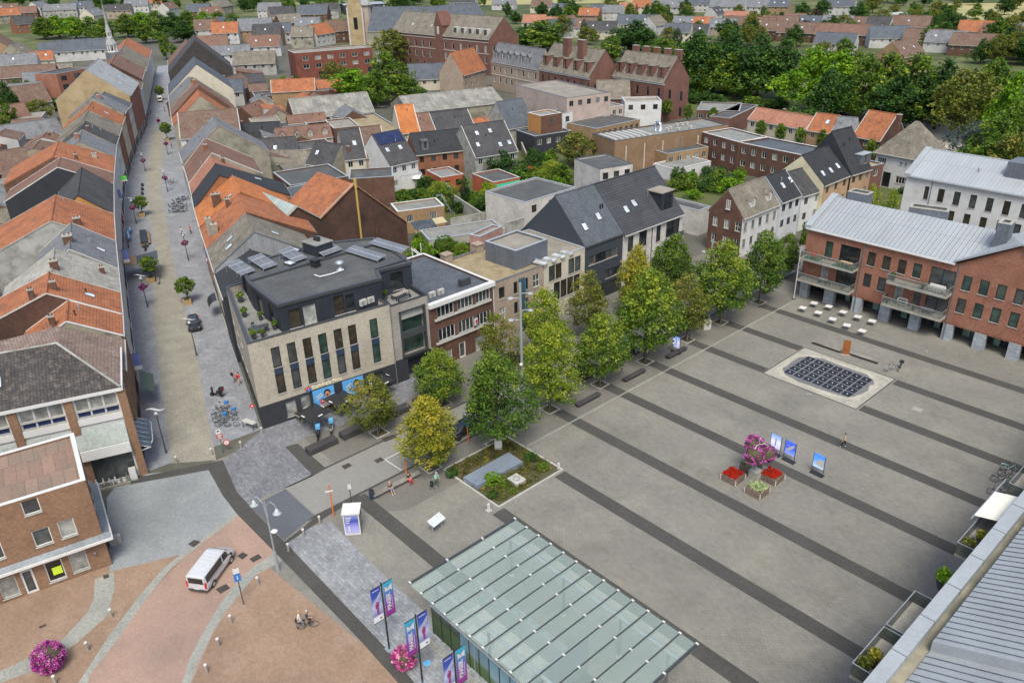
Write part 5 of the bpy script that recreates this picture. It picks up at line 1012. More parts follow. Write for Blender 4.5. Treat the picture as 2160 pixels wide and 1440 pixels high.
fpx('low white walled veranda behind the white walled house',(845,372),(890,365),(835,360),3.2,wall=P_WHITE,roofm=FELTL)
fpx('pale pink brick rear house with glazed corridor',(1012,500),(1060,478),(1005,490),9.6,wall=brick('pink',(.45,.27,.23)),roofm=GRAVG)
t,w,d=fpx('large brown brick hall with ribbed skylights and air handling units',(1297,298),(1537,263),(1240,283),8.0,wall=B_YEL if False else brick('hall',(.27,.175,.105)),roofm=FELTL,capm=DGREY)
for k in range(7):m=MB();m.box(.8+k*1.6,1.5+k*1.6,1.2,d-1.5,7.6,8.15);m.build('rooflight',[OFFW],t)
for k in range(6):m=MB();m.box(3+k*5.2,3.25+k*5.2,-.15,-.01,0,6.5);m.build('pilaster',P_CREAM if k!=3 else GREYM,t)
for k,(a,b) in enumerate(((17,3),(18.5,4),(19.5,2.0),(22,6),(23.5,6),(25,6),(23,2))):q=t.matrix_basis@Vector((a,b,7.75));acunit(tuple(q),0.3,'white condenser on the brown brick hall roof, number %s counted from the left'%('one two three four five six seven'.split()[k]))
q=t.matrix_basis@Vector((14.5,4.5,7.75));tt=thing('duct','shiny bent ventilation duct on the brown brick hall roof','duct',tuple(q));m=MB();m.tube([(0,0,0),(0,0,1.6),(.3,0,2.1),(1.2,0,2.2),(1.5,0,1.7),(1.5,0,.3)],.4,10);m.build('pipe',CHROME,tt,smooth=True);m=MB();m.box(-.6,2.2,-.7,.7,-.02,.35);m.build('base',STEEL,tt)
fpx('flat roofed brick building with white slit windows behind the hall',(1258,272),(1350,252),(1212,256),6.6,wall=B_YEL,roofm=FELT,wins=(1,8,'slit'))
fpx('terraced brown brick houses with white windows and grey flat roofs',(1560,301),(1694,328),(1600,278),7.0,wall=B_BROWN,roofm=S_BL,wins=(2,6,'white'),capm=WHITE,depth=9)
fpx('brown brick house with white windows next to the hall',(1482,279),(1558,300),(1500,262),7.2,wall=B_BROWN,roofm=FELTL,wins=(2,4,'white'),capm=WHITE,depth=9)
fpx('low brick annex with white base and dark terrace',(1408,325),(1495,310),(1405,312),4.5,wall=B_YEL,roofm=FELT,wins=(1,5,'white'))
fpx('white ground floor extension below the brick annex',(1425,358),(1500,340),(1400,340),2.8,wall=P_WHITE,roofm=FELTL,wins=(1,3,'black'),capm=WHITE)
fpx('dark flat roofed annex with solar strips beside the brown gable',(1475,445),(1500,436),(1425,405),4.8,wall=B_WHITE,roofm=FELT)
fpx('pink and white flats with roof terrace, upper floor',(1196,207),(1288,195),(1116,176),12.5,wall=P_PINK,roofm=GRAVG,wins=(1,5,'grey'),capm=GREYM)
fpx('pink and white flats, lower floors with white parapet',(1209,238),(1316,222),(1122,205),8.5,wall=P_PINK,roofm=FELTL,wins=(2,8,'white'),capm=WHITE)
fpx('small white flat topped house with big glass front',(1318,215),(1396,213),(1325,205),8.0,wall=P_WHITE,roofm=GRAVG,wins=(1,3,'black'),capm=WHITE)
fpx('cube house with orange timber side and white lid',(1141,245),(1185,238),(1118,237),9.5,wall=B_BROWN,roofm=FELTL,wins=(1,1,'brown'),capm=WHITE,sidewall=P_ORG)
fpx('white cube attached to the orange timber cube house',(1186,240),(1208,236),(1160,232),9.0,wall=P_WHITE,roofm=FELT,wins=(1,1,'black'),depth=6)
fpx('black timber lower storey of the cube house row',(1128,288),(1206,276),(1086,275),5.2,wall=P_BLK,roofm=FELT,wins=(1,4,'white'))
hpx('steep dark slate roof left of the cube houses',(1072,272),(1128,262),(1100,208),4.5,48,P_GREY,S_BL)
hpx('small grey roofed house with brick gable below the wine red gable',(1258,208),(1330,207),(1310,170),6.5,42,B_BROWN,T_MOSS)
fpx('low brick sheds with pale roofs beside the tree belt',(1470,232),(1560,235),(1480,215),5,wall=B_BROWN,roofm=FELTL,wins=(1,5,'white'))
fpx('brick garage with chimneys near the dense trees',(1540,250),(1600,222),(1500,228),5,wall=B_MON,roofm=FELT,depth=6)
hpx('long salmon tiled terrace with small white windows',(1578,251),(1700,273),(1600,228),6,38,P_CREAM,T_PINK,nw=(1,6,'white'),chims=[(8,4,1.2)],verge=OFFW)
hpx('orange tiled end house with one roof window and ochre wall',(1702,274),(1752,281),(1732,240),6,40,B_YEL,T_OR,nw=(1,2,'white'),skyl=[(4,.55)],verge=OFFW)
hpx('blue grey roofed house between two orange roofs',(1754,284),(1798,288),(1775,247),6,40,P_WHITE,S_GR,nw=(1,2,'white'))
hpx('large steep orange tiled roof left of the white villa',(1799,286),(1858,297),(1837,234),6,46,B_DARK,T_OR,nw=(1,3,'white'),verge=OFFW)
vl=house('white rendered villa with big brown hipped roof',(-75.2,173.6),math.radians(-4),10.4,9.5,7.0,'hip',6.6,P_WHITE,T_MOSS,{'f':[(.5,2.4,4.8,6.1,'white3'),(2.2,4.0,.1,3.3,'ddoor'),(5.2,7.8,1.4,2.9,'white3'),(5.4,6.0,5.3,5.9,'white1'),(6.4,7.0,5.3,5.9,'white1')],'r':[(2,3,4.6,6.0,'white')]},over=.5,chims=[(1.2,4.5,7.5,.9,.9,B_BROWN)])
fpx('white side wing with tall white chimney right of the villa',(1975,322),(2010,318),(1965,312),4.0,wall=P_WHITE,roofm=T_BR)
fpx('brown brick annex with gravel roof left of the villa',(1835,352),(1865,345),(1826,333),6.0,wall=B_MON,roofm=GRAV,wins=(1,1,'white'))
t,w,d,z=hpx('brown brick gable house with white street front and two dormers',(1567,459),(1647,427),(1530,404),7.2,50,P_WHITE,T_MOSS,sidewall=B_BROWN,gutter=OFFW,over=.25,wins={'f':rows(13.6,2,6,.9,1.5,1.6,2.9,'grey'),'l':[(.9,1.9,4.6,6.2,'white'),(3.2,4.2,4.6,6.2,'white'),(5.4,6.4,4.6,6.2,'sash'),(.9,1.9,1.6,3.2,'white'),(3.2,4.2,1.2,3.2,'white'),(5.4,6.4,1.0,3.2,'white'),(3.3,4.1,8.0,9.6,'white')],'b':[]}if True else None)
dorm(t,w,d/2,z,7.2,[w*.32,w*.75],WHITE,T_MOSS,1.2,.5,True,1.4)
t,w,d,z=hpx('dark panned roof house with two roof windows and pale grey front',(1648,427),(1690,411),(1655,360),7.5,45,plaster('palegrey',(.52,.54,.56)),T_BLK,nw=(2,3,'black'),skyl=[(3.0,.5),(6,.6)],verge=ZINCP)
hpx('dark tiled white fronted house next to the yellow gable',(1691,414),(1736,400),(1702,353),6.8,42,P_WHITE,T_DK,nw=(2,2,'grey'),skyl=[(6,.3)])
t,w,d,z=hpx('tan rendered house with yellow gable and three roof windows',(1738,391),(1792,369),(1751,308),8,42,P_TAN,T_BLK,nw=(2,3,'grey'),sidewall=P_YEL,skyl=[(2.0,.3),(5,.3),(8,.35)])
t,w,d,z=hpx('tan house with very steep slate roof and box dormer',(1796,368),(1838,355),(1782,272),8,52,P_TAN,T_BLK,nw=(2,3,'grey'),sidewall=P_BLK);dorm(t,w,d/2,z,8,[5.5],ZINCD,ZINCP,3.4,.35,False,2.0,'brown')
def wallpx(lab,pts,h,m_,th=.25,cap=P_CONC):
 A=[at(*p,h) for p in pts];t=thing('garden_wall',lab,'wall',(A[0].x,A[0].y,0));m=MB();c=MB()
 for a,b in zip(A,A[1:]):
  a,b=a-A[0],b-A[0];u=Vector((b.x-a.x,b.y-a.y,0)).normalized();n=Vector((-u.y,u.x,0))*th/2
  m.slab([(*(a-n).xy,h),(*(b-n).xy,h),(*(b+n).xy,h),(*(a+n).xy,h)],h);n*=1.3;c.slab([(*(a-n).xy,h+.08),(*(b-n).xy,h+.08),(*(b+n).xy,h+.08),(*(a+n).xy,h+.08)],.075)
 m.build('masonry',m_,t);c.build('coping',cap,t);return t
wallpx('long pale garden wall running from the workshop towards the green awning',[(958,412),(1017,450),(1082,436)],2.6,P_CONC)
wallpx('cream garden wall beside the rust red garden house',[(900,345),(952,398)],2.4,P_CREAM)
wallpx('white garden wall with round lamps below the green awning',[(1042,395),(1106,420)],2.8,P_WHITE)
wallpx('white stepped wall right of the green awning',[(1096,382),(1165,405)],2.6,P_WHITE)
wallpx('weathered concrete fence panels behind the garage roof',[(950,462),(1015,450)],2.4,P_GREY)
wallpx('stepped pink brick garden wall with pale coping',[(957,568),(975,540),(1010,545),(1035,530)],3.0,MATS['brick_pink'])
wallpx('tall smooth grey wall beside the white annex',[(1067,470),(1104,460)],4.0,P_GREY)
wallpx('brick boundary wall between gardens left of the cube houses',[(1100,300),(1115,335)],3,B_YEL)
p=at(1070,395,2.6);t=thing('awning','emerald green awning over the garden terrace','awning',tuple(at(1048,391,2.9)),0);q=[at(x,y,z_)-at(1048,391,2.9) for x,y,z_ in((1040,386,3.2),(1096,376,3.2),(1101,392,2.4),(1052,404,2.4))];m=MB();m.slab(q,.05);m.build('cloth',paint('awning_emerald',(.02,.30,.18),rough=.8),t)
t=thing('canopy','beige translucent lean-to roof in front of the workshop','canopy',tuple(at(880,474,2.6)));q=[at(x,y,z_)-at(880,474,2.6) for x,y,z_ in((882,467,3.2),(933,457,3.2),(944,468,2.5),(888,479,2.5))];m=MB();m.slab(q,.06);m.build('sheet',mat('beige_sheet',(.40,.35,.22)),t)
t=thing('pergola','white posts and long white beams over the courtyard behind the grey bay','pergola',tuple(at(880,560)));
for k in range(2):q0,q1=at(868+k*5,525,4.2)-at(880,560),at(916+k*5,564,3.2)-at(880,560);m=MB();m.rod(q0,q1,.09,n=6);m.build('beam',WHITE,t)
for(x,y) in((872,560),(890,552)):q0=at(x,y)-at(880,560);m=MB();m.rod(q0,q0+Vector((0,0,3.4)),.09,n=6);m.build('post',WHITE,t)
t=thing('conservatory','white framed glazed lean-to against the brick warehouse end','conservatory',tuple(at(900,515)));q=[at(x,y)-at(900,515) for x,y in((880,518),(925,510))];m=MB();m.slab([(q[0].x,q[0].y,3),(q[1].x,q[1].y,3),(q[1].x-3,q[1].y+1,3.6),(q[0].x-3,q[0].y+1,3.6)],.1);m.build('roof',G_MD,t);m=MB()
for k in range(7):a=q[0].lerp(q[1],k/6);m.rod((a.x,a.y,0),(a.x,a.y,3),.06,n=5)
m.build('frame',WHITE,t)
t=thing('parasol','faded white tent-like parasol in the garden beside the veranda','parasol',tuple(at(880,395)),0);m=MB();m.lathe([(1.6,2.3),(.9,2.7),(.05,3.0)],n=8);m.build('canopy',WHITE,t);m=MB();m.rod((0,0,0),(0,0,2.9),.04);m.build('pole',STEEL,t)
t=thing('parasol','small red parasol among dark shrubs near the white cube house','parasol',tuple(at(1122,372)),0);m=MB();m.lathe([(1.3,2.1),(.8,2.4),(.05,2.6)],n=8);m.build('canopy',REDP,t);m=MB();m.rod((0,0,0),(0,0,2.5),.04);m.build('pole',STEEL,t)
t=thing('outdoor_stair','galvanised curved stair railing beside the yellow workshop','stair',tuple(at(940,450)));m=MB();q=[at(920,414,4.6),at(931,412,4.6),at(938,425,4.0),at(950,446,1.8),at(958,452,1.0)];o_=at(940,450);m.tube([p-o_ for p in q],.05,6);m.tube([p-o_+Vector((-.6,.6,0)) for p in q],.05,6)
for p in q:m.rod(p-o_,p-o_+Vector((-.6,.6,0)),.04,n=5);m.rod(p-o_,p-o_-Vector((0,0,.9)),.03,n=5)
m.build('railing',STEEL,t)
# ---------------- convent, church and large buildings farther away
def arch_rows(w,n,zs,ww=1.2,hh=2.4,st='white1'):return[(1.5+(w-3-ww)*i/(n-1),1.5+(w-3-ww)*i/(n-1)+ww,z,z+hh,st,True) for z in zs for i in range(n)]
t,w,d,z=hpx('long convent wing with grey slate roof and rows of white framed windows',(825,66),(1032,84),(942,30),14,42,B_MON,T_MOSS,wins={'f':arch_rows(74,15,(8.8,4.6),1.3,2.7)+arch_rows(74,15,(1.2,),1.3,1.8,'brown')},skyl=[(12,.4),(25,.4),(33,.5)],cat='building',name='building')
m=MB();x=w*.52;m.box(x-2.2,x+2.2,-.5,5,0,18);m.prism([(x-2.3,-.6),(x+2.3,-.6),(x+2.3,4),(x-2.3,4)],18,18.1);m.slab([(x-2.5,-.6,18),(x,-.6,23.5),(x,6,23.5),(x-2.5,6,18)],.3);m.slab([(x+2.5,-.6,18),(x,-.6,23.5),(x,6,23.5),(x+2.5,6,18)],.3);m.add([(x-2.2,-.5,18),(x+2.2,-.5,18),(x,-.5,23)]);m.build('gable',B_MON,t);m=MB();m.box(x-.7,x+.7,-.6,-.5,14.5,17.6);m.build('window',OFFW,t)
for k in range(5):q=w*.64+k*4.6;mm=MB();mm.box(q,q+2.6,1.2,3.5,15.2,17.6);mm.box(q+.4,q+2.2,1.1,1.2,15.5,17.4,1);mm.build('dormer',[OFFW,G_MD],t)
m=MB();m.box(.5,w-.5,-.1,0,8.2,8.45);m.box(.5,w-.5,-.1,0,12.6,12.85);m.build('string_course',OFFW,t)
t,w,d,z=hpx('yellowish convent wing with dark mansard and hooded dormers',(1036,128),(1136,146),(1060,92),10,62,B_BEIGE,S_GR,wins={'f':arch_rows(30,8,(6.4,2.6),1.1,2.0)},chims=[(5,4,1.5)],cat='building',name='building');dorm(t,w,d/2,z,10,[3+4*i for i in range(6)],ZINCD,S_GR,1.8,.5,True,2.2)
m=MB();m.box(0,w,-.12,0,5.2,5.5);m.box(0,w,-.12,0,8.8,9.05);m.build('string_course',OFFW,t)
def wine(lab,e1,e2,r,nd,nch,ex):
 t,w,d,z=hpx(lab,e1,e2,r,11.5,50,B_MON,T_MOSS,wins={'f':arch_rows(*ex)},verge=B_DARK,cat='building',name='building')
 dorm(t,w,d/2,z,11.5,[w*(i+.5)/nd for i in range(nd)],B_MON,T_MOSS,2.4,.3,False,3.2,'brown')
 m=MB();m.box(.2,w,-.14,0,10.6,11.0);m.build('string_course',OFFW,t)
 return t,w,d,z
t,w,d,z=wine('wine red brick gabled building with two large chimneys',(1137,143),(1244,163),(1158,90),5,2,(32,9,(7.0,2.5),1.1,2.6,'brown'))
for x in(w*.38,w*.66):chimney(t,x,4.0,15,z+2.5,s=3.0,m=B_MON,s2=1.4)
t,w,d,z=wine('wine red brick gabled building with five short chimneys at the dense trees',(1292,158),(1402,174),(1303,106),5,5,(30,7,(7.0,2.5),1.1,2.6,'brown'))
for i in range(5):chimney(t,w*(.16+.2*i),d/2+1.0,z-1,z+1.8,s=2.0,m=B_MON,s2=1.2)
t,w,d=fpx('long red brick apartment block with pale flat roof and balconies',(621,113),(785,100),(640,103),10.5,wall=B_RED if False else brick('maroon',(.20,.07,.05)),roofm=GRAVG,wins={'f':[(3+5.2*i,5.4+5.2*i,z_,z_+1.6,'white',True) for i in range(7) for z_ in(7.4,4.3)]+[(9+7*i,12+7*i,.6,2.6,'dark',True) for i in range(4)]},capm=OFFW,cat='building',name='building',depth=13)
fpx('brick apartment block with dark windows behind the left row',(118,157),(190,143),(122,150),10,wall=B_RED,roofm=FELT,wins={'f':rows(26,3,4,3,1.8,1.2,3,'brown',simple=True)},cat='building',name='building',depth=10)
hpx('low long brown roofed wing behind the left row of houses',(0,166),(118,158),(10,142),5,30,B_BROWN,T_BR,nw=(1,8,'white'))
t,w,d,z=hpx('huge blue slate church roof beyond the convent',(775,66),(885,66),(830,15),8,48,P_OLD,S_BL,wins={},cat='church',name='church')
hpx('lower slate church roof right of the huge roof',(885,56),(1030,42),(910,14),6,40,P_OLD,S_BL,wins={})
p=at(776,92);t=thing('church_turret','pink round turret with slate witch hat roof in front of the church','tower',tuple(p));m=MB();m.lathe([(3.4,0),(3.4,20)],n=10);m.build('wall',P_PINK,t);m=MB();m.lathe([(4.3,19.8),(2.2,24),(.1,33)],n=10);m.build('spire',S_LT,t)
p=at(755,95);t=thing('chapel_front','tall narrow ochre gable front with white quoins beside the turret','chapel',tuple(p),1.0);m=MB();
m.box(-4,4,0,20,0,19);m.add([(-4,0,19),(4,0,19),(0,0,31)]);m.build('wall',plaster('ochre',()),t);m=MB();m.slab([(-4.2,0,19),(0,0,31.2),(0,20,31.2),(-4.2,20,19)],.3);m.slab([(4.2,0,19),(0,0,31.2),(0,20,31.2),(4.2,20,19)],.3);m.build('roof',S_GR,t);m=MB();m.box(-4.3,-3.5,-.2,0,0,19);m.box(3.5,4.3,-.2,0,0,19);m.build('quoins',OFFW,t);m=MB();m.box(-1,1,-.15,0,8,14);m.build('window',G_DK,t)
p=at(240,124,0);p=Vector((-246,84,0));p=at(240,116,15.5);t=thing('bell_turret','slender slate spire on white open lantern rising above the left row','spire',(p.x,p.y,15.5));m=MB();m.box(-2.2,2.2,-2.2,2.2,-15.5,1.0);m.build('base',S_GR,t);m=MB();m.lathe([(1.9,1.0),(1.9,1.3)],n=8);[m.rod((1.6*math.cos(a),1.6*math.sin(a),1.3),(1.6*math.cos(a),1.6*math.sin(a),3.6),.18,n=5) for a in[i*math.pi/4 for i in range(8)]];m.lathe([(1.9,3.6),(1.9,3.9)],n=8);m.build('lantern',WHITE,t);m=MB();m.lathe([(2.0,3.9),(1.1,5.4),(1.0,6.0)],n=8);m.build('skirt_roof',S_LT,t);m=MB();m.lathe([(1.0,6),(1.0,6.2)],n=8);[m.rod((.8*math.cos(a),.8*math.sin(a),6.2),(.8*math.cos(a),.8*math.sin(a),7.8),.12,n=5) for a in[i*math.pi/4 for i in range(8)]];m.lathe([(1.0,7.8),(1.0,8.0)],n=8);m.build('upper_lantern',WHITE,t);m=MB();m.lathe([(1.0,8.0),(.45,10.5),(.05,18)],n=8);m.rod((0,0,17),(0,0,19.6),.06);m.build('needle',S_LT,t)
# ---------------- many smaller houses
RF=dict(o=T_OR,b=T_BR,r=T_RB,d=T_DK,m=T_MOSS,s=S_GR,u=S_BL,p=T_PINK,k=T_BLK)
RN=dict(o='orange tiled',b='brown tiled',r='rust tiled',d='dark tiled',m='mossy tiled',s='grey slate',u='blue slate',p='salmon tiled',k='black tiled')
WL=dict(w=plaster('dull_white',(.46,.46,.45),col2=(.38,.38,.37)),c=P_CREAM,b=B_BROWN,r=B_ORANGE,o=P_OLD,y=B_YEL,g=P_GREY,k=B_BEIGE)
WN=dict(w='white walled',c='cream walled',b='brown brick',r='red brick',o='rough walled',y='yellow brick',g='grey walled',k='beige brick')
def hs(px,py,w,d,rot,rk,wk,where,h=5.2,rise=None,hip=False,chim=1,sk=0):
 p=at(px,py);rot=math.degrees(math.atan2(p.y,p.x))-90+rot*(.6 if abs(rot)<50 else 1);c_,s_=math.cos(math.radians(rot)),math.sin(math.radians(rot))
 o=(p.x-c_*w/2,p.y-s_*w/2);n=max(2,int(w/3.5))
 fl=2 if h>5 else 1
 return house('%s house with %s roof %s'%(WN[wk],RN[rk],where),o,math.radians(rot),w,d,h,'hip' if hip else 'gx',rise or d*.42,WL[wk],RF[rk],{'f':rows(w,fl,n,1.2,1.4,h-2.0-(fl-1)*2.8,2.8,'white',simple=True)},over=.35,chims=[(w*.3,d*.6,1.3)] if chim else(),skyl=[(w*(i+.6)/(sk+.3),.5) for i in range(sk)] if not hip else())
FH='''1125 60 14 9 -20 p c|behind the convent trees, nearest the red gables
1165 62 13 9 -30 p w|right of the salmon roof behind the convent trees
1180 72 16 9 -25 u w|below the two small salmon roofs
1215 58 10 9 60 r c|with its gable end turned to the convent trees
1232 72 12 10 -20 b w|beside the dark conifer behind the red gables
1265 76 18 10 -20 d c|between the convent trees and the long double dormer house
1340 62 24 11 -22 u c|long and double dormered above the round dark tree
1395 66 13 10 60 m w|at the right end of the double dormer house
1425 84 14 9 -20 u c|low and first behind the tree belt
1460 82 15 9 -20 d w|low and second behind the tree belt
1445 62 16 9 -22 s y|left half of the pair above the low twins
1480 64 12 9 -22 o y|right half of the pair above the low twins
1520 68 15 9 -22 s k|of the grey and brown trio, left
1545 66 13 9 -22 b k|of the grey and brown trio, middle
1548 50 14 9 -22 p c|high behind the grey and brown trio
1600 68 15 10 -22 r r|at the left of the long far street
1625 76 14 10 -22 b b|joined to the rust roof in the far street
1640 62 20 9 -22 b b|second terrace of the far street
1670 60 12 9 -22 r r|small and steep above the far terrace
1700 62 14 9 -22 u w|above the far terrace with roof windows
1690 82 26 10 -20 b b|long salmon brown terrace with many roof windows
1760 66 16 9 -20 s b|fourth from the right along the meadow
1770 86 26 10 -20 r b|third terrace with roof windows below the meadow
1755 106 18 9 -20 u w|low and flat looking above the lime trees
1820 68 15 10 -20 b w|left half of the white dormer house by the meadow
1845 72 12 10 -20 d w|right half of the white dormer house by the meadow
1875 94 18 11 20 u w|white with a round porch above the lime trees
1912 72 19 11 -15 b b|wide and alone against the green meadow
1948 100 20 10 -15 b k|long with white garage doors at the far right
1985 104 16 10 -15 s w|with dark garages at the far right
1925 134 16 12 60 b y|with yellow gable just above the lime trees
2058 84 19 10 -12 o k|bright left half of the far right pair
2095 88 14 10 -12 r k|paler right half of the far right pair
2055 112 22 10 -12 b b|long and low in front of the far right pair
2150 90 14 10 -12 s w|cut by the right edge of the picture
1140 20 16 9 -25 b c|far off to the left of the orange cottage
1180 28 13 9 -25 u w|far off below the wooded edge
1240 40 14 9 -25 o r|bright cottage in the middle of the far suburb
1262 32 14 9 -30 u y|with cream gables in the far suburb
1290 36 13 9 -25 s w|with many pale roof windows in the far suburb
1320 30 12 9 -25 p r|next to the pale roof windows in the far suburb
1350 24 14 9 -25 o c|small and orange right of the far suburb centre
1400 22 26 10 -22 s w|long row at the far centre horizon
1470 18 30 10 -22 u w|longest far terrace with pale roof windows
1530 24 24 10 -22 s w|second long far terrace
1520 38 10 9 60 d w|pointed gable among far trees
1600 22 26 10 -22 s w|third long far terrace
1640 24 14 9 -22 u y|at the end of the far terraces
1765 24 20 9 -20 u w|white group left of the flat white barn
1060 14 18 10 -30 s w|small and grey beyond the church
975 10 22 10 -30 d w|half hidden by trees beyond the church'''
for ln in FH.split('\n'):
 a,where=ln.split('|');q=a.split();hs(float(q[0]),float(q[1])+8,float(q[2]),float(q[3]),float(q[4]),q[5],q[6],where,h=4.6 if int(float(q[1]))%3 else 5.4,chim=int(float(q[0]))%2,sk=int(float(q[0]))%3)
LH='''20 40 20 11 20 o o|with weathered gable at the left edge
60 60 14 10 30 d r|between the left trees and the white house
100 22 18 12 60 s w|with pale gable far left
130 28 26 10 -20 s g|long and grey far left
175 22 18 11 -20 u w|with glass roof far left
60 34 16 10 -20 r b|dull red roofed far left
20 28 18 11 -10 b b|far left edge, low
215 40 18 11 60 s c|behind the slender spire
250 30 22 10 -20 d k|right of the slender spire top
290 18 20 10 -20 s w|with blue roof above the left lime row
330 12 12 9 -20 o c|small orange roofed above the lime row
370 24 16 10 60 b w|brown gabled above the lime row
420 32 18 11 -25 u b|beyond the lime row, broad
455 38 16 10 40 r w|beyond the right end of the lime row
480 20 22 12 60 m o|far behind the tall stepped house
180 118 22 11 -14 u w|first of the slate trio with white walls
150 120 16 11 -14 u w|second of the slate trio with white walls
210 116 14 11 -14 s b|slate roofed next to the spire base
120 122 14 10 -14 u w|third of the slate trio with white walls
70 125 15 12 75 m o|with big rough gable near the left edge
30 105 18 12 75 b y|with yellow rendered gable at the left edge
95 140 10 8 -10 o c|low and orange behind the rough gable
40 150 18 9 -14 s w|low extension behind the hedge
500 70 18 14 62 u r|tall with steep gable and roof windows beyond the orange roof
540 78 20 14 -18 s y|with big brick gable and loft windows
565 90 16 12 -18 d y|stepped brick below the loft windows
590 84 14 11 -18 u w|with white front right of the stepped brick
620 60 16 11 40 m b|old roofed in the cluster left of the church
650 70 15 11 -20 s w|grey and modern in the cluster left of the church
660 40 22 13 -20 u b|with six pale roof windows left of the church
690 86 16 11 50 o w|orange patched in the cluster before the chapel
720 80 14 12 30 b b|brick gabled right before the chapel
640 92 12 10 -20 m o|mossy and low in front of the cluster
600 40 18 11 20 d k|dark and square left of the six roof windows
570 30 18 11 -20 s w|low between far trees, left of centre
690 30 18 10 -20 d g|far behind the six roof windows
560 110 16 11 -14 r w|orange and white beside the glass annex
440 76 15 12 -14 b w|brown roofed left of the white orange house
478 84 15 12 -14 o w|orange roofed with white wall behind the top of the street
450 108 16 10 -14 r c|shallow red roofed behind the cream gable
490 128 18 8 -14 s w|low with white glazed veranda
540 150 18 10 -14 m g|with pale grey metal gable
420 180 16 10 -14 s r|low between the right row and the yards
520 205 14 9 60 b b|brick gabled at the end of the asbestos hall
480 215 12 8 -14 u w|glass and slate covered yard by the brown roof
540 330 14 9 -14 k g|black flat looking yard roof behind the mossy gable
560 370 16 9 -14 d g|dark yard roof behind the salmon tiles'''
for ln in LH.split('\n'):
 a,where=ln.split('|');q=a.split();hs(float(q[0]),float(q[1])+10,float(q[2]),float(q[3]),float(q[4]),q[5],q[6],where,h=6.2 if float(q[1])<100 else 5.0,chim=int(float(q[0]))%20==0,sk=int(float(q[0]))%3)
BH='''30 250 26 12 20 b o|large and brown behind the left row
10 290 18 10 20 r b|rust roofed shed at the left edge
60 225 12 8 -14 s g|flat looking behind the olive garden tree
20 330 30 8 16 s w|long grey lean-to behind the left row
15 400 14 9 16 b b|brown outhouse at the left edge
10 480 12 8 16 s g|concrete yard shed at the left edge
20 590 14 8 16 m g|mossy shed below the rust red gutter
120 195 22 8 -14 s w|low arcade behind the brick flats
95 178 24 7 -14 m b|long low shed beside the hedge
420 240 10 8 60 d b|yard building behind the brown broadside roof
700 220 14 8 -14 o b|orange rimmed yard roof behind the asbestos hall
560 270 12 7 60 r b|brick gabled outhouse right of the brown broadside roof
830 205 16 8 -14 s g|grey green warehouse behind the leafy garden
1003 192 17 10 60 o k|steep orange roof beside the black gable
930 190 24 11 0 u c|with dark mansard and terrace'''
for ln in BH.split('\n'):
 a,where=ln.split('|');q=a.split();hs(float(q[0]),float(q[1]),float(q[2]),float(q[3]),float(q[4]),q[5],q[6],where,h=7.0 if '1003' in a or '925' in a else 4.2,rise=(7 if '1003' in a else None),chim=0)
t=fpx('flat white barn with shade roof in the far meadow',(1850,30),(1935,36),(1852,22),4,wall=P_WHITE,roofm=OFFW,wins=(1,5,'white'))
t=fpx('long dark station shed with arched roof vents at the horizon',(725,12),(815,8),(727,6),7,wall=P_BLK,roofm=ZINCP,wins=(1,8,'white'))
ORD='first second third fourth fifth sixth seventh eighth ninth tenth eleventh twelfth thirteenth fourteenth fifteenth sixteenth'.split()
def backs(PLs,sg,s0,ds,n,D0,D1,lab):
 for i in range(n):
  s_=s0+ds*i;A,B_=pl_at(PLs,s_),pl_at(PLs,s_+ds-.6);u=(B_-A).normalized();nn=Vector((-u.y,u.x,0))*sg;D=R9.uniform(D0,D1);w=(B_-A).length*R9.uniform(.7,.98);d=R9.uniform(6,10);h=R9.uniform(3.2,6.5);rk=R9.choice('obrdmsb');kind=R9.random()
  o=A+nn*(D+(0 if sg>0 else d));r_=math.atan2(u.y,u.x)
  house('%s %s roofed back extension %s, counted upwards'%(ORD[i],RN[rk],lab),(o.x,o.y),r_,w,d,h,'flat' if kind<.35 else 'shed' if kind<.55 else 'gx' if kind<.85 else 'gy',0 if kind<.35 else R9.uniform(1.2,2.8),WL[R9.choice('wbogkb')],R9.choice((FELT,FELTL,GRAVG)) if kind<.35 else RF[rk],{},name='back_extension',cat='extension',chims=[(w*.5,d*.4,.9)] if R9.random()<.4 and kind>.55 else(),capm=R9.choice((STONEL,ZINCP,P_CONC)))
R9=random.Random(91)
backs(LB,1,16,11,14,15.5,18.5,'behind the left row of houses');backs(LB,1,60,13,12,26,31,'in the second yard row left of the street');backs(RB,-1,62,11,9,17,21,'behind the right row of houses');backs(RB,-1,112,12,12,22,28,'in the yards right of the upper street');backs(RB,-1,118,14,9,36,44,'in the farther yards right of the street')
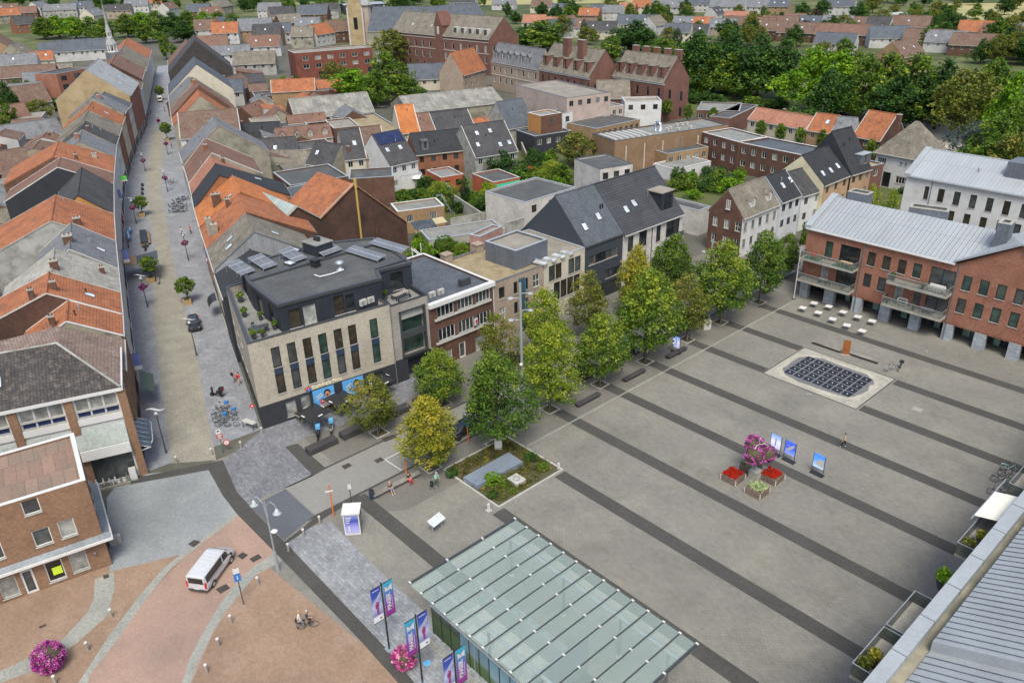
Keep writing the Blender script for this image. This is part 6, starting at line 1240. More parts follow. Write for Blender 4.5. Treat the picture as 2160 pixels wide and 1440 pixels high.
# ---------------- trees
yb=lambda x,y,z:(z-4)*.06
for k,(ky,m_,sh,n,seed,lump) in enumerate((('a',LF_GRN,egg,300,3,.3),('b',LF_YEL,egg,320,5,.14),('c',LF_OLV,egg,210,8,.42),('d',LF_LMY,egg,270,12,.38),('e',LF_MID,egg,330,15,.3))):
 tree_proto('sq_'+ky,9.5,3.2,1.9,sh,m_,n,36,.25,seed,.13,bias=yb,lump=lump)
SQ='street trees in two rows along the square'
for(p,top,w,ky,lab) in(((-58.5,40.0),836,122,'b','round golden yellow tree beside the granite garden bed'),((-57.0,47.8),745,140,'e','tallest dark green tree at the corner of the garden bed'),((-58.0,57.3),690,118,'d','bright green tree in the near row behind the garden bed'),((-57.8,65.9),664,112,'a','green tree with layered branches at the left dark bench'),((-57.7,74.6),572,140,'a','broad yellow green tree beside the parked dark car'),((-57.7,83.6),578,95,'c','olive green tree near the white electrical box'),((-57.7,91.5),512,125,'a','wide green tree behind the second tall lamp mast'),((-57.7,101.5),488,92,'e','dark green tree at the far end of the near row'),((-68.0,39.8),790,108,'c','small thin olive tree over the terrace and basalt blocks'),((-68.1,49.0),740,104,'a','small green tree in the far row before the grey bay'),((-67.4,57.3),660,92,'c','sparse olive tree in front of the beige house'),((-67.2,65.7),612,98,'d','light yellow green tree in front of the white house'),((-67.3,74.4),570,86,'c','pointed brown tipped tree in front of the anthracite gable'),((-67.4,84.2),520,82,'b','yellow topped tree before the pale brick apartments'),((-67.4,93.0),494,86,'e','dark green tree before the brown gable house'),((-60.0,112.5),492,62,'e','bushy dark tree behind the flagpole')):
 P_=Vector((p[0],p[1],0));H=height_at(P_,top);R_=pxsize(P_+Vector((0,0,H/2)),w)/2*1.08
 put_tree('sq_'+ky,p,H,R_,lab,SQ if p[1]<110 else None)
 if p[1]<110:
  t=thing('tree_guard','square stone tree pit edge with thin stakes round a trunk','tree guard',(p[0],p[1],0),0,'tree pits with stakes');t['label']=' '.join(('pit edge and stakes of the '+lab).split()[:16]);m=MB();a,b=.75,.9
  for(x0,x1,y0,y1) in((-b,b,-b,-a),(-b,b,a,b),(-b,-a,-a,a),(a,b,-a,a)):m.box(x0,x1,y0,y1,-.02,.05)
  m.build('edge',STONEL,t);
  for sx,sy in((-1,-1),(1,-1),(1,1)):m=MB();m.rod((sx*.45,sy*.45,0),(sx*.45,sy*.45,1.9),.03,n=5);m.build('stake',W_GREY,t)
  m=MB();m.box(-.72,.72,-.72,.72,-.02,.03);m.build('soil',EARTH,t)
for k,(ky,m_,sh,n,per,ls,seed,lump) in enumerate((('a',LF_DRK,egg,200,26,.75,21,.3),('b',LF_GRN,egg,200,26,.75,24,.3),('c',LF_LIM,egg,200,26,.75,26,.35),('d',LF_OLV,ball_,170,26,.7,28,.3),('e',LF_CON,conic,150,26,.6,31,.1),('f',LF_BLU,ball_,170,26,.6,33,.3),('g',LF_PUR,ball_,120,20,.8,35,.2))):
 tree_proto('bg_'+ky,16,6.2,2.6,sh,m_,n,per,ls,seed,.32,lump=lump)
tree_proto('clip',6,1.7,2.4,ball_,LF_GRN,130,26,.28,41,.1,lump=.05)
tree_proto('shrub',3,1.8,.1,ball_,LF_GRN,110,22,.3,43,.08,lump=.3);tree_proto('shrubd',3,1.8,.1,ball_,LF_DRK,110,22,.3,45,.08,lump=.3);tree_proto('shrubl',3,1.8,.1,ball_,LF_LIM,110,22,.3,47,.08,lump=.35)
def tc(cx,top,w,H,ky,lab,grp=None,cat='tree',name='tree',k=1.0):
 p=at(cx,top,H);return put_tree(ky,(p.x,p.y),H,pxsize(p,w)/2*k,lab,grp,cat,name)
BELT='big trees of the belt behind the town'
for q in '''1478 72 105 20 a|broad dark tree at the left end of the big belt, touching the red gable
1545 70 110 20 a|second dark crowned tree of the big belt
1508 100 80 16 b|lighter green tree in front between the first two belt trees
1610 78 100 20 a|third dark tree of the big belt, over the brick sheds
1660 85 80 19 a|dark tree behind the lime crowned ones
1720 108 110 18 c|brightest lime green crown of the big belt
1780 112 110 18 c|second lime green crown of the big belt
1835 122 100 18 b|green crown right of the two lime crowns
1885 118 100 18 b|green crown above the steep orange roof
1945 120 110 19 b|wide green crown over the parked cars
2000 132 95 18 a|dark crown at the right of the car park
1760 150 90 15 a|low dark crown below the lime crowns
1900 165 110 14 a|low dark crown beside the car park
2050 155 115 17 d|large dull olive tree right of the car park
2110 130 90 18 b|green tree behind the dull olive one
2150 160 90 18 c|yellow green tree at the right picture edge
2155 215 80 15 b|green tree low on the right picture edge
2062 262 80 11 f|blue grey conifer like tree by the villa
2110 245 100 14 b|dense green tree right of the blue grey one
2150 290 90 12 d|olive tree above the long zinc roof
2090 300 80 10 b|shorter green tree above the zinc roof
1565 110 90 15 b|mid green crown low in the left belt
1340 48 100 15 a|round dark tree above the five chimneys
1290 80 60 11 b|small tree between the two red gables
1400 85 80 13 b|tree just right of the round dark tree
1450 92 70 12 c|pale tree where the belt begins
1145 48 110 14 b|broad green tree between convent and red gables
1100 62 60 11 a|dark tree at the end of the long convent wing
820 68 66 15 d|round brownish green tree before the convent
812 112 82 16 b|tall green tree before the slate mansard house
740 148 90 12 c|wide light green tree left of the tall one
700 135 44 12 d|slender olive tree beside the brick apartments
790 150 60 12 b|ragged tree under the tall green tree
850 160 50 9 b|small tree before the terrace house'''.split('\n'):
 a,lab=q.split('|');v=a.split();tc(float(v[0]),float(v[1])-3,float(v[2]),float(v[3]),'bg_'+v[4],lab,BELT,k=1.2)
for q in '''340 68 36 13 b|single upright green tree at the head of the street
85 38 62 13 b|first tree of the left lime row
115 34 62 13 c|second tree of the left lime row
150 36 62 13 c|third tree of the left lime row
185 36 59 13 b|fourth tree of the left lime row
215 40 54 13 b|fifth tree of the left lime row, at the spire
260 30 59 14 b|first tree right of the spire
292 26 59 14 c|second tree right of the spire
325 26 59 14 b|third tree right of the spire
358 26 59 14 a|fourth tree right of the spire
392 24 59 14 b|fifth tree right of the spire
425 26 59 14 c|sixth tree right of the spire
458 26 59 14 b|seventh tree right of the spire
488 30 54 14 b|last tree right of the spire
300 50 54 11 b|lower tree in front of the spire side row
380 48 59 11 a|dark lower tree left of the steep black roof
4 178 60 12 a|dark tree cut by the left picture edge
8 218 56 10 b|lower tree cut by the left picture edge
76 212 62 7 d|yellow olive tree in the left back garden
30 168 34 6 b|left piece of the tall hedge behind the flats
55 170 34 6 b|middle piece of the tall hedge behind the flats
80 172 34 6 b|right piece of the tall hedge behind the flats'''.split('\n'):
 a,lab=q.split('|');v=a.split();tc(float(v[0]),float(v[1]),float(v[2]),float(v[3]),'bg_'+v[4],lab,None)
R3=random.Random(5);places=('in the far suburb','near the horizon')
def scatter(n,x0,x1,y0,y1,kys,h0,h1,where,grp):
 for i in range(n):
  x=R3.uniform(x0,x1);y=R3.uniform(y0,y1);H=R3.uniform(h0,h1);ky=R3.choice(kys);p=at(x,y+10,0)
  put_tree('bg_'+ky,(p.x,p.y),H,H*R3.uniform(.42,.6),where,grp)
scatter(120,1040,2180,-12,100,'aaabbddb',6,12,'one of many round trees between the far suburb houses','round trees of the far suburb')
scatter(26,1450,2180,-16,8,'aabd',8,14,'one of the dark trees along the far right horizon','dark trees of the far right horizon')
scatter(46,-20,560,-16,18,'aabb',9,14,'one of the trees along the far left horizon','trees of the far left horizon')
scatter(26,520,1080,-16,12,'aabbd',9,14,'one of the trees on the horizon behind the church','trees on the horizon behind the church')
scatter(16,560,760,15,60,'abb',6,9,'small tree among the roofs left of the church','small trees left of the church')
scatter(12,2060,2190,60,150,'abd',9,13,'tree among the houses at the far right edge','trees at the far right edge')
for q in '''1700 45 40 9 g|dark purple leaved tree in the far suburb
1720 20 30 9 g|second dark purple tree farther back in the suburb
2000 22 70 12 a|dense dark tree left of the dry meadow
1995 48 60 9 b|pale tree below the dense one by the meadow
2090 20 30 7 a|lone dark bush in the dry meadow
2060 38 26 6 b|lone round bush in front of the dry meadow
1785 82 60 10 b|green tree in front of the white dormer house
1740 90 50 9 d|olive tree beside the green one at the far terrace
1232 42 22 12 e|dark pointed conifer behind the red gables
1430 60 30 10 e|slim dark conifer beside the far pair'''.split('\n'):
 a,lab=q.split('|');v=a.split();tc(float(v[0]),float(v[1]),float(v[2]),float(v[3]),'bg_'+v[4],lab)
for x,y,w,n_ in((1408,212,24,'clipped globe tree right of the small white house'),(1453,222,20,'second clipped globe tree right of the white house'),(1505,228,20,'third clipped globe tree, in front of the brick garage'),(1607,255,22,'first clipped globe tree before the salmon terrace'),(1648,262,22,'second clipped globe tree before the salmon terrace'),(1690,270,22,'third clipped globe tree before the salmon terrace'),(1737,275,20,'fourth clipped globe tree, at the orange end house'),(1841,296,26,'clipped globe tree under the steep orange roof')):
 tc(x,y,w,6.5,'clip',n_,'clipped globe trees')
for q in '''925 383 78 5 sq_a|bright green round tree in the walled garden
1035 388 50 5 sq_d|yellow green tree by the garden wall
978 372 28 6 bg_e|slim spruce beside the rust red garden room
1055 318 92 6 bg_a|large dark shrub mass behind the rust garden house
1125 312 56 6 bg_a|dark ivy covered tree at the black timber house
1215 282 86 8 bg_d|copper green tree in front of the brown brick hall
1162 338 70 5 sq_d|lime shrub tree left of the white cube house
1140 360 50 4 sq_a|leafy shrub tree behind the green awning
1110 385 26 3.5 clip|potted standard tree beside the green awning
1185 345 60 5 bg_b|bushy tree against the white cube house
945 500 52 4 sq_e|dark bushy tree in the courtyard garden
975 512 48 3.5 sq_a|green bushy tree in the courtyard garden
1018 560 26 3 sq_d|small yellow shrub on the beige roof edge'''.split('\n')[:12]:
 a,lab=q.split('|');v=a.split();tc(float(v[0]),float(v[1]),float(v[2]),float(v[3]),v[4],lab)
SH='''870 400 30|shrubd 2.4|beside the veranda parasol
855 412 30|shrub 2|left of the walled garden tree
990 408 26|shrubl 2|at the foot of the long pale wall
1010 420 28|shrub 2|below the slim spruce
1045 425 28|shrubl 2.2|in front of the cream wall corner
965 425 30|shrubd 2.4|under the bright garden tree
905 535 36|shrub 2.2|left of the courtyard trees
930 552 40|shrubd 2.2|in the middle of the courtyard
960 548 34|shrubl 2.2|yellow green in the courtyard
990 495 44|shrub 2|hedge piece along the garage roof
1010 498 30|shrub 2|second hedge piece along the garage roof
970 498 36|shrubd 2|dark hedge piece along the garage roof
885 590 30|shrub 1.6|behind the dark flat roof
900 580 26|shrubl 1.4|small, behind the dark flat roof
1110 345 40|shrubd 3|under the ivy tree
1130 352 40|shrub 3|in front of the ivy tree
1085 360 40|shrubd 3|behind the green awning house
1175 375 40|shrubl 2.4|left of the white cube house wall
1425 382 44|shrub 2.2|first hedge piece behind the brown gable
1455 380 44|shrub 2.2|second hedge piece behind the brown gable
1490 372 50|shrubd 2.4|dark hedge behind the brown gable
1530 368 50|shrubd 2.4|long dark hedge towards the terraces
1465 400 34|shrubl 2|light bush behind the solar strip annex
1510 385 34|shrub 2|bush by the garden table behind the brown gable
1450 190 60|shrubd 3|undergrowth at the left belt trunks
1510 200 60|shrubd 3|undergrowth in the middle of the belt
1580 205 60|shrub 3|undergrowth left of the dry lawn
1640 208 50|shrubd 3|undergrowth at the dry lawn
1930 400 30|shrub 1.6|round bush before the white villa
1905 395 20|shrubd 1.4|tiny bush at the villa wall
1960 385 40|shrubl 1.6|low hedge right of the villa drive
1970 402 30|shrub 1.4|second low hedge by the villa drive
1700 470 26|shrub 4|climbing greenery on the grey shop front
880 432 40|shrubd 2.4|behind the yellow workshop
900 380 24|shrubl 1.6|on the garden room roof, left
960 345 30|shrub 2|at the orange brick terrace
750 185 60|shrub 3|under the light green tree
700 195 50|shrubd 3|beside the orange shed
850 195 50|shrub 3|hedge before the terrace house
880 185 50|shrubd 2.6|end of the hedge before the terrace house'''
for q in SH.split('\n'):
 a,b,c_=q.split('|');v=a.split();kk,hh=b.split();tc(float(v[0]),float(v[1]),float(v[2]),float(hh),kk,'garden bush '+c_ if 'bush' not in c_ and 'hedge' not in c_ else 'leafy '+c_,'garden shrubs','shrub','shrub')
for k,(x,y,w) in enumerate(((1843,393,60),(1888,402,56))):
 p=onplane(x,y,(0,131),(1,0));H=p.z;put_tree('sq_'+('d' if k==0 else 'a'),(p.x,p.y),H,pxsize(p,w)/2,('yellow green' if k==0 else 'duller green')+' tree behind the ribbed zinc roof','trees behind the zinc roof')
def sprinkle(n,x0,x1,y0,y1,where,H0=1.5,H1=3.5):
 for i in range(n):
  b=at(R3.uniform(x0,x1),R3.uniform(y0,y1));H=R3.uniform(H0,H1);put_tree(R3.choice(('shrub','shrubd','shrubl')),b,H,H*R3.uniform(.5,.8),'one of several leafy shrubs '+where,'shrubs '+where,'shrub','shrub')
sprinkle(16,850,1060,400,455,'in the walled gardens behind the square');sprinkle(14,1010,1200,330,415,'in the gardens by the green awning');sprinkle(12,1410,1570,370,410,'in the yard behind the brown gable');sprinkle(10,880,1010,520,585,'in the courtyard behind the corner block')
sprinkle(14,0,120,180,250,'in the left back gardens',2,4);sprinkle(12,520,700,150,230,'in the yards behind the right row',2,4);sprinkle(16,680,880,150,205,'below the light green garden tree',2,4);sprinkle(14,1440,1640,185,225,'under the belt trees',2,4)
# ---------------- vehicles
def loft(st,sec,mats_of):
 """st: stations; sec(st)->half section points (y>=0) from bottom to centre top"""
 mb=MB();rowsv=[]
 for s in st:
  h=sec(s);full=[(s[0],y,z) for y,z in h]+[(s[0],-y,z) for y,z in reversed(h[:-1])]
  n=len(mb.v);mb.v+=full;rowsv.append(range(n,n+len(full)))
 for a,b in zip(rowsv,rowsv[1:]):
  for i in range(len(a)-1):mb.f.append((a[i],b[i],b[i+1],a[i+1]));mb.m.append(0)
  mb.f.append((a[0],a[-1],b[-1],b[0]));mb.m.append(0)
 mb.f.append(tuple(rowsv[0]));mb.m.append(0);mb.f.append(tuple(reversed(rowsv[-1])));mb.m.append(0)
 return mb
CARS=dict(van=dict(st=[(-2.54,.45,1.04,1.86,.90,.80),(-2.47,.38,1.05,1.94,.94,.81),(-2.0,.32,1.05,1.97,.95,.82),(0.6,.32,1.05,1.97,.95,.82),(1.05,.32,1.05,1.92,.95,.80),(1.85,.32,1.02,1.24,.94,.78),(2.25,.34,.95,1.06,.90,.72),(2.48,.4,.80,.86,.78,.62),(2.54,.5,.7,.74,.7,.6)],wb=(-1.5,1.55),wr=.33,win=[(-2.3,.28),(.42,1.72)],ws=(1.1,1.84),rear=-2.49),car=dict(st=[(-2.0,.45,.85,.90,.74,.6),(-1.93,.35,.90,1.15,.83,.62),(-1.55,.3,.93,1.38,.87,.64),(-.9,.3,.93,1.46,.88,.66),(.2,.3,.92,1.46,.88,.66),(.55,.3,.92,1.36,.88,.66),(1.15,.3,.90,.96,.86,.68),(1.75,.33,.80,.84,.80,.6),(2.0,.42,.66,.68,.68,.5)],wb=(-1.25,1.28),wr=.31,win=[(-1.5,-.45),(-.38,.75)],ws=(.5,1.15),rear=-1.75))
def car(kind,pm,p,rz,lab,group=None):
 c=CARS[kind];t=thing('van' if kind=='van' else 'car',lab,'van' if kind=='van' else 'car',(p[0],p[1],.02),rz,group);st=c['st']
 def sec(s):x,zb,zt,zr_,w,wr=s;return[(w*.9,zb),(w,zb+.18),(w*1.0,zt-.12),(w*.97,zt),(wr+.03,zr_-.06),(wr-.06,zr_),(wr*.5,zr_+.02),(0,zr_+.03)]
 b=loft(st,sec,None).build('body',pm,t,smooth=True,uv=False);e=b.modifiers.new('e','EDGE_SPLIT');e.split_angle=math.radians(38)
 def at_x(x):
  for a,d in zip(st,st[1:]):
   if a[0]<=x<=d[0]:f=(x-a[0])/(d[0]-a[0]);return[a[i]+(d[i]-a[i])*f for i in range(6)]
 def side(x,tt,sg):s=at_x(x);y0,z0=s[4]*.97,s[2];y1,z1=s[5]+.03,s[3]-.06;return(x,sg*(y0+(y1-y0)*tt+.012),z0+(z1-z0)*tt)
 for sg in(-1,1):
  for a,d in c['win']:
   m=MB();k=5;xs=[a+(d-a)*i/k for i in range(k+1)];lo=[side(x,.08,sg) for x in xs];hi=[side(x,.9,sg) for x in xs]
   if kind=='car' and a<-1:hi[0]=side(xs[0],.45,sg)
   for i in range(k):m.add([lo[i],lo[i+1],hi[i+1],hi[i]])
   m.build('side_window',G_DK,t,uv=False)
 def across(x,f):s=at_x(x);return s[5]*f,s[3]+.045
 m=MB();a,d=c['ws'];(w0,z0),(w1,z1)=across(a+.04,.93),across(d-.03,1.02);m.add([(a+.04,-w0,z0),(a+.04,w0,z0),(d-.03,w1,z1),(d-.03,-w1,z1)]);m.build('windscreen',G_DK,t,uv=False)
 s0,s1=st[0],st[2];m=MB()
 if kind=='van':m.add([(-2.52,-.72,1.14),(-2.52,.72,1.14),(-2.52,.68,1.74),(-2.52,-.68,1.74)]);m.v=[(v[0]-.03,v[1],v[2]) for v in m.v]
 else:m.add([(-1.97,-.6,1.0),(-1.97,.6,1.0),(-1.62,.56,1.39),(-1.62,-.56,1.39)]);m.v=[(v[0]-.03,v[1],v[2]+.02) for v in m.v]
 m.build('rear_window',G_DK,t,uv=False)
 L0,L1=st[0][0],st[-1][0]
 for sg in(-1,1):
  m=MB();m.box(L0-.035,L0+.1,min(sg*.78,sg*.93),max(sg*.78,sg*.93),.72,1.35 if kind=='van' else.95);m.build('tail_light',REDP,t)
  m=MB();m.box(L1-.22,L1-.04,sg*.5-.14,sg*.5+.14,.62,.76);m.build('headlight',CHROME,t)
  m=MB();x=c['ws'][1]-.25;m.box(x-.08,x+.06,sg*.95-.0 if sg>0 else-1.13,sg*1.13 if sg>0 else-.95,1.0,1.18);m.build('mirror',BLACKM,t)
 m=MB();m.box(L0-.06,L0+.2,-.84,.84,.34,.56);m.build('rear_bumper',DGREY if kind=='van' else pm,t,bevel=.03)
 m=MB();m.box(L1-.3,L1+.02,-.7,.7,.3,.5);m.build('front_bumper',DGREY if kind=='van' else pm,t,bevel=.03)
 m=MB();m.box(L0-.075,L0-.06,-.26,.26,.58,.69);m.build('number_plate',WHITE,t)
 if kind=='van':
  m=MB();[m.box(-2.0+.42*i,-1.8+.42*i,-.7,.7,1.985,2.012) for i in range(7)];m.build('roof_rib',pm,b)
  m=MB();[m.box(-1.9,.3,s*.955-.01,s*.955+.01,.98,1.01) for s in(-1,1)];m.build('slide_rail',DGREY,t)
 for x in c['wb']:
  for sg in(-1,1):
   y=sg*.78;m=MB();m.rod((x,y-.11,c['wr']),(x,y+.11+.02*sg,c['wr']),c['wr'],n=20);m.v=[(v[0],v[1]+sg*.07,v[2]) for v in m.v];o=m.build('wheel',RUBBER,t);m=MB();m.rod((x,sg*.93,c['wr']),(x,sg*.965,c['wr']),c['wr']*.62,n=14);m.build('rim',STEEL,o)
   m=MB();m.tube([(x+(c['wr']+.05)*math.cos(a_),sg*.93,c['wr']+(c['wr']+.05)*math.sin(a_)) for a_ in[math.pi*i/8 for i in range(9)]],.05,5);m.build('wheel_arch',DGREY,t)
 return t
SILV=paint('silver_car_paint',(.58,.59,.60),rough=.35,metal=.15,coat=.6);BLK=paint('black_car_paint',(.014,.015,.017),rough=.2,coat=.8);NAVY=paint('navy_car_paint',(.02,.03,.06),rough=.2,coat=.8);WHC=paint('white_car_paint',(.7,.7,.7),rough=.25,coat=.6);GRC=paint('grey_car_paint',(.15,.16,.17),rough=.25,metal=.4,coat=.6)
def head(a,b):A,B_=at(*a),at(*b);return math.atan2(B_.y-A.y,B_.x-A.x)
pv=(at(455,1228)+at(448,1212))/2;pv=at(451,1209);car('van',SILV,pv,head((445,1247),(492,1182)),'silver passenger van driving up the red brick road')
pc=at(411,690);car('car',BLK,pc,math.radians(162+180),'black hatchback parked in the shopping street under the white pennant')
car('car',BLK,(-61.2,46.6,0),-HP,'black car half hidden behind the golden yellow tree');car('car',NAVY,(-60.9,74.2,0),HP,'dark blue car parked behind the broad yellow green tree')
for x,y,lab,mt in((-60.9,66.0,'black car glimpsed between the two middle near trees',BLK),(-60.9,83.5,'white car behind the olive green tree',WHC),(-69.5,62.0,'dark car parked before the beige brick house',BLK),(-60.9,89.5,'grey car behind the wide green tree',GRC)):car('car',mt,(x,y,0),HP,lab)
car('van',WHC,at(338,214),math.radians(160),'white delivery van standing far up the shopping street')
PK='cars in the car park behind the trees'
for k,(x,y,mt,r_) in enumerate(((1758,238,GRC,.4),(1775,240,BLK,.4),(1790,236,WHC,.4),(1812,240,SILV,.4),(1915,248,SILV,.3),(1932,250,WHC,.3),(1950,250,WHC,.3),(1968,254,GRC,.3),(1985,258,SILV,.3),(1920,262,WHC,.3))):
 car('car',mt,at(x,y+6),r_+.9,('silver' if mt==SILV else 'white' if mt==WHC else 'black' if mt==BLK else 'grey')+' car parked under the belt trees, '+('first second third fourth fifth sixth seventh eighth ninth tenth'.split()[k])+' from the left',PK)
# ---------------- bicycles, scooters
def wheel(m,x,r=.34,mi=0):
 m.tube([(x+r*math.cos(a),0,r+r*math.sin(a)) for a in[i*math.pi/10 for i in range(20)]],.024,5,closed=True)
def bike(p,rz,lab,fm,group,basket=None,child=None):
 t=thing('bicycle',lab,'bicycle',(p[0],p[1],.02),rz,group)
 for x in(-.52,.52):
  m=MB();wheel(m,x);o=m.build('wheel',RUBBER,t);m=MB();[m.rod((x,0,.34),(x+.33*math.cos(a),0,.34+.33*math.sin(a)),.004,n=3) for a in[i*math.pi/5 for i in range(10)]];m.rod((x,-.04,.34),(x,.04,.34),.03);m.build('spokes',STEEL,o)
 m=MB();P_=dict(a=(-.52,0,.34),b=(-.1,0,.3),c=(-.22,0,.82),d=(.36,0,.86),e=(.52,0,.34),f=(.33,0,.95))
 for q in('ab','bc','ac','bd','de','df'):m.rod(P_[q[0]],P_[q[1]],.022,n=6)
 m.rod((-.1,0,.32),(.34,0,.7),.02,n=6);m.build('frame',fm,t)
 m=MB();m.box(-.36,-.1,-.07,.07,.9,.96);m.rod((-.22,0,.8),(-.23,0,.92),.015);m.build('saddle',BLACKM,t,bevel=.02)
 m=MB();m.tube([(.2,-.28,1.03),(.33,-.2,1.06),(.34,0,1.0),(.33,.2,1.06),(.2,.28,1.03)],.016,5);m.build('handlebar',BLACKM,t)
 m=MB();m.box(-.85,-.42,-.06,.06,.72,.75);m.rod((-.8,.05,.73),(-.52,.05,.36),.01);m.tube([(-.52+.37*math.cos(a),0,.34+.37*math.sin(a)) for a in[math.pi*(.15+.1*i) for i in range(9)]],.02,4);m.build('mudguard',fm,t)
 if basket:m=MB();m.box(.42,.8,-.24,.24,.78,1.05);m.build('basket',basket,t)
 return t
cols=[BLACKM,DGREY,STEEL,BLUEP,GREYM];GB='bicycles parked at the street mouth'
for k,(x,y,f,b,lab) in enumerate(((470,862,OFFW,BLUEP,'white bicycle with blue front basket, top of the parked group'),(466,872,BLACKM,None,'black bicycle just below the white one'),(486,876,DGREY,BLUEP,'bicycle with upper of the two blue crates on the right'),(488,886,DGREY,BLUEP,'bicycle with lower of the two blue crates on the right'),(462,884,BLACKM,None,'dark bicycle in the middle left of the group'),(464,892,GREYM,None,'grey bicycle near the bottom left of the group'),(470,900,DGREY,None,'lowest left bicycle beside the weight limit sign'),(490,900,STEEL,None,'silver bicycle at the lower right of the group'))):
 bike(at(x,y),math.radians(rnd.uniform(42,58)+(180 if k%2 else 0)),lab,f,GB,b)
for x,y,f,lab,r in((2128,985,paint('mint',(.35,.55,.5)),'mint bicycle at the top of the right hand group',25),(2122,1000,BLACKM,'black bicycle with pink bag below the mint one',5),(2108,1012,BLACKM,'black bicycle in the middle of the right hand group',10),(2135,1022,DGREY,'bicycle nearest the zinc parapet',50),(2100,1038,BLACKM,'lone black bicycle below the right hand group',190)):bike(at(x,y+8),math.radians(r),lab,f,'bicycles near the zinc roof')
bike(at(1876,782),math.radians(70),'silver bicycle standing beside the fountain bench',STEEL,None);bike(at(1897,780),math.radians(100),'black bicycle standing right of the silver one',BLACKM,None,BLACKM)
for k,(x,y) in enumerate(((357,386),(364,390),(370,386))):bike(at(x,y),math.radians(60),('left','middle','right')[k]+' bicycle of three at the right kerb of the shopping street',cols[k],'bicycles in the shopping street')
def scooter(p,rz,lab,body,box=None):
 t=thing('scooter',lab,'scooter',(p[0],p[1],.02),rz)
 for x in(-.62,.68):m=MB();m.tube([(x+.22*math.cos(a),0,.25+.22*math.sin(a)) for a in[i*math.pi/8 for i in range(16)]],.07,7,closed=True);m.rod((x,-.06,.25),(x,.06,.25),.12);m.build('wheel',RUBBER,t)
 m=MB();m.tube([(-.85,0,.7),(-.5,0,.62),(-.1,0,.5),(.1,0,.32),(.4,0,.35),(.55,0,.7),(.5,0,.95)],[.1,.19,.17,.12,.12,.15,.08],8);m.build('body',body,t,smooth=True)
 m=MB();m.box(-.75,-.05,-.14,.14,.74,.84);m.build('seat',BLACKM,t,bevel=.04);m=MB();m.tube([(.35,-.34,1.02),(.48,0,1.0),(.35,.34,1.02)],.025,5);m.rod((.5,0,.95),(.66,0,.28),.04);m.build('handlebar',BLACKM,t)
 m=MB();m.box(.52,.6,-.17,.17,.9,1.3);m.build('screen',G_MD,t)
 for sg in(-1,1):m=MB();m.rod((.4,sg*.3,1.02),(.42,sg*.36,1.2),.01);m.box(.4,.43,sg*.36-.06,sg*.36+.06,1.2,1.28);m.build('mirror',BLACKM,t)
 if box:m=MB();m.box(-1.05,-.5,-.27,.27,.86,1.4);o=m.build('delivery_box',box,t,bevel=.06);m=MB();m.box(-1.06,-1.045,-.16,.16,1.0,1.3);m.build('logo_panel',[REDP],o)
 return t
scooter(at(672,925),math.radians(-35),'black delivery scooter with light blue box, left of the pair',BLACKM,paint('box_blue',(.12,.38,.66)));scooter(at(700,912),math.radians(-35),'white delivery scooter with light blue box, right of the pair',WHITE,MATS['box_blue'])
scooter(at(458,836),math.radians(215),'black touring motor scooter parked above the bicycles',BLACKM,BLACKM);scooter(at(308,528),math.radians(150),'black motorbike behind the dark street awning',BLACKM)
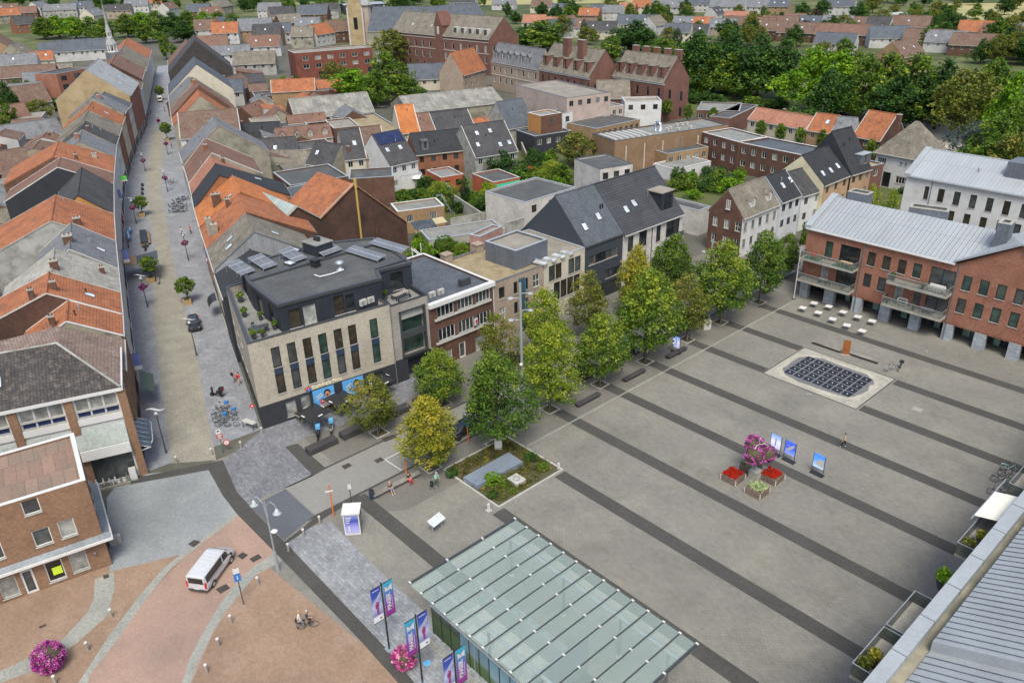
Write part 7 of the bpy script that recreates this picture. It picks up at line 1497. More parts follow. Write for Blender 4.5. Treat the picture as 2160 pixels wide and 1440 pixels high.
# ---------------- people
SKIN=paint('skin',(.50,.29,.20),rough=.6)
def person(lab,p,rz,pose,top,bottom,hair,shoes=None,bag=None,hat=None,scale=1.0,z=0.02,shorts=False):
 t=thing('person',lab,'person',(p[0],p[1],z),rz);J={};st=dict(walk=.30,stand=.06,sit=0,push=.22,ride=0)[pose]
 lean=dict(walk=.03,stand=0,sit=0,push=.14,ride=.12)[pose];hz=.47 if pose=='sit' else.92
 sp=lambda z,dz=0:-lean*(z-hz)/.7
 dz=0 if pose!='sit' else-.45
 V_=[(0,0,.96),(0,sp(1.15),1.14),(0,sp(1.35),1.36),(0,sp(1.5)-.0,1.50),(0,sp(1.6)-.02,1.60),(0,sp(1.7)-.02,1.70)];R_=[.145,.125,.15,.058,.085,.085];E_=[(0,1),(1,2),(2,3),(3,4),(4,5)];tg=['b','t','t','s','s','s']
 V_=[(x,y,zz+dz) for x,y,zz in V_]
 def add(par,x,y,zz,r,g):V_.append((x,y,zz));R_.append(r);tg.append(g);E_.append((par,len(V_)-1));return len(V_)-1
 fingers=[]
 for sg in(-1,1):
  a=add(2,sg*.17,sp(1.42),1.43+dz,.062,'t')
  if pose in('push','ride'):e=add(a,sg*.24,-.16,1.18+dz,.045,'t');w=add(e,sg*.2,-.42,1.12+dz,.032,'s');h=add(w,sg*.2,-.50,1.12+dz,.036,'s');dv=Vector((0,-1,-.5))
  elif pose=='sit':e=add(a,sg*.25,-.05,1.17+dz,.045,'t');w=add(e,sg*.17,-.28,1.10+dz,.032,'s');h=add(w,sg*.13,-.36,1.09+dz,.036,'s');dv=Vector((-sg*.4,-1,-.3))
  else:s_=-sg*st*.5;e=add(a,sg*.24,s_*.5+.03,1.16,.045,'t');w=add(e,sg*.25,s_-.06,.92,.032,'s');h=add(w,sg*.25,s_-.08,.84,.036,'s');dv=Vector((0,-.25,-1))
  fingers.append((Vector(V_[h]),dv.normalized(),sg))
  if pose=='sit':k=add(0,sg*.12,-.44,.50,.075,'b');f=add(k,sg*.13,-.50,.10,.045,'s' if shorts else 'b')
  elif pose=='ride':k=add(0,sg*.12,-.30,.72 if sg>0 else.9,.075,'b');f=add(k,sg*.12,-.1,.22 if sg>0 else.42,.045,'s' if shorts else 'b')
  else:s_=sg*st;k=add(0,sg*.10,-.03+s_*-.45,.51,.075,'b');f=add(k,sg*.10,s_*-.9+.02,.10+(.05 if s_<0 else 0),.045,'s' if shorts else 'b')
  fx,fy,fz=V_[f];add(f,fx,fy-.16,max(.045,fz-.06),.038,'f')
 me=bpy.data.meshes.new('p');me.from_pydata(V_,E_,[]);o=bpy.data.objects.new('p',me);COL.objects.link(o);sk=o.modifiers.new('s','SKIN');sk.use_smooth_shade=True
 for i,v in enumerate(me.skin_vertices[0].data):v.radius=(R_[i]*(1.15 if i<3 else 1),R_[i]*(.8 if i<3 else 1))
 me.skin_vertices[0].data[0].use_root=True;ss=o.modifiers.new('d','SUBSURF');ss.levels=1;ss.render_levels=1
 dg=bpy.context.evaluated_depsgraph_get();nm=bpy.data.meshes.new_from_object(o.evaluated_get(dg));bpy.data.objects.remove(o)
 mb=MB();mb.v=[tuple(v.co) for v in nm.vertices];mb.f=[tuple(q.vertices) for q in nm.polygons];mi=dict(s=0,t=1,b=2,f=3)
 pts=[Vector(v) for v in V_]
 for q in nm.polygons:
  c_=q.center;best=None
  for a,b in E_:
   A,B_=pts[a],pts[b];ab=B_-A;u=max(0,min(1,(c_-A).dot(ab)/ab.length_squared));dd=(c_-A-ab*u).length
   if best is None or dd<best[0]:best=(dd,b,a,u)
  g=tg[best[1]]
  if best[1] in(6,7) and False:g='t'
  mb.m.append(mi[g])
 for hp_,dv,sg in fingers:
  sd=dv.cross(Vector((sg,.2,.1))).normalized()
  for k in range(4):b0=hp_+dv*.02+sd*(.018*(k-1.5));l=(.06,.075,.07,.055)[k];mb.tube([b0,b0+dv*l*.55,b0+dv*l+Vector((0,0,-.015))],[.009,.008,.006],5,0)
  mb.tube([hp_-dv*.01+sd*.03,hp_+dv*.02+sd*.055,hp_+dv*.045+sd*.055],[.011,.009,.007],5,0)
 hy,hz_=V_[5][1],V_[5][2]
 mb.tube([(0,hy-.085,hz_-.03),(0,hy-.105,hz_-.055)],[.012,.016],5,0)
 for sg in(-1,1):mb.ball((sg*.032,hy-.082,hz_-.015),.011,5,3);mb.ball((sg*.088,hy,hz_-.03),.02,5,0,(.5,1,1.3))
 mb.tube([(-.02,hy-.088,hz_-.085),(.02,hy-.088,hz_-.085)],.006,4,4)
 mb.build('body',[SKIN,top,bottom,shoes or BLACKM,REDP],t,smooth=True,uv=False)
 m=MB();m.ball((0,hy+.018,hz_+.012),.104,9,0,(.92,.98,.95));
 if hat:m.lathe([(.15,hz_+.03),(.15,hz_+.045)],(0,hy),12)
 m.build('hat' if hat else 'hair',hat or hair,t,smooth=True,uv=False)
 if bag:m=MB();m.box(-.16,.16,.14,.32,1.05+dz,1.48+dz);m.build('rucksack',bag,t,bevel=.04)
 t.scale=(scale,)*3;return t
C_=lambda n,c:paint('cloth_'+n,c,rough=.9)
HB=C_('hair_brown',(.07,.04,.025));HG=C_('hair_grey',(.45,.43,.4));HK=C_('hair_black',(.02,.017,.015));HBL=C_('hair_blond',(.42,.28,.12))
TW=C_('white',(.7,.7,.68));TK=C_('black',(.02,.02,.022));TB=C_('navy',(.02,.04,.09));TR=C_('red',(.5,.02,.05));TG=C_('grey',(.2,.2,.21));TO=C_('olive',(.08,.08,.04));TJ=C_('jeans',(.06,.12,.25));TM=C_('mint',(.25,.55,.45));TBE=C_('beige',(.45,.36,.25));TDG=C_('green',(.03,.12,.07))
person('person in pale top and black trousers walking alone across the square',at(1779,943),math.radians(-60),'walk',TBE,TK,HK,WHITE)
person('man in grey shirt with dark rucksack walking by the corner block',at(495,806),math.radians(200),'walk',TG,TG,HG,bag=TK);person('woman in red top and pale shorts walking beside the rucksack man',at(506,811),math.radians(200),'walk',TR,TBE,HB,bag=TR,shorts=True)
person('woman in white beside the man with the bicycle',at(634,1322),math.radians(150),'walk',TW,TW,HBL);person('man in navy jacket astride a bicycle on the brick plaza',at(649,1323),math.radians(150),'ride',TB,TK,HG,z=.12);bike(at(650,1324),math.radians(60),'bicycle ridden by the man in the navy jacket',DGREY,None,None)
t=thing('handbag','black bag carried low beside the woman in white','bag',(at(629,1318).x,at(629,1318).y,.3),.4);m=MB();m.box(-.22,.22,-.1,.1,0,.32);m.build('pouch',BLACKM,t,bevel=.04);m=MB();m.tube([(-.15,0,.32),(-.1,0,.5),(.1,0,.5),(.15,0,.32)],.012,5);m.build('strap',BLACKM,t)
person('bald person in olive shirt and blue shorts on the bench',(-57.9,34.4),math.radians(90),'sit',TO,TJ,SKIN,WHITE,shorts=True);person('person in black and pink bending forward on the bench',(-57.9,36.7),math.radians(90),'sit',TK,TR,HB)
person('person in mint top and green trousers pushing a stroller',at(921,1024),math.radians(75),'push',TM,TDG,HG);t=thing('stroller','small dark stroller pushed by the person in the mint top','stroller',tuple(at(911,1028)),math.radians(60));m=MB();m.box(-.2,.2,-.3,.25,.4,.7);m.build('seat',BLACKM,t,bevel=.05);m=MB();[m.rod((x,-.3,.1),(x,.35,.95),.015) for x in(-.2,.2)];[m.rod((x,.3,.1),(x,-.3,.6),.015) for x in(-.2,.2)];m.build('frame',STEEL,t)
for x in(-.22,.22):
 for y in(-.3,.3):m=MB();m.rod((x-.02,y,.1),(x+.02,y,.1),.1,n=10);m.build('wheel',RUBBER,t)
person('person in white and blue top walking under the street pennant',at(385,497),math.radians(160),'walk',TW,TB,HK);person('person in red top with dark trousers in the shopping street',at(403,493),math.radians(20),'walk',TR,TK,HB);person('person in dark clothes at the left shop fronts',at(272,524),math.radians(160),'stand',TK,TK,HK);person('person in pink on the left pavement of the street',at(261,471),math.radians(100),'stand',TR,TBE,HB);person('person in black far up the shopping street',at(348,236),math.radians(200),'walk',TK,TK,HK);person('second person far up the shopping street by the left fronts',at(318,240),math.radians(20),'walk',TB,TK,HK);person('seated person outside the right shop fronts',at(363,312),0,'stand',TR,TK,HB)
# ---------------- street furniture
def gradmat(name,stops,z0,z1,rough=.6,emit=0):
 m=bpy.data.materials.new(name);m.use_nodes=True;nt=m.node_tree;N=nt.nodes;bs=N['Principled BSDF'];bs.inputs['Roughness'].default_value=rough
 tc=N.new('ShaderNodeTexCoord');sx=N.new('ShaderNodeSeparateXYZ');mr=N.new('ShaderNodeMapRange');cr=N.new('ShaderNodeValToRGB');mr.inputs[1].default_value=z0;mr.inputs[2].default_value=z1
 nt.links.new(tc.outputs['Object'],sx.inputs[0]);nt.links.new(sx.outputs[2],mr.inputs[0]);nt.links.new(mr.outputs[0],cr.inputs[0]);nt.links.new(cr.outputs[0],bs.inputs['Base Color'])
 e=cr.color_ramp.elements;e[0].position,e[0].color=stops[0][0],(*stops[0][1],1);e[1].position,e[1].color=stops[-1][0],(*stops[-1][1],1)
 for p_,c_ in stops[1:-1]:q=e.new(p_);q.color=(*c_,1)
 if emit:nt.links.new(cr.outputs[0],bs.inputs['Emission Color']);bs.inputs['Emission Strength'].default_value=emit
 return m
G_TOWN=gradmat('banner_print_town',[(0,(.26,.02,.22)),(.45,(.16,.07,.33)),(.75,(.06,.2,.45)),(1,(.04,.35,.5))],3.4,6.7)
G_SKI=gradmat('banner_print_event',[(0,(.7,.7,.74)),(.16,(.68,.68,.73)),(.2,(.18,.2,.45)),(.45,(.42,.46,.66)),(.75,(.04,.08,.38)),(1,(.03,.05,.32))],3.4,6.7)
yY,zZ,xX=Vector((0,1,0)),Vector((0,0,1)),Vector((1,0,0))
def banner(root,sg,kind):
 y0,y1=(.12,.98) if sg>0 else(-.98,-.12);m=MB();m.box(-.012,.012,y0,y1,3.4,6.7);o=m.build('banner',G_TOWN if kind=='t' else G_SKI,root)
 yc=(y0+y1)/2;rod=MB();rod.rod((0,0,6.75),(0,y1 if sg>0 else y0,6.75),.03);rod.rod((0,0,3.36),(0,y1 if sg>0 else y0,3.36),.03);rod.build('crossbar',BLACKM,root)
 if kind=='t':
  text_mesh('MAASEIK',.52,WHITE,o,basis((.02,yc-.05,4.75),zZ,-yY,xX),.003,bold=.014,sx=.82,name='town_lettering')
  mm=MB();mm.slab([(.025,yc-.3,5.75),(.025,yc-.3,6.3),(.025,yc,6.05)],.0);mm.add([(.026,yc-.3,5.8),(.026,yc+.02,6.1),(.026,yc-.3,6.35)]);mm.add([(.026,yc-.1,6.08),(.026,yc+.32,5.75),(.026,yc+.32,6.4)]);mm.add([(.026,yc-.28,5.85),(.026,yc+.1,5.85),(.026,yc,6.1)]);mm.build('emblem',WHITE,o)
  mm=MB();[mm.box(.014,.018,yc+.22,yc+.26,3.9+.17*k,4.03+.17*k) for k in range(8)];mm.build('small_print',WHITE,o)
 else:
  mm=MB();a=yc;[mm.add([(.02,a-.38,5.1+d),(.02,a-.38,5.16+d),(.02,a+.4,6.05+d),(.02,a+.4,5.95+d)]) for d in(0,.16,-.2)];[mm.box(.014,.018,a-.3+.12*k,a-.21+.12*k,6.45,6.53) for k in range(5)];mm.build('streaks',WHITE,o)
  mm=MB();mm.box(.014,.03,a-.08,a+.08,4.75,5.2);mm.box(.014,.03,a-.16,a-.1,4.8,5.2);mm.box(.014,.03,a+.1,a+.16,4.8,5.3);mm.box(.014,.03,a-.08,a-.01,4.15,4.75);mm.box(.014,.03,a+.02,a+.1,4.1,4.75);mm.ball((.02,a,5.32),.08,6);mm.build('figure',paint('print_crimson',(.28,.02,.12)),o)
  mm=MB();mm.add([(.02,a+.1,3.62),(.02,a+.2,3.56),(.02,a+.3,3.62),(.02,a+.3,3.78),(.02,a+.2,3.68),(.02,a+.1,3.78)]);mm.build('emblem',BLACKM,o)
for k,(x,a,b,lab) in enumerate(((-41.2,'s','t','first black banner pole, farthest from the lower edge of the picture'),(-36.8,'t','s','middle black banner pole beside the pink flower ball'),(-32.4,'s','t','nearest black banner pole, cut off by the lower picture edge'))):
 t=thing('banner_pole',lab,'banner pole',(x,22.75,0));m=MB();m.rod((0,0,0),(0,0,6.95),.075,.065,10);m.build('pole',BLACKM,t);m=MB();m.box(-.28,.28,-.28,.28,0,.06);m.build('base_plate',STEEL,t);banner(t,-1,a);banner(t,1,b)
LF_PNK=leafmat('petals_pink',(.08,.006,.10),(.50,.025,.32),(.85,.40,.72));LF_RED=leafmat('petals_red',(.20,.04,.01),(.55,.012,.006),(.62,.03,.01));LF_WHT=leafmat('petals_white',(.10,.19,.04),(.42,.50,.24),(.85,.87,.65));LF_MAG=leafmat('petals_magenta',(.10,.004,.10),(.32,.01,.22),(.52,.07,.38))
def fball(lab,p,r,z,m_,name='flower_ball',ky=0,sq=1.0,n=90,per=40,ls=.11):
 t=thing(name,lab,'flowers',(p[0],p[1],0));R_=random.Random(ky+3);c=[]
 for i in range(n):
  a=R_.uniform(0,6.283);b=R_.uniform(-1,1);s_=math.sqrt(1-b*b);c.append((r*.9*s_*math.cos(a),r*.9*s_*math.sin(a),z+r*.9*b*sq,r*.2))
 me=leaves('petals',m_,c,per,ls,1.0,ky,jit=.3);o=bpy.data.objects.new('petals',me);COL.objects.link(o);o.parent=t;m=MB();m.ball((0,0,z),r*.86,10,sq=(1,1,sq));m.build('core',EARTH,t);return t
q=at(110,1408);fball('big round magenta petunia ball at the lower left',q,1.22,1.2,LF_PNK,n=150,per=60,ky=1);q=at(855,1405);fball('pink petunia ball at the foot of the middle banner pole',q,.95,.95,leafmat('petals_rose',(.30,.02,.14),(.68,.06,.36),(.9,.6,.7)),n=120,per=50,ky=2)
WB=mat('planter_timber',(.22,.16,.13),col2=(.16,.12,.10),pat=1,size=(4,.16),mortar=.02,mcol=.5,tone=.08)
def planterbox(lab,p,w,h,m_,ky):
 t=thing('flower_planter',lab,'planter',(p[0],p[1],0),0);m=MB();m.box(-w/2,w/2,-w/2,w/2,.05,h);m.box(-w/2+.1,w/2-.1,-w/2+.1,w/2-.1,h,h+.01,1);m.build('box',[WB,EARTH],t)
 for sx in(-1,1):
  for sy in(-1,1):
   if sx>0 or sy<0:m=MB();[m.box(sx*w/2-.05,sx*w/2+.05,sy*w/2-.05,sy*w/2+.05,z,z+.1) for z in(.12,.34,.56)];m.build('corner_cap',WHITE,t)
 c=[(rnd.uniform(-w*.42,w*.42),rnd.uniform(-w*.42,w*.42),h+.1,.2) for _ in range(70)];me=leaves('flowers',m_,c,50,.11,1.0,ky,up=1,jit=.2);o=bpy.data.objects.new('flowers',me);COL.objects.link(o);o.parent=t;return t
planterbox('left planter of red begonias in the square',at(1546,1006,.3),1.75,.75,LF_RED,11);planterbox('right planter of red begonias in the square',at(1629,1006,.3),1.75,.75,LF_RED,12);planterbox('front planter of white flowers in the square',at(1597,1034,.3),1.75,.75,LF_WHT,13);planterbox('rear planter of white flowers under the pink petunia tower',at(1583,985,.3),1.75,.75,LF_WHT,14)
pt=at(1592,1006);t=thing('flower_tower','steel flower pole with three hanging petunia balls in a grey tub','flower pole',(pt.x,pt.y,0));m=MB();m.prism([(-.5,-.5),(.5,-.5),(.5,.5),(-.5,.5)],0,.95);m.build('tub',P_CONC,t);m=MB();m.rod((0,0,.9),(0,0,4.6),.06);m.build('pole',STEEL,t)
m=MB();[m.tube([(0,0,4.0),(.5*math.cos(a),.5*math.sin(a),4.2),(.95*math.cos(a),.95*math.sin(a),3.9)],.03,5) for a in(0.6,2.7,4.8)];m.build('arm',WHITE,t)
for k,a in enumerate((.6,2.7,4.8)):fball(('right','upper','left')[k]+' petunia ball hanging on the steel flower pole',(pt.x+.8*math.cos(a),pt.y+.8*math.sin(a)),1.0,3.1+(.5 if k==1 else 0),LF_PNK,n=70,per=44,ky=20+k)
def pennant(lab,bx,by,topy,basket,ky):
 b=at(bx,by);H=height_at(b,topy+5);t=thing('street_lamp',lab,'street lamp',(b.x,b.y,0),math.radians(50));m=MB();m.rod((0,0,0),(0,0,H*.25),.11,.09,8);m.rod((0,0,H*.25),(0,0,H),.07,.055,8);m.build('pole',DGREY,t);m=MB();m.lathe([(.2,H-.1),(.28,H+.1),(.1,H+.35)],n=10);m.build('lantern',STEEL,t)
 m=MB();pts=[(-1.0+i*.25,0,H+.55+.12*math.sin(i*.8)) for i in range(9)]
 for a,c in zip(pts,pts[1:]):m.slab([(a[0],-.22,a[2]+.1),(c[0],-.22,c[2]+.1),(c[0],.22,c[2]),(a[0],.22,a[2])],.02)
 m.rod((0,0,H),(0,0,H+.55),.02,mi=1);m.build('pennant',[WHITE,DGREY],t)
 if basket:f=fball('magenta hanging flower basket on the '+lab,b,.62,H-1.35,LF_MAG,name='flower_basket',ky=ky,sq=.75,n=40,per=40,ls=.15);return f
for k,(bx,by,ty,bk,w_) in enumerate(((415,750,676,0,'street lamp with white pennant over the black hatchback'),(312,648,583,1,'nearest left street lamp'),(398,550,492,1,'right street lamp before the two walkers'),(288,472,419,1,'second left street lamp beside the planter tree'),(354,405,358,1,'right street lamp at the three bicycles'),(307,362,322,1,'third left street lamp'),(355,327,287,1,'right street lamp by the brown broadside roof'),(338,275,240,1,'farthest street lamp in the middle of the street'),(351,955,868,0,'street lamp with white pennant at the mouth of the street'))):pennant(w_,bx,by,ty,bk,50+k)
for k,(px,py,top,w,ky,lab) in enumerate(((398,638,587,40,'sq_e','ball tree in a timber tub in the middle of the shopping street'),(322,592,542,38,'sq_e','ball tree over the slatted seats in the shopping street'),(302,455,415,32,'sq_c','olive ball tree at the end of the long dark planter'),(354,296,259,24,'sq_e','dark ball tree at the right side of the upper street'),(340,212,182,20,'sq_e','dark ball tree beyond the white van'))):
 b=at(px,py);H=height_at(b,top);put_tree('clip',b,H,pxsize(b,w)/2,lab);tr=thing('tree_tub',('square timber tub under the '+lab)[:88],'planter',(b.x+.3,b.y-.3,0),math.radians(-18));m=MB();m.box(-.8,.8,-.6,.6,0,.8);m.box(-.62,.62,-.42,.42,.8,.82,1);m.build('tub',[mat('tub_timber',(.40,.28,.14),var=.15),EARTH],tr)
b=at(305,512);t=thing('long_planter','long dark planter with timber seats in the shopping street','planter',(b.x,b.y,0),math.radians(-18));m=MB();m.box(-6,2,-.6,.6,0,.8);m.build('trough',BLACKM,t);m=MB();m.box(-6,2,.65,1.1,.4,.47);m.box(2.1,3.2,-.6,.6,.4,.5);m.build('seat',W_WOOD,t)
b=at(322,596);t=thing('slatted_seat','round of slatted timber seats under the second ball tree','bench',(b.x,b.y,0),math.radians(-18));m=MB();[m.box(-1.5+.35*i,-1.25+.35*i,-1.1,-.7,.4,.46) for i in range(9)];m.box(-1.6,1.6,.7,1.1,.4,.46);m.build('slats',W_GREY,t)
t=thing('awning','dark grey market awning reaching over the left pavement','awning',tuple(at(312,545,2.8)),math.radians(-18));m=MB();m.slab([(-2.2,-1.8,0),(2.2,-1.8,0),(2.2,1.6,.5),(-2.2,1.6,.5)],.05);m.build('cloth',DGREY,t);m=MB();m.slab([(-2.2,-5.0,.2),(2.2,-5.0,.2),(2.2,-1.85,.1),(-2.2,-1.85,.1)],.05);m.build('brown_cloth',W_WOOD,t)
for sx in(-2,2):m=MB();m.rod((sx,1.4,-2.8),(sx,1.4,.4),.04);m.build('post',STEEL,t)
for k,(px,py) in enumerate(((367,437),(384,437),(368,448),(385,447),(376,427),(388,422))):
 b=at(px,py);table((b.x,b.y,.02),math.radians(-18),'black terrace table outside the right shop fronts',1.3,.8,top=BLACKM,grp='black terrace tables in the street');chair((b.x+.2,b.y+.8,.02),0,'black terrace chair outside the right shop fronts',BLACKM,'black terrace chairs in the street');chair((b.x-.2,b.y-.8,.02),math.pi,'black terrace chair outside the right shop fronts',BLACKM,'black terrace chairs in the street')
for k,(px,py) in enumerate(((276,492),(272,500),(274,508))):b=at(px,py);t=thing('rack',('upper','middle','lower')[k]+' blue and white display rack on the left pavement','display rack',(b.x,b.y,.02),math.radians(-18));m=MB();m.box(-1.2,1.2,-.3,.3,.7,.85);m.box(-1.2,1.2,-.1,.1,.85,.95,1);m.build('tray',[BLUEP,WHITE],t);m=MB();[m.rod((x,0,0),(x,0,.7),.04) for x in(-1,1)];m.build('legs',STEEL,t)
for k,(px,py) in enumerate(((301,393),(301,402),(301,411))):b=at(px,py);t=thing('bollard',('farthest','middle','nearest')[k]+' of three dark bollards in the upper street','bollard',(b.x,b.y,0));m=MB();m.lathe([(.3,0),(.35,.5),(.2,.8)],n=10);m.build('body',BLACKM,t)
def flagsign(px,py,z,lab,m_,w=.9,h=2.2):
 b=at(px,py,z);t=thing('hanging_sign',lab,'sign',tuple(b),math.radians(72));m=MB();m.box(0,w,-.03,.03,-h,0);m.box(0,w,-.04,.04,-h,-h*.75,1);m.build('cloth',[m_,WHITE],t);m=MB();m.rod((-.3,0,.03),(w+.1,0,.03),.03);m.build('arm',BLACKM,t)
BL2=paint('flag_blue',(.16,.2,.45));flagsign(276,748,5,'blue white flag sign low on the left street front',BL2);flagsign(255,528,6,'blue flag sign above the brown awning',BL2);flagsign(243,402,6.5,'blue flag sign on the white shop front',BL2);flagsign(430,525,5,'blue and white vertical sign on the right street front',BL2);flagsign(449,570,5,'green shop sign with pale symbols on the right street front',GREENP,1.2,3.0);flagsign(252,372,7,'lime green heart shaped sign on the white shop front',paint('lime_sign',(.15,.6,.1)),1.3,1.2)
b=at(455,625,3);t=thing('awning','black curved awning on the street side of the corner block','awning',tuple(b),math.radians(-18));m=MB()
for i in range(5):a0,a1=i*.3,(i+1)*.3;m.slab([(-1.6,-1.3*math.sin(a0),-1.3*(1-math.cos(a0))),(1.6,-1.3*math.sin(a0),-1.3*(1-math.cos(a0))),(1.6,-1.3*math.sin(a1),-1.3*(1-math.cos(a1))),(-1.6,-1.3*math.sin(a1),-1.3*(1-math.cos(a1)))],.03)
m.build('hood',BLACKM,t)
for k,(x,y) in enumerate(((236,1301),(186,1371),(462,1363),(437,1418),(488,1314),(545,1233),(118,1442),(609,1162),(641,1131),(675,1104),(373,977),(447,960),(509,945),(553,915),(1138,872))):
 b=at(x,y);lab='short steel topped bollard '+('right of the pale path','left of the red road','on the brick plaza, middle','lowest on the brick plaza','upper one beside the road sign','under the double lantern','by the lower left flower ball','lying half in the dark band','between lantern and crossing','beside the orange post','left of the cobbled lane','right of the cobbled lane','below the parked bicycles','at the corner of the shop base','by the garden tree')[k]
 t=thing('bollard',lab,'bollard',(b.x,b.y,0),0,'bollards');m=MB();m.lathe([(.11,0),(.11,.8)],n=10);m.build('post',mat('bollard_steel',(.33,.30,.26),var=.1),t);m=MB();m.lathe([(.12,.8),(.12,.9)],n=10);m.build('cap',WHITE,t)
def mast(b,top,lab):
 H=height_at(b,top);t=thing('lamp_mast',lab,'lamp mast',(b.x,b.y,0),0);m=MB();m.rod((0,0,0),(0,0,H),.17,.14,10);m.build('mast',STEEL,t)
 for i,(a,z) in enumerate(((.8,H-1.2),(.8,H-3.2),(-2.4,H-4.4),(-2.4,H-1.8))):
  u=Vector((math.cos(a),math.sin(a),0));m=MB();m.rod((0,0,z),tuple(u*.9+Vector((0,0,z+.05))),.04);o=m.build('arm',STEEL,t);c=u*1.1;m=MB();m.lathe([(.1,z-.08),(.32,z-.02),(.28,z+.06),(.1,z+.1)],(c.x,c.y),12);m.build('lamp_head',ZINCP,o)
 m=MB();m.ball((0.1,-.2,H*.42),.2,8);m.build('camera_dome',WHITE,t)
mast(at(1103,880),597,'tall grey floodlight mast behind the garden bed trees');mast(at(1489,664),505,'tall grey floodlight mast at the far end of the near tree row')
b=at(1674,631);H=height_at(b,523);t=thing('flagpole','slim white flagpole left of the orange brick block','flagpole',(b.x,b.y,0));m=MB();m.rod((0,0,0),(0,0,H),.07,.04,8);m.build('pole',WHITE,t);m=MB();m.ball((0,0,H),.1,6);m.build('finial',STEEL,t);m=MB();m.lathe([(.3,0),(.3,.08)],n=10);m.build('foot',BLACKM,t)
b=at(587,1204);H=height_at(b,1058);t=thing('double_lantern','ornate grey two armed lamp with bell shades and a low third lamp','street lamp',(b.x,b.y,0),math.radians(20));m=MB();m.rod((0,0,0),(0,0,2.2),.16,.13,10);m.rod((0,0,2.2),(0,0,H),.08,.06,8);m.build('post',STEEL,t)
for sg in(-1,1):
 m=MB();m.tube([(0,0,H-1.2),(sg*.25,0,H-.2),(sg*.7,0,H+.25),(sg*1.15,0,H+.1),(sg*1.3,0,H-.3)],.035,6);m.rod((sg*.12,0,H-1.5),(sg*.2,0,H-.1),.02);o=m.build('arm',STEEL,t);m=MB();m.lathe([(.04,H-.28),(.13,H-.34),(.11,H-.45),(.24,H-.52),(.2,H-.6),(.4,H-.72),(.38,H-.75)],(sg*1.3,0),16);m.build('shade',mat('lamp_shade_grey',(.5,.55,.57),rough=.35),o,smooth=True)
m=MB();m.rod((0,0,4.6),(.45,0,4.8),.03);o=m.build('arm',STEEL,t);m=MB();m.lathe([(.1,4.9),(.3,4.75),(.28,4.7)],(.5,0),12);m.build('shade',WHITE,o)
def post(lab,x,y,top,m_,r=.045,cat='sign post'):b=at(x,y);H=height_at(b,top);t=thing('sign_post',lab,cat,(b.x,b.y,0),math.atan2(-b.y,-b.x)+HP);m=MB();m.rod((0,0,0),(0,0,H),r,n=8);m.build('post',m_,t);return t,H
def plate(t,w,h,z,m_,x=0,name='plate',y=-.06):m=MB();m.box(x-w/2,x+w/2,y-.01,y+.01,z-h/2,z+h/2);return m.build(name,m_,t)
def ringsign(t,r,z,x=0,txt=None):
 m=MB();m.rod((x,-.08,z),(x,-.06,z),r,n=24);m.rod((x,-.095,z),(x,-.08,z),r*.74,n=24,mi=1);o=m.build('round_sign',[REDP,WHITE],t)
 if txt:text_mesh(txt,r*.95,BLACKM,o,basis((x,-.1,z),(1,0,0),(0,0,1),(0,-1,0)),.004,bold=.008)
t,H=post('green post with a weight limit sign, blank round ban sign and white plate',471,955,908,GREENP);ringsign(t,.36,H-.75,0,'3,5t');ringsign(t,.36,H-1.65,.55);plate(t,.5,.55,H-.1,WHITE,-.05)
m=MB();m.add([(-.2,-.075,H-.1),(.1,-.075,H-.1),(.05,-.075,H+.05),(-.15,-.075,H+.05)]);m.build('pictogram',BLACKM,t)
t,H=post('post with white and blue parking plates on the brick plaza',514,1274,1197,DGREY);plate(t,.5,.55,H-.3,WHITE);plate(t,.55,.8,H-1.0,BLUEP);text_mesh('i',.6,WHITE,t,basis((0,-.08,H-1.0),(1,0,0),(0,0,1),(0,-1,0)),.004,bold=.015)
t,H=post('grey post with small white sign behind the poster cube',743,1070,1020,DGREY);plate(t,.32,.6,H-.3,WHITE)
t,H=post('orange post with red top and white cross plate left of the poster cube',704,1088,1022,ORP,.07);plate(t,.75,.16,H-.7,WHITE,-.1)
t,H=post('orange post with blue sign in front of the golden tree',857,998,948,ORP,.07);plate(t,.3,.9,H-.3,BLUEP);plate(t,.3,.3,H-.9,WHITE)
t,H=post('orange post with blue top beside the dark green tree',988,934,893,ORP,.07);plate(t,.4,.4,H-.15,BLUEP)
b=at(552,880,3.2);t=thing('shop_flag_sign','small red and blue tile sign sticking out at the corner','sign',(-78.3,30.4,3.0),math.radians(70));m=MB();M_=Matrix.Rotation(.785,4,'Y');m.box(-.22,.22,-.04,.04,-.22,.22,0,Matrix.Translation((-.5,0,.3))@M_);m.box(-.1,.1,-.05,.05,-.1,.1,1,Matrix.Translation((-.5,0,.3))@M_);m.build('tile',[REDP,WHITE],t);m=MB();m.rod((0,0,.3),(-.4,0,.3),.02);m.build('arm',BLACKM,t)
table((-79.4,29.6,0),.3,'pale counter table against the street side of the corner block',1.8,.7,h=.95,top=OFFW)
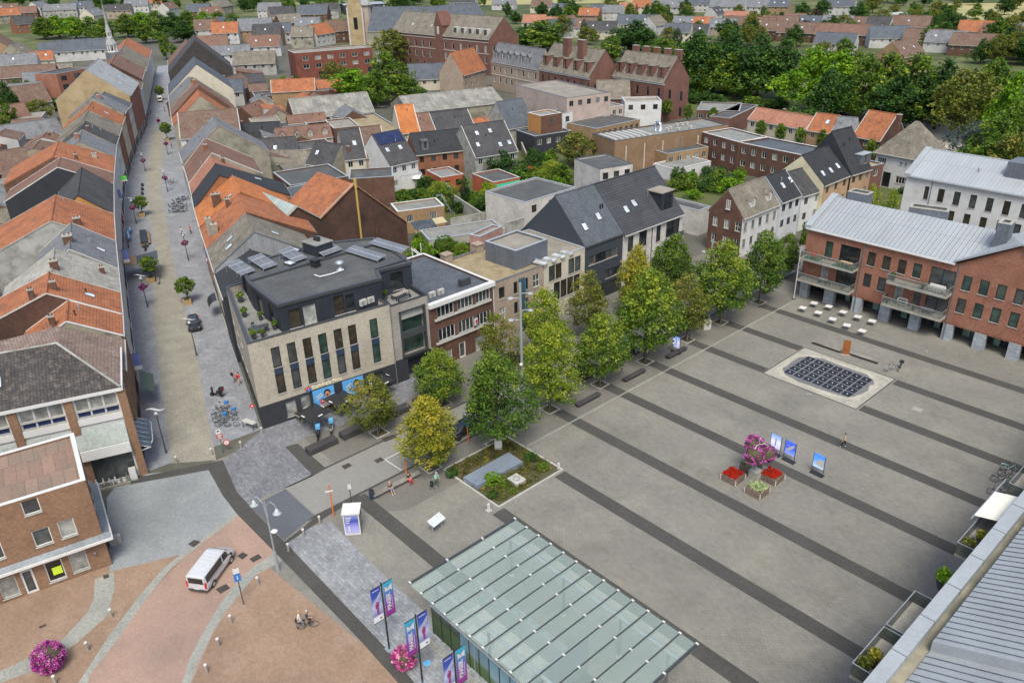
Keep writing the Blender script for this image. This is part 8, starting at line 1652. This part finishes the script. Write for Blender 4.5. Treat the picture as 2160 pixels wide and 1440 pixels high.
def stand(lab,b,gm,streak):
 t=thing('poster_stand',lab,'poster stand',(b.x,b.y,0),math.radians(-2)+.0);m=MB();m.box(-.7,.7,-.28,.28,0,.12);m.build('base',BLACKM,t)
 for sx in(-.62,.62):m=MB();m.box(sx-.03,sx+.03,-.03,.03,.1,2.45);m.build('upright',DGREY,t)
 m=MB();m.box(-.59,.59,-.03,.03,.85,2.42);o=m.build('screen',gm,t);m=MB()
 if streak==1:m.box(-.05,.05,-.04,-.031,1.2,1.9);m.ball((0,-.035,1.98),.06,6)
 elif streak==2:[m.add([(-.4,-.034,1.3+d),(-.35,-.034,1.22+d),(.45,-.034,2.0+d),(.4,-.034,2.07+d)]) for d in(0,.12,-.14)];m.add([(.1,-.035,1.55),(.2,-.035,1.5),(-.3,-.035,2.0),(-.35,-.035,1.95)])
 else:m.add([(-.45,-.034,1.15),(.55,-.034,1.0),(.55,-.034,1.9),(.2,-.034,1.95),(-.2,-.034,1.6)])
 m.build('print',MATS['print_crimson'] if streak==1 else WHITE,o)
G1=gradmat('screen_pale',[(0,(.45,.45,.75)),(.5,(.6,.65,.85)),(1,(.15,.3,.75))],.85,2.42,emit=.35);G2=gradmat('screen_blue',[(0,(.2,.3,.8)),(.5,(.05,.1,.6)),(1,(.06,.12,.6))],.85,2.42,emit=.35);G3=gradmat('screen_sky',[(0,(.4,.6,.85)),(.5,(.1,.3,.75)),(1,(.05,.2,.7))],.85,2.42,emit=.35)
stand('left poster stand with pale screen showing a figure',at(1633,958),G1,1);stand('middle poster stand with deep blue streaked screen',at(1663,972),G2,2);stand('right poster stand with blue and white swirl screen',at(1723,1000),G3,3);stand('lone poster stand at the near tree row',at(1425,744),G1,1)
b=at(747,1118);t=thing('poster_cube','white framed poster cube with blue event prints','advertising cube',(b.x,b.y,0),math.radians(52));m=MB();m.prism([(-.75,-.75),(.75,-.75),(.75,.75),(-.75,.75)],.1,2.5);m.box(-.85,.85,-.85,.85,2.5,2.62);m.box(-.7,.7,-.7,.7,0,.1);m.build('frame',WHITE,t)
for k in range(4):
 M_=Matrix.Rotation(k*HP,4,'Z');m=MB();m.box(-.64,.64,-.77,-.755,.3,2.35,0,M_);o=m.build('print',gradmat('cube_print%d'%k,[(0,(.4,.4,.65)),(.35,(.3,.3,.65)),(.7,(.04,.06,.35)),(1,(.2,.25,.5))],.3,2.35) if k!=1 else G_DK,t)
 if k==0:m=MB();[m.box(-.55+.0,-.55+.6-.1*i,-.79,-.772,2.1-.2*i,2.18-.2*i) for i in range(4)];m.box(-.35,-.2,-.79,-.772,.55,1.0);m.ball((-.28,-.78,1.08),.07,6);m.build('print_detail',WHITE,o)
b=at(922,1116);t=thing('map_table','slanted grey town map table on two legs beside the glass canopy','information board',(b.x,b.y,0),math.radians(100));m=MB();m.slab([(-.85,-.4,1.0),(.85,-.4,1.0),(.85,.4,1.35),(-.85,.4,1.35)],.06);m.build('panel',mat('map_panel',(.55,.6,.6),col2=(.42,.46,.46),ns=3,rough=.3),t)
for sx in(-.6,.6):m=MB();m.tube([(sx,-.1,0),(sx,.05,.6),(sx,.0,1.1)],.06,6);m.build('leg',STEEL,t)
t=thing('bench','long slatted timber bench with two people on it','bench',(-58.2,35.4,0),HP);m=MB();[m.box(-2.9,2.9,-.3+.16*i,-.18+.16*i,.40,.45) for i in range(4)];m.build('seat',W_GREY,t)
for x in(-2.4,0,2.4):m=MB();m.box(x-.06,x+.06,-.25,.28,0,.4);m.build('leg',STONE,t)
t=thing('litter_bin','dark blue litter bin at the left end of the timber bench','bin',tuple(at(785,1051)),0);m=MB();m.lathe([(.25,0),(.27,.95)],n=14);m.build('body',paint('bin_navy',(.03,.045,.08)),t);m=MB();m.lathe([(.29,.95),(.24,1.05)],n=14);m.build('lid',BLACKM,t)
for k,y in enumerate((61.8,70.4,79.1)):t=thing('stone_bench',('left','middle','right')[k]+' low dark stone bench in the near tree row','bench',(-56.0,y,0),HP);m=MB();m.box(-2.0,2.0,-.35,.35,.3,.45);m.build('seat',STONEB,t,bevel=.03);m=MB();m.box(-1.8,1.8,-.25,.25,0,.3);m.build('plinth',STONEB,t)
for k,(y0,y1) in enumerate(((31.7,35.3),(36.0,39.8),(41.2,45.3),(46.2,49.5))):t=thing('basalt_block',('first','second','third','fourth')[k]+' long basalt block before the terrace, counted from the corner','stone block',(-69.9,(y0+y1)/2,0),HP);m=MB();m.box(-(y1-y0)/2,(y1-y0)/2,-.55,.55,0,.75);m.build('block',STONEB,t,bevel=.05)
cc=[at(1708.7,757.5),at(1827.5,801),at(1666,785),at(1787,831)]
ft=thing('fountain','flush fountain grid of dark tiles inside a wet stone field','fountain',(-45.2,82.6,0));O_=Vector((-45.2,82.6,0))
m=MB();m.box(0,12.4,0,10.2,.018,.03);m.build('surround',mat('fountain_field',(.36,.345,.29),col2=(.30,.29,.25),ns=.3,pat=1,size=(.4,.2),mortar=.02,mcol=.8),ft)
m=MB();[m.box(*q,.03,.045) for q in((0,12.4,0,.12),(0,12.4,10.08,10.2),(0,.12,.12,10.08),(12.28,12.4,.12,10.08))];m.build('drain',STONEB,ft)
def blob(cx,cy,rx,ry,k,seed):R_=random.Random(seed);return[(cx+rx*(abs(math.cos(a))**.55)*math.copysign(1,math.cos(a))*R_.uniform(.95,1.05),cy+ry*(abs(math.sin(a))**.55)*math.copysign(1,math.sin(a))*R_.uniform(.95,1.05)) for a in[6.2832*i/k for i in range(k)]]
ce=(cc[0]+cc[1]+cc[2]+cc[3])/4-O_
m=MB();m.add([(x,y,.034) for x,y in blob(ce.x,ce.y,5.6,4.4,40,1)]);m.build('pale_rim',BAND if False else mat('dry_lime',(.42,.40,.33)),ft);m=MB();m.add([(x,y,.038) for x,y in blob(ce.x,ce.y,5.0,3.8,40,2)]);m.build('wet_stone',mat('wet_stone',(.17,.175,.178),rough=.45),ft)
px_=abs((cc[1]-cc[0]).x)/6;py_=abs((cc[2]-cc[0]).y)/4
for i in range(7):
 for j in range(5):
  c_=cc[0].lerp(cc[1],i/6).lerp(cc[2].lerp(cc[3],i/6),j/4)-O_;m=MB();m.box(c_.x-px_*.42,c_.x+px_*.42,c_.y-py_*.42,c_.y+py_*.42,.042,.06);o=m.build('tile',mat('fountain_tile',(.022,.026,.036),rough=.3),ft);m=MB();m.lathe([(.09,.061),(.05,.085)],(c_.x,c_.y),8);m.build('nozzle',WHITE,o)
for a,b_,lab in(((1713,724),(1772,744),'left half of the long low kerb bench behind the fountain'),((1792,748),(1852,768),'right half of the long low kerb bench behind the fountain')):
 A,B_=at(*a),at(*b_);l=(B_-A).length;t=thing('kerb_bench',lab,'bench',(A.x,A.y,0),math.atan2(B_.y-A.y,B_.x-A.x));m=MB();m.box(0,l,-.22,.22,.3,.42);m.build('seat',W_GREY,t);m=MB();m.box(.1,l-.1,-.12,.12,0,.3);m.build('plinth',STONEB,t)
b=at(1783,748);t=thing('rust_stele','upright rust coloured steel panel between the kerb benches','stele',(b.x,b.y,0),.5);m=MB();m.box(-.45,.45,-.06,.06,0,2.1);m.build('panel',mat('rust',(.30,.11,.03),col2=(.2,.07,.02),ns=2),t);m=MB();m.box(-.55,.55,-.2,.2,0,.08);m.build('foot',P_CONC,t)
tb_=None
for k,(x,y) in enumerate(((1692,658),(1725,668),(1755,682),(1785,695),(1817,707),(1716,648),(1747,655),(1777,667),(1808,677),(1838,686))):
 b=at(x,y)
 if tb_ is None:tb_=table((b.x,b.y,0),.1,'square white terrace table before the orange brick block',.95,.95,top=WHITE,leg=GREYM,four=False,grp='white terrace tables')
 else:dup(tb_,(b.x,b.y,0),rnd.uniform(0,.3))
t=thing('electric_box','white electrical box with round emblem at the tree row','cabinet',tuple(at(1490,694)),math.radians(60));m=MB();m.box(-.55,.55,-.3,.3,0,1.4);m.build('body',OFFW,t,bevel=.04);m=MB();m.rod((0,-.32,.85),(0,-.3,.85),.25,n=16);m.build('emblem',GREYM,t)
t=thing('white_cabinet','white metal cabinet behind the garden bed','cabinet',tuple(at(1051,948)),math.radians(55));m=MB();m.box(-.42,.42,-.25,.25,0,1.35);m.build('body',OFFW,t,bevel=.03);m=MB();m.box(-.36,.36,-.265,-.25,.15,1.25);m.build('door',WHITE,t)
for k,(px,py) in enumerate(((660,868),(717,838),(800,800))):
 b=at(px,py,2.3);t=thing('parasol',('left','middle','right')[k]+' square black parasol of the pizza terrace','parasol',(b.x,b.y,0),math.radians(8));m=MB();
 for i in range(4):a,c=i*HP+.785,(i+1)*HP+.785;m.slab([(2.1*math.cos(a),2.1*math.sin(a),2.2),(2.1*math.cos(c),2.1*math.sin(c),2.2),(0,0,2.65)],.03)
 m.build('canopy',BLACKM,t);m=MB();m.rod((0,0,0),(0,0,2.6),.035);m.build('pole',STEEL,t);m=MB();m.box(-.35,.35,-.35,.35,0,.08);m.build('base',STONE,t)
 for i in range(4):a=i*HP;m=MB();m.slab([(1.3*math.cos(a)+.3*math.sin(a),1.3*math.sin(a)-.3*math.cos(a),2.37),(1.3*math.cos(a)-.3*math.sin(a),1.3*math.sin(a)+.3*math.cos(a),2.37),(1.45*math.cos(a)-.3*math.sin(a),1.45*math.sin(a)+.3*math.cos(a),2.34),(1.45*math.cos(a)+.3*math.sin(a),1.45*math.sin(a)-.3*math.cos(a),2.34)],.01);m.build('print_strip',WHITE,t)
ch=None
for k,(px,py) in enumerate(((641,888),(690,868),(728,853),(762,838))):
 b=at(px,py-4);table((b.x,b.y,.02),HP,('first','second','third','fourth')[k]+' weathered timber table of the pizza terrace from the left',1.6,.8)
 for(dx,dy,r) in((.75,-.4,-HP),(.75,.4,-HP),(-.75,-.4,HP),(-.75,.4,HP)):chair((b.x+dx,b.y+dy,.02),r,'mustard seated chair at the pizza terrace tables',mat('mustard',(.20,.16,.05)),'chairs of the pizza terrace')
gx0,gx1,gy0,gy1=-57.2,-48.3,40.6,49.7
gb=thing('garden_bed','planted bed with stone kerb in front of the tall dark tree','garden bed',(gx0,gy0,0));w,d=gx1-gx0,gy1-gy0
m=MB();[m.box(*q,0,.16) for q in((0,w,0,.18),(0,w,d-.18,d),(0,.18,.18,d-.18),(w-.18,w,.18,d-.18))];m.build('kerb',STONEL,gb);m=MB();m.box(.18,w-.18,.18,d-.18,.0,.12);m.build('soil',EARTH,gb)
R_=random.Random(77);LF_BED=leafmat('leaf_bed',(.07,.045,.015),(.09,.13,.02),(.36,.27,.05))
c=[(R_.uniform(.5,w-.5),R_.uniform(.5,d-.5),R_.uniform(.2,.38),.4) for _ in range(260)];me=leaves('plants',LF_BED,c,42,.15,1.0,5,up=.8,jit=.22);o=bpy.data.objects.new('planting',me);COL.objects.link(o);o.location=(gx0,gy0,0);tag(o,'low mixed ground cover filling the planted bed','ground cover',kind='stuff')
for k,(px,py,hh,ky,lab) in enumerate(((1150,990,.7,'shrub','green mound at the right corner of the garden bed'),(1040,1050,.6,'shrubd','grey green mound at the front corner of the garden bed'),(1085,1040,.5,'shrub','grass tuft at the front edge of the garden bed'),(1035,1018,.9,'shrubl','yellow grass tuft beside the granite slab'),(1060,1030,.7,'shrub','leafy shrub before the stone cube'),(1118,970,.8,'shrubd','brown green shrub behind the stone cube'),(955,1005,.7,'shrubd','reddish shrub at the left corner of the garden bed'))):b=at(px,py);put_tree(ky,b,hh*.95,hh*1.0,lab,None,'shrub','shrub',z=.1)
t=thing('granite_slab','polished blue grey granite slab lying in the garden bed','monument',(0,0,0));q=[at(x,y,.62) for x,y in((977,1006),(1072.6,953),(1102.7,973),(1007,1023.6))];t.location=q[0];m=MB();m.slab([tuple(p-q[0]) for p in(q[0],q[3],q[2],q[1])],.58);m.build('slab',mat('granite',(.19,.23,.28),rough=.22,fine=30,var=.08),t)
b=at(1090,1014,.3);t=thing('stone_cube','pale stone block with round carved ring in the garden bed','monument',(b.x,b.y,0),.0);m=MB();m.box(-.75,.75,-.65,.65,0,.6);m.build('block',STONEL,t);m=MB();m.tube([(.35*math.cos(a),.35*math.sin(a),.61) for a in[i*math.pi/10 for i in range(20)]],.03,5,closed=True);m.build('ring',STONE,t)
for x,y,lab in((1031,1076,'front'),(1178,990,'right')):b=at(x,y);t=thing('bollard_light','white bollard light at the %s corner of the garden bed'%lab,'bollard',(b.x,b.y,0));m=MB();m.box(-.1,.1,-.1,.1,0,.8);m.build('post',WHITE,t);m=MB();m.box(-.25,.25,-.25,.25,0,.06);m.build('foot',STONEL,t)
# ---------------- glass canopy and pavilion
CGL=bpy.data.materials.new('canopy_glass');CGL.use_nodes=True;b_=CGL.node_tree.nodes['Principled BSDF'];b_.inputs['Base Color'].default_value=(.42,.54,.50,1);b_.inputs['Roughness'].default_value=.1;b_.inputs['Alpha'].default_value=.22;b_.inputs['Specular IOR Level'].default_value=.5
ZC=4.5;X0,X1,Y0,Y1=-41.8,-22.5,25.6,37.0
cn=thing('glass_canopy','large flat glass canopy on steel posts over the pavilion','canopy',(X0,Y0,0));W_,D_=X1-X0,Y1-Y0;n_=13;g=W_/n_
for i in range(n_):m=MB();m.box(i*g+.03,(i+1)*g-.03,0,D_,ZC-.03,ZC);m.build('glass_pane',CGL,cn,uv=False)
for i in range(n_+1):
 m=MB();big=i in(0,n_);m.box(i*g-(.05 if not big else.09),i*g+(.05 if not big else.09),-.02,D_+.02,ZC+.005,ZC+(.05 if not big else.14));o=m.build('glazing_bar',DGREY,cn);m=MB();m.box(i*g-.03,i*g+.03,.1,D_-.1,ZC-.25,ZC-.06);m.build('rafter',paint('canopy_steel',(.22,.26,.25)),o);m=MB();[m.box(i*g-.11,i*g+.11,y-.07,y+.07,ZC+.05,ZC+.1 if not big else ZC+.19) for y in(.05,3.8,7.6,D_-.05)];m.build('clip',WHITE,o)
for y in(1.7,D_-1.7):m=MB();m.rod((.3,y,ZC-.42),(W_-.3,y,ZC-.42),.15,n=12);m.build('main_tube',STEEL,cn)
for x in(1.2,7.6,13.6,W_-1.2):
 for y in(1.7,D_-1.7):m=MB();m.rod((x,y,0),(x,y,ZC-.45),.12,n=10);o=m.build('post',GREYM,cn);m=MB();m.lathe([(.25,0),(.2,.15)],(x,y),10);m.build('foot',STONEL,o)
pv_=thing('glass_pavilion','glass walled pavilion with landscape prints standing under the canopy','pavilion',(-40.0,26.3,0));PW,PD,PH=10.4,4.6,3.0
m=MB();m.box(0,PW,0,PD,.0,.08);m.build('floor',STONEL,pv_)
LG=bpy.data.materials.new('clear_glass');LG.use_nodes=True;b_=LG.node_tree.nodes['Principled BSDF'];b_.inputs['Base Color'].default_value=(.65,.75,.73,1);b_.inputs['Roughness'].default_value=.05;b_.inputs['Alpha'].default_value=.3
prints=[gradmat('landscape_print%d'%i,s_,.3,2.9) for i,s_ in enumerate(([(0,(.03,.06,.02)),(.6,(.05,.09,.03)),(.8,(.03,.05,.03)),(1,(.10,.13,.11))],[(0,(.05,.10,.03)),(.35,(.08,.13,.04)),(.5,(.14,.22,.25)),(1,(.12,.22,.28))],[(0,(.07,.12,.05)),(.2,(.10,.16,.08)),(.35,(.2,.3,.34)),(1,(.12,.25,.33))]))]
for i in range(9):
 x=i*PW/9;m=MB();m.box(x+.05,x+PW/9-.05,-.03,.0,.12,2.95);m.build('wall_panel',prints[0] if i<3 else prints[1] if i<6 else prints[2],pv_)
for i in range(10):x=i*PW/9;m=MB();m.box(x-.04,x+.04,-.06,.04,0,PH);m.build('mullion',BLACKM,pv_)
for(a,c_,d_,e) in((0,PW,PD,PD+.03),(0,.03,0,PD),(PW-.03,PW,0,PD)):m=MB();m.box(a,c_,d_,e,.1,2.95);m.build('glass_wall',LG,pv_,uv=False)
m=MB();[m.rod((x,y,0),(x,y,PH),.05,n=6) for x in(0,PW/2,PW) for y in(0,PD)];m.build('post',STEEL,pv_)
m=MB();m.box(-.1,PW+.1,-.1,0.0,PH,PH+.1);m.box(-.1,PW+.1,PD,PD+.1,PH,PH+.1);m.build('top_rail',STEEL,pv_)
for x,w_ in((2.2,2.4),(6.0,2.0)):m=MB();m.box(x,x+w_,1.5,2.3,.08,1.0);m.build('counter',mat('counter_white',(.55,.58,.57)),pv_)
t=thing('pavilion_block','violet grey solid service block under the canopy right of the pavilion','kiosk',(-29.4,27.2,0));m=MB();m.box(0,.4,0,5.4,0,3.3);m.box(.4,4.6,0,1.0,0,2.9,1);m.build('wall',[paint('violet_grey',(.20,.22,.27)),BLACKM],t)
sheet('pavilion_plinth',[(-41.6,25.2),(-22.5,25.2),(-22.5,25.8),(-41.6,25.8)],.03,BAND)
t=thing('paint_mark','pale blue splash of paint on the bluestone paving','paint mark',tuple(at(901,1398)+Vector((0,0,.03))));m=MB();m.add([(x,y,0) for x,y in blob(0,0,.25,.3,14,9)]);m.build('splash',paint('splash_blue',(.12,.42,.7)),t)
# ---------------- camera and light
cam=bpy.data.objects.new('camera',bpy.data.cameras.new('camera'));COL.objects.link(cam)
cam.matrix_world=basis((0,0,HC),RT,UP,-FW);cam.data.sensor_width=36;cam.data.lens=F/2160*36;cam.data.clip_end=9000;cam.data.clip_start=.5
SC.camera=cam
wd=bpy.data.worlds.new('World');SC.world=wd;wd.use_nodes=True;wn=wd.node_tree.nodes;bgn=wn['Background']
sky=wn.new('ShaderNodeTexSky');sky.sky_type='NISHITA';sky.sun_disc=False;EL,AZ=math.radians(58),math.radians(128)
sky.sun_elevation=EL;sky.sun_rotation=AZ;sky.air_density=1.0;sky.dust_density=3.5;sky.ozone_density=.3
wd.node_tree.links.new(sky.outputs[0],bgn.inputs[0]);bgn.inputs[1].default_value=.115
sl=bpy.data.lights.new('sun','SUN');sl.energy=1.45;sl.angle=math.radians(22);sl.color=(1,.975,.86);so=bpy.data.objects.new('sun',sl);COL.objects.link(so)
sd=Vector((math.sin(AZ)*math.cos(EL),math.cos(AZ)*math.cos(EL),math.sin(EL)));so.rotation_euler=sd.to_track_quat('Z','Y').to_euler();so.location=(0,0,120)
SC.view_settings.view_transform='Standard';SC.view_settings.look='None';SC.view_settings.exposure=.95;SC.view_settings.gamma=1
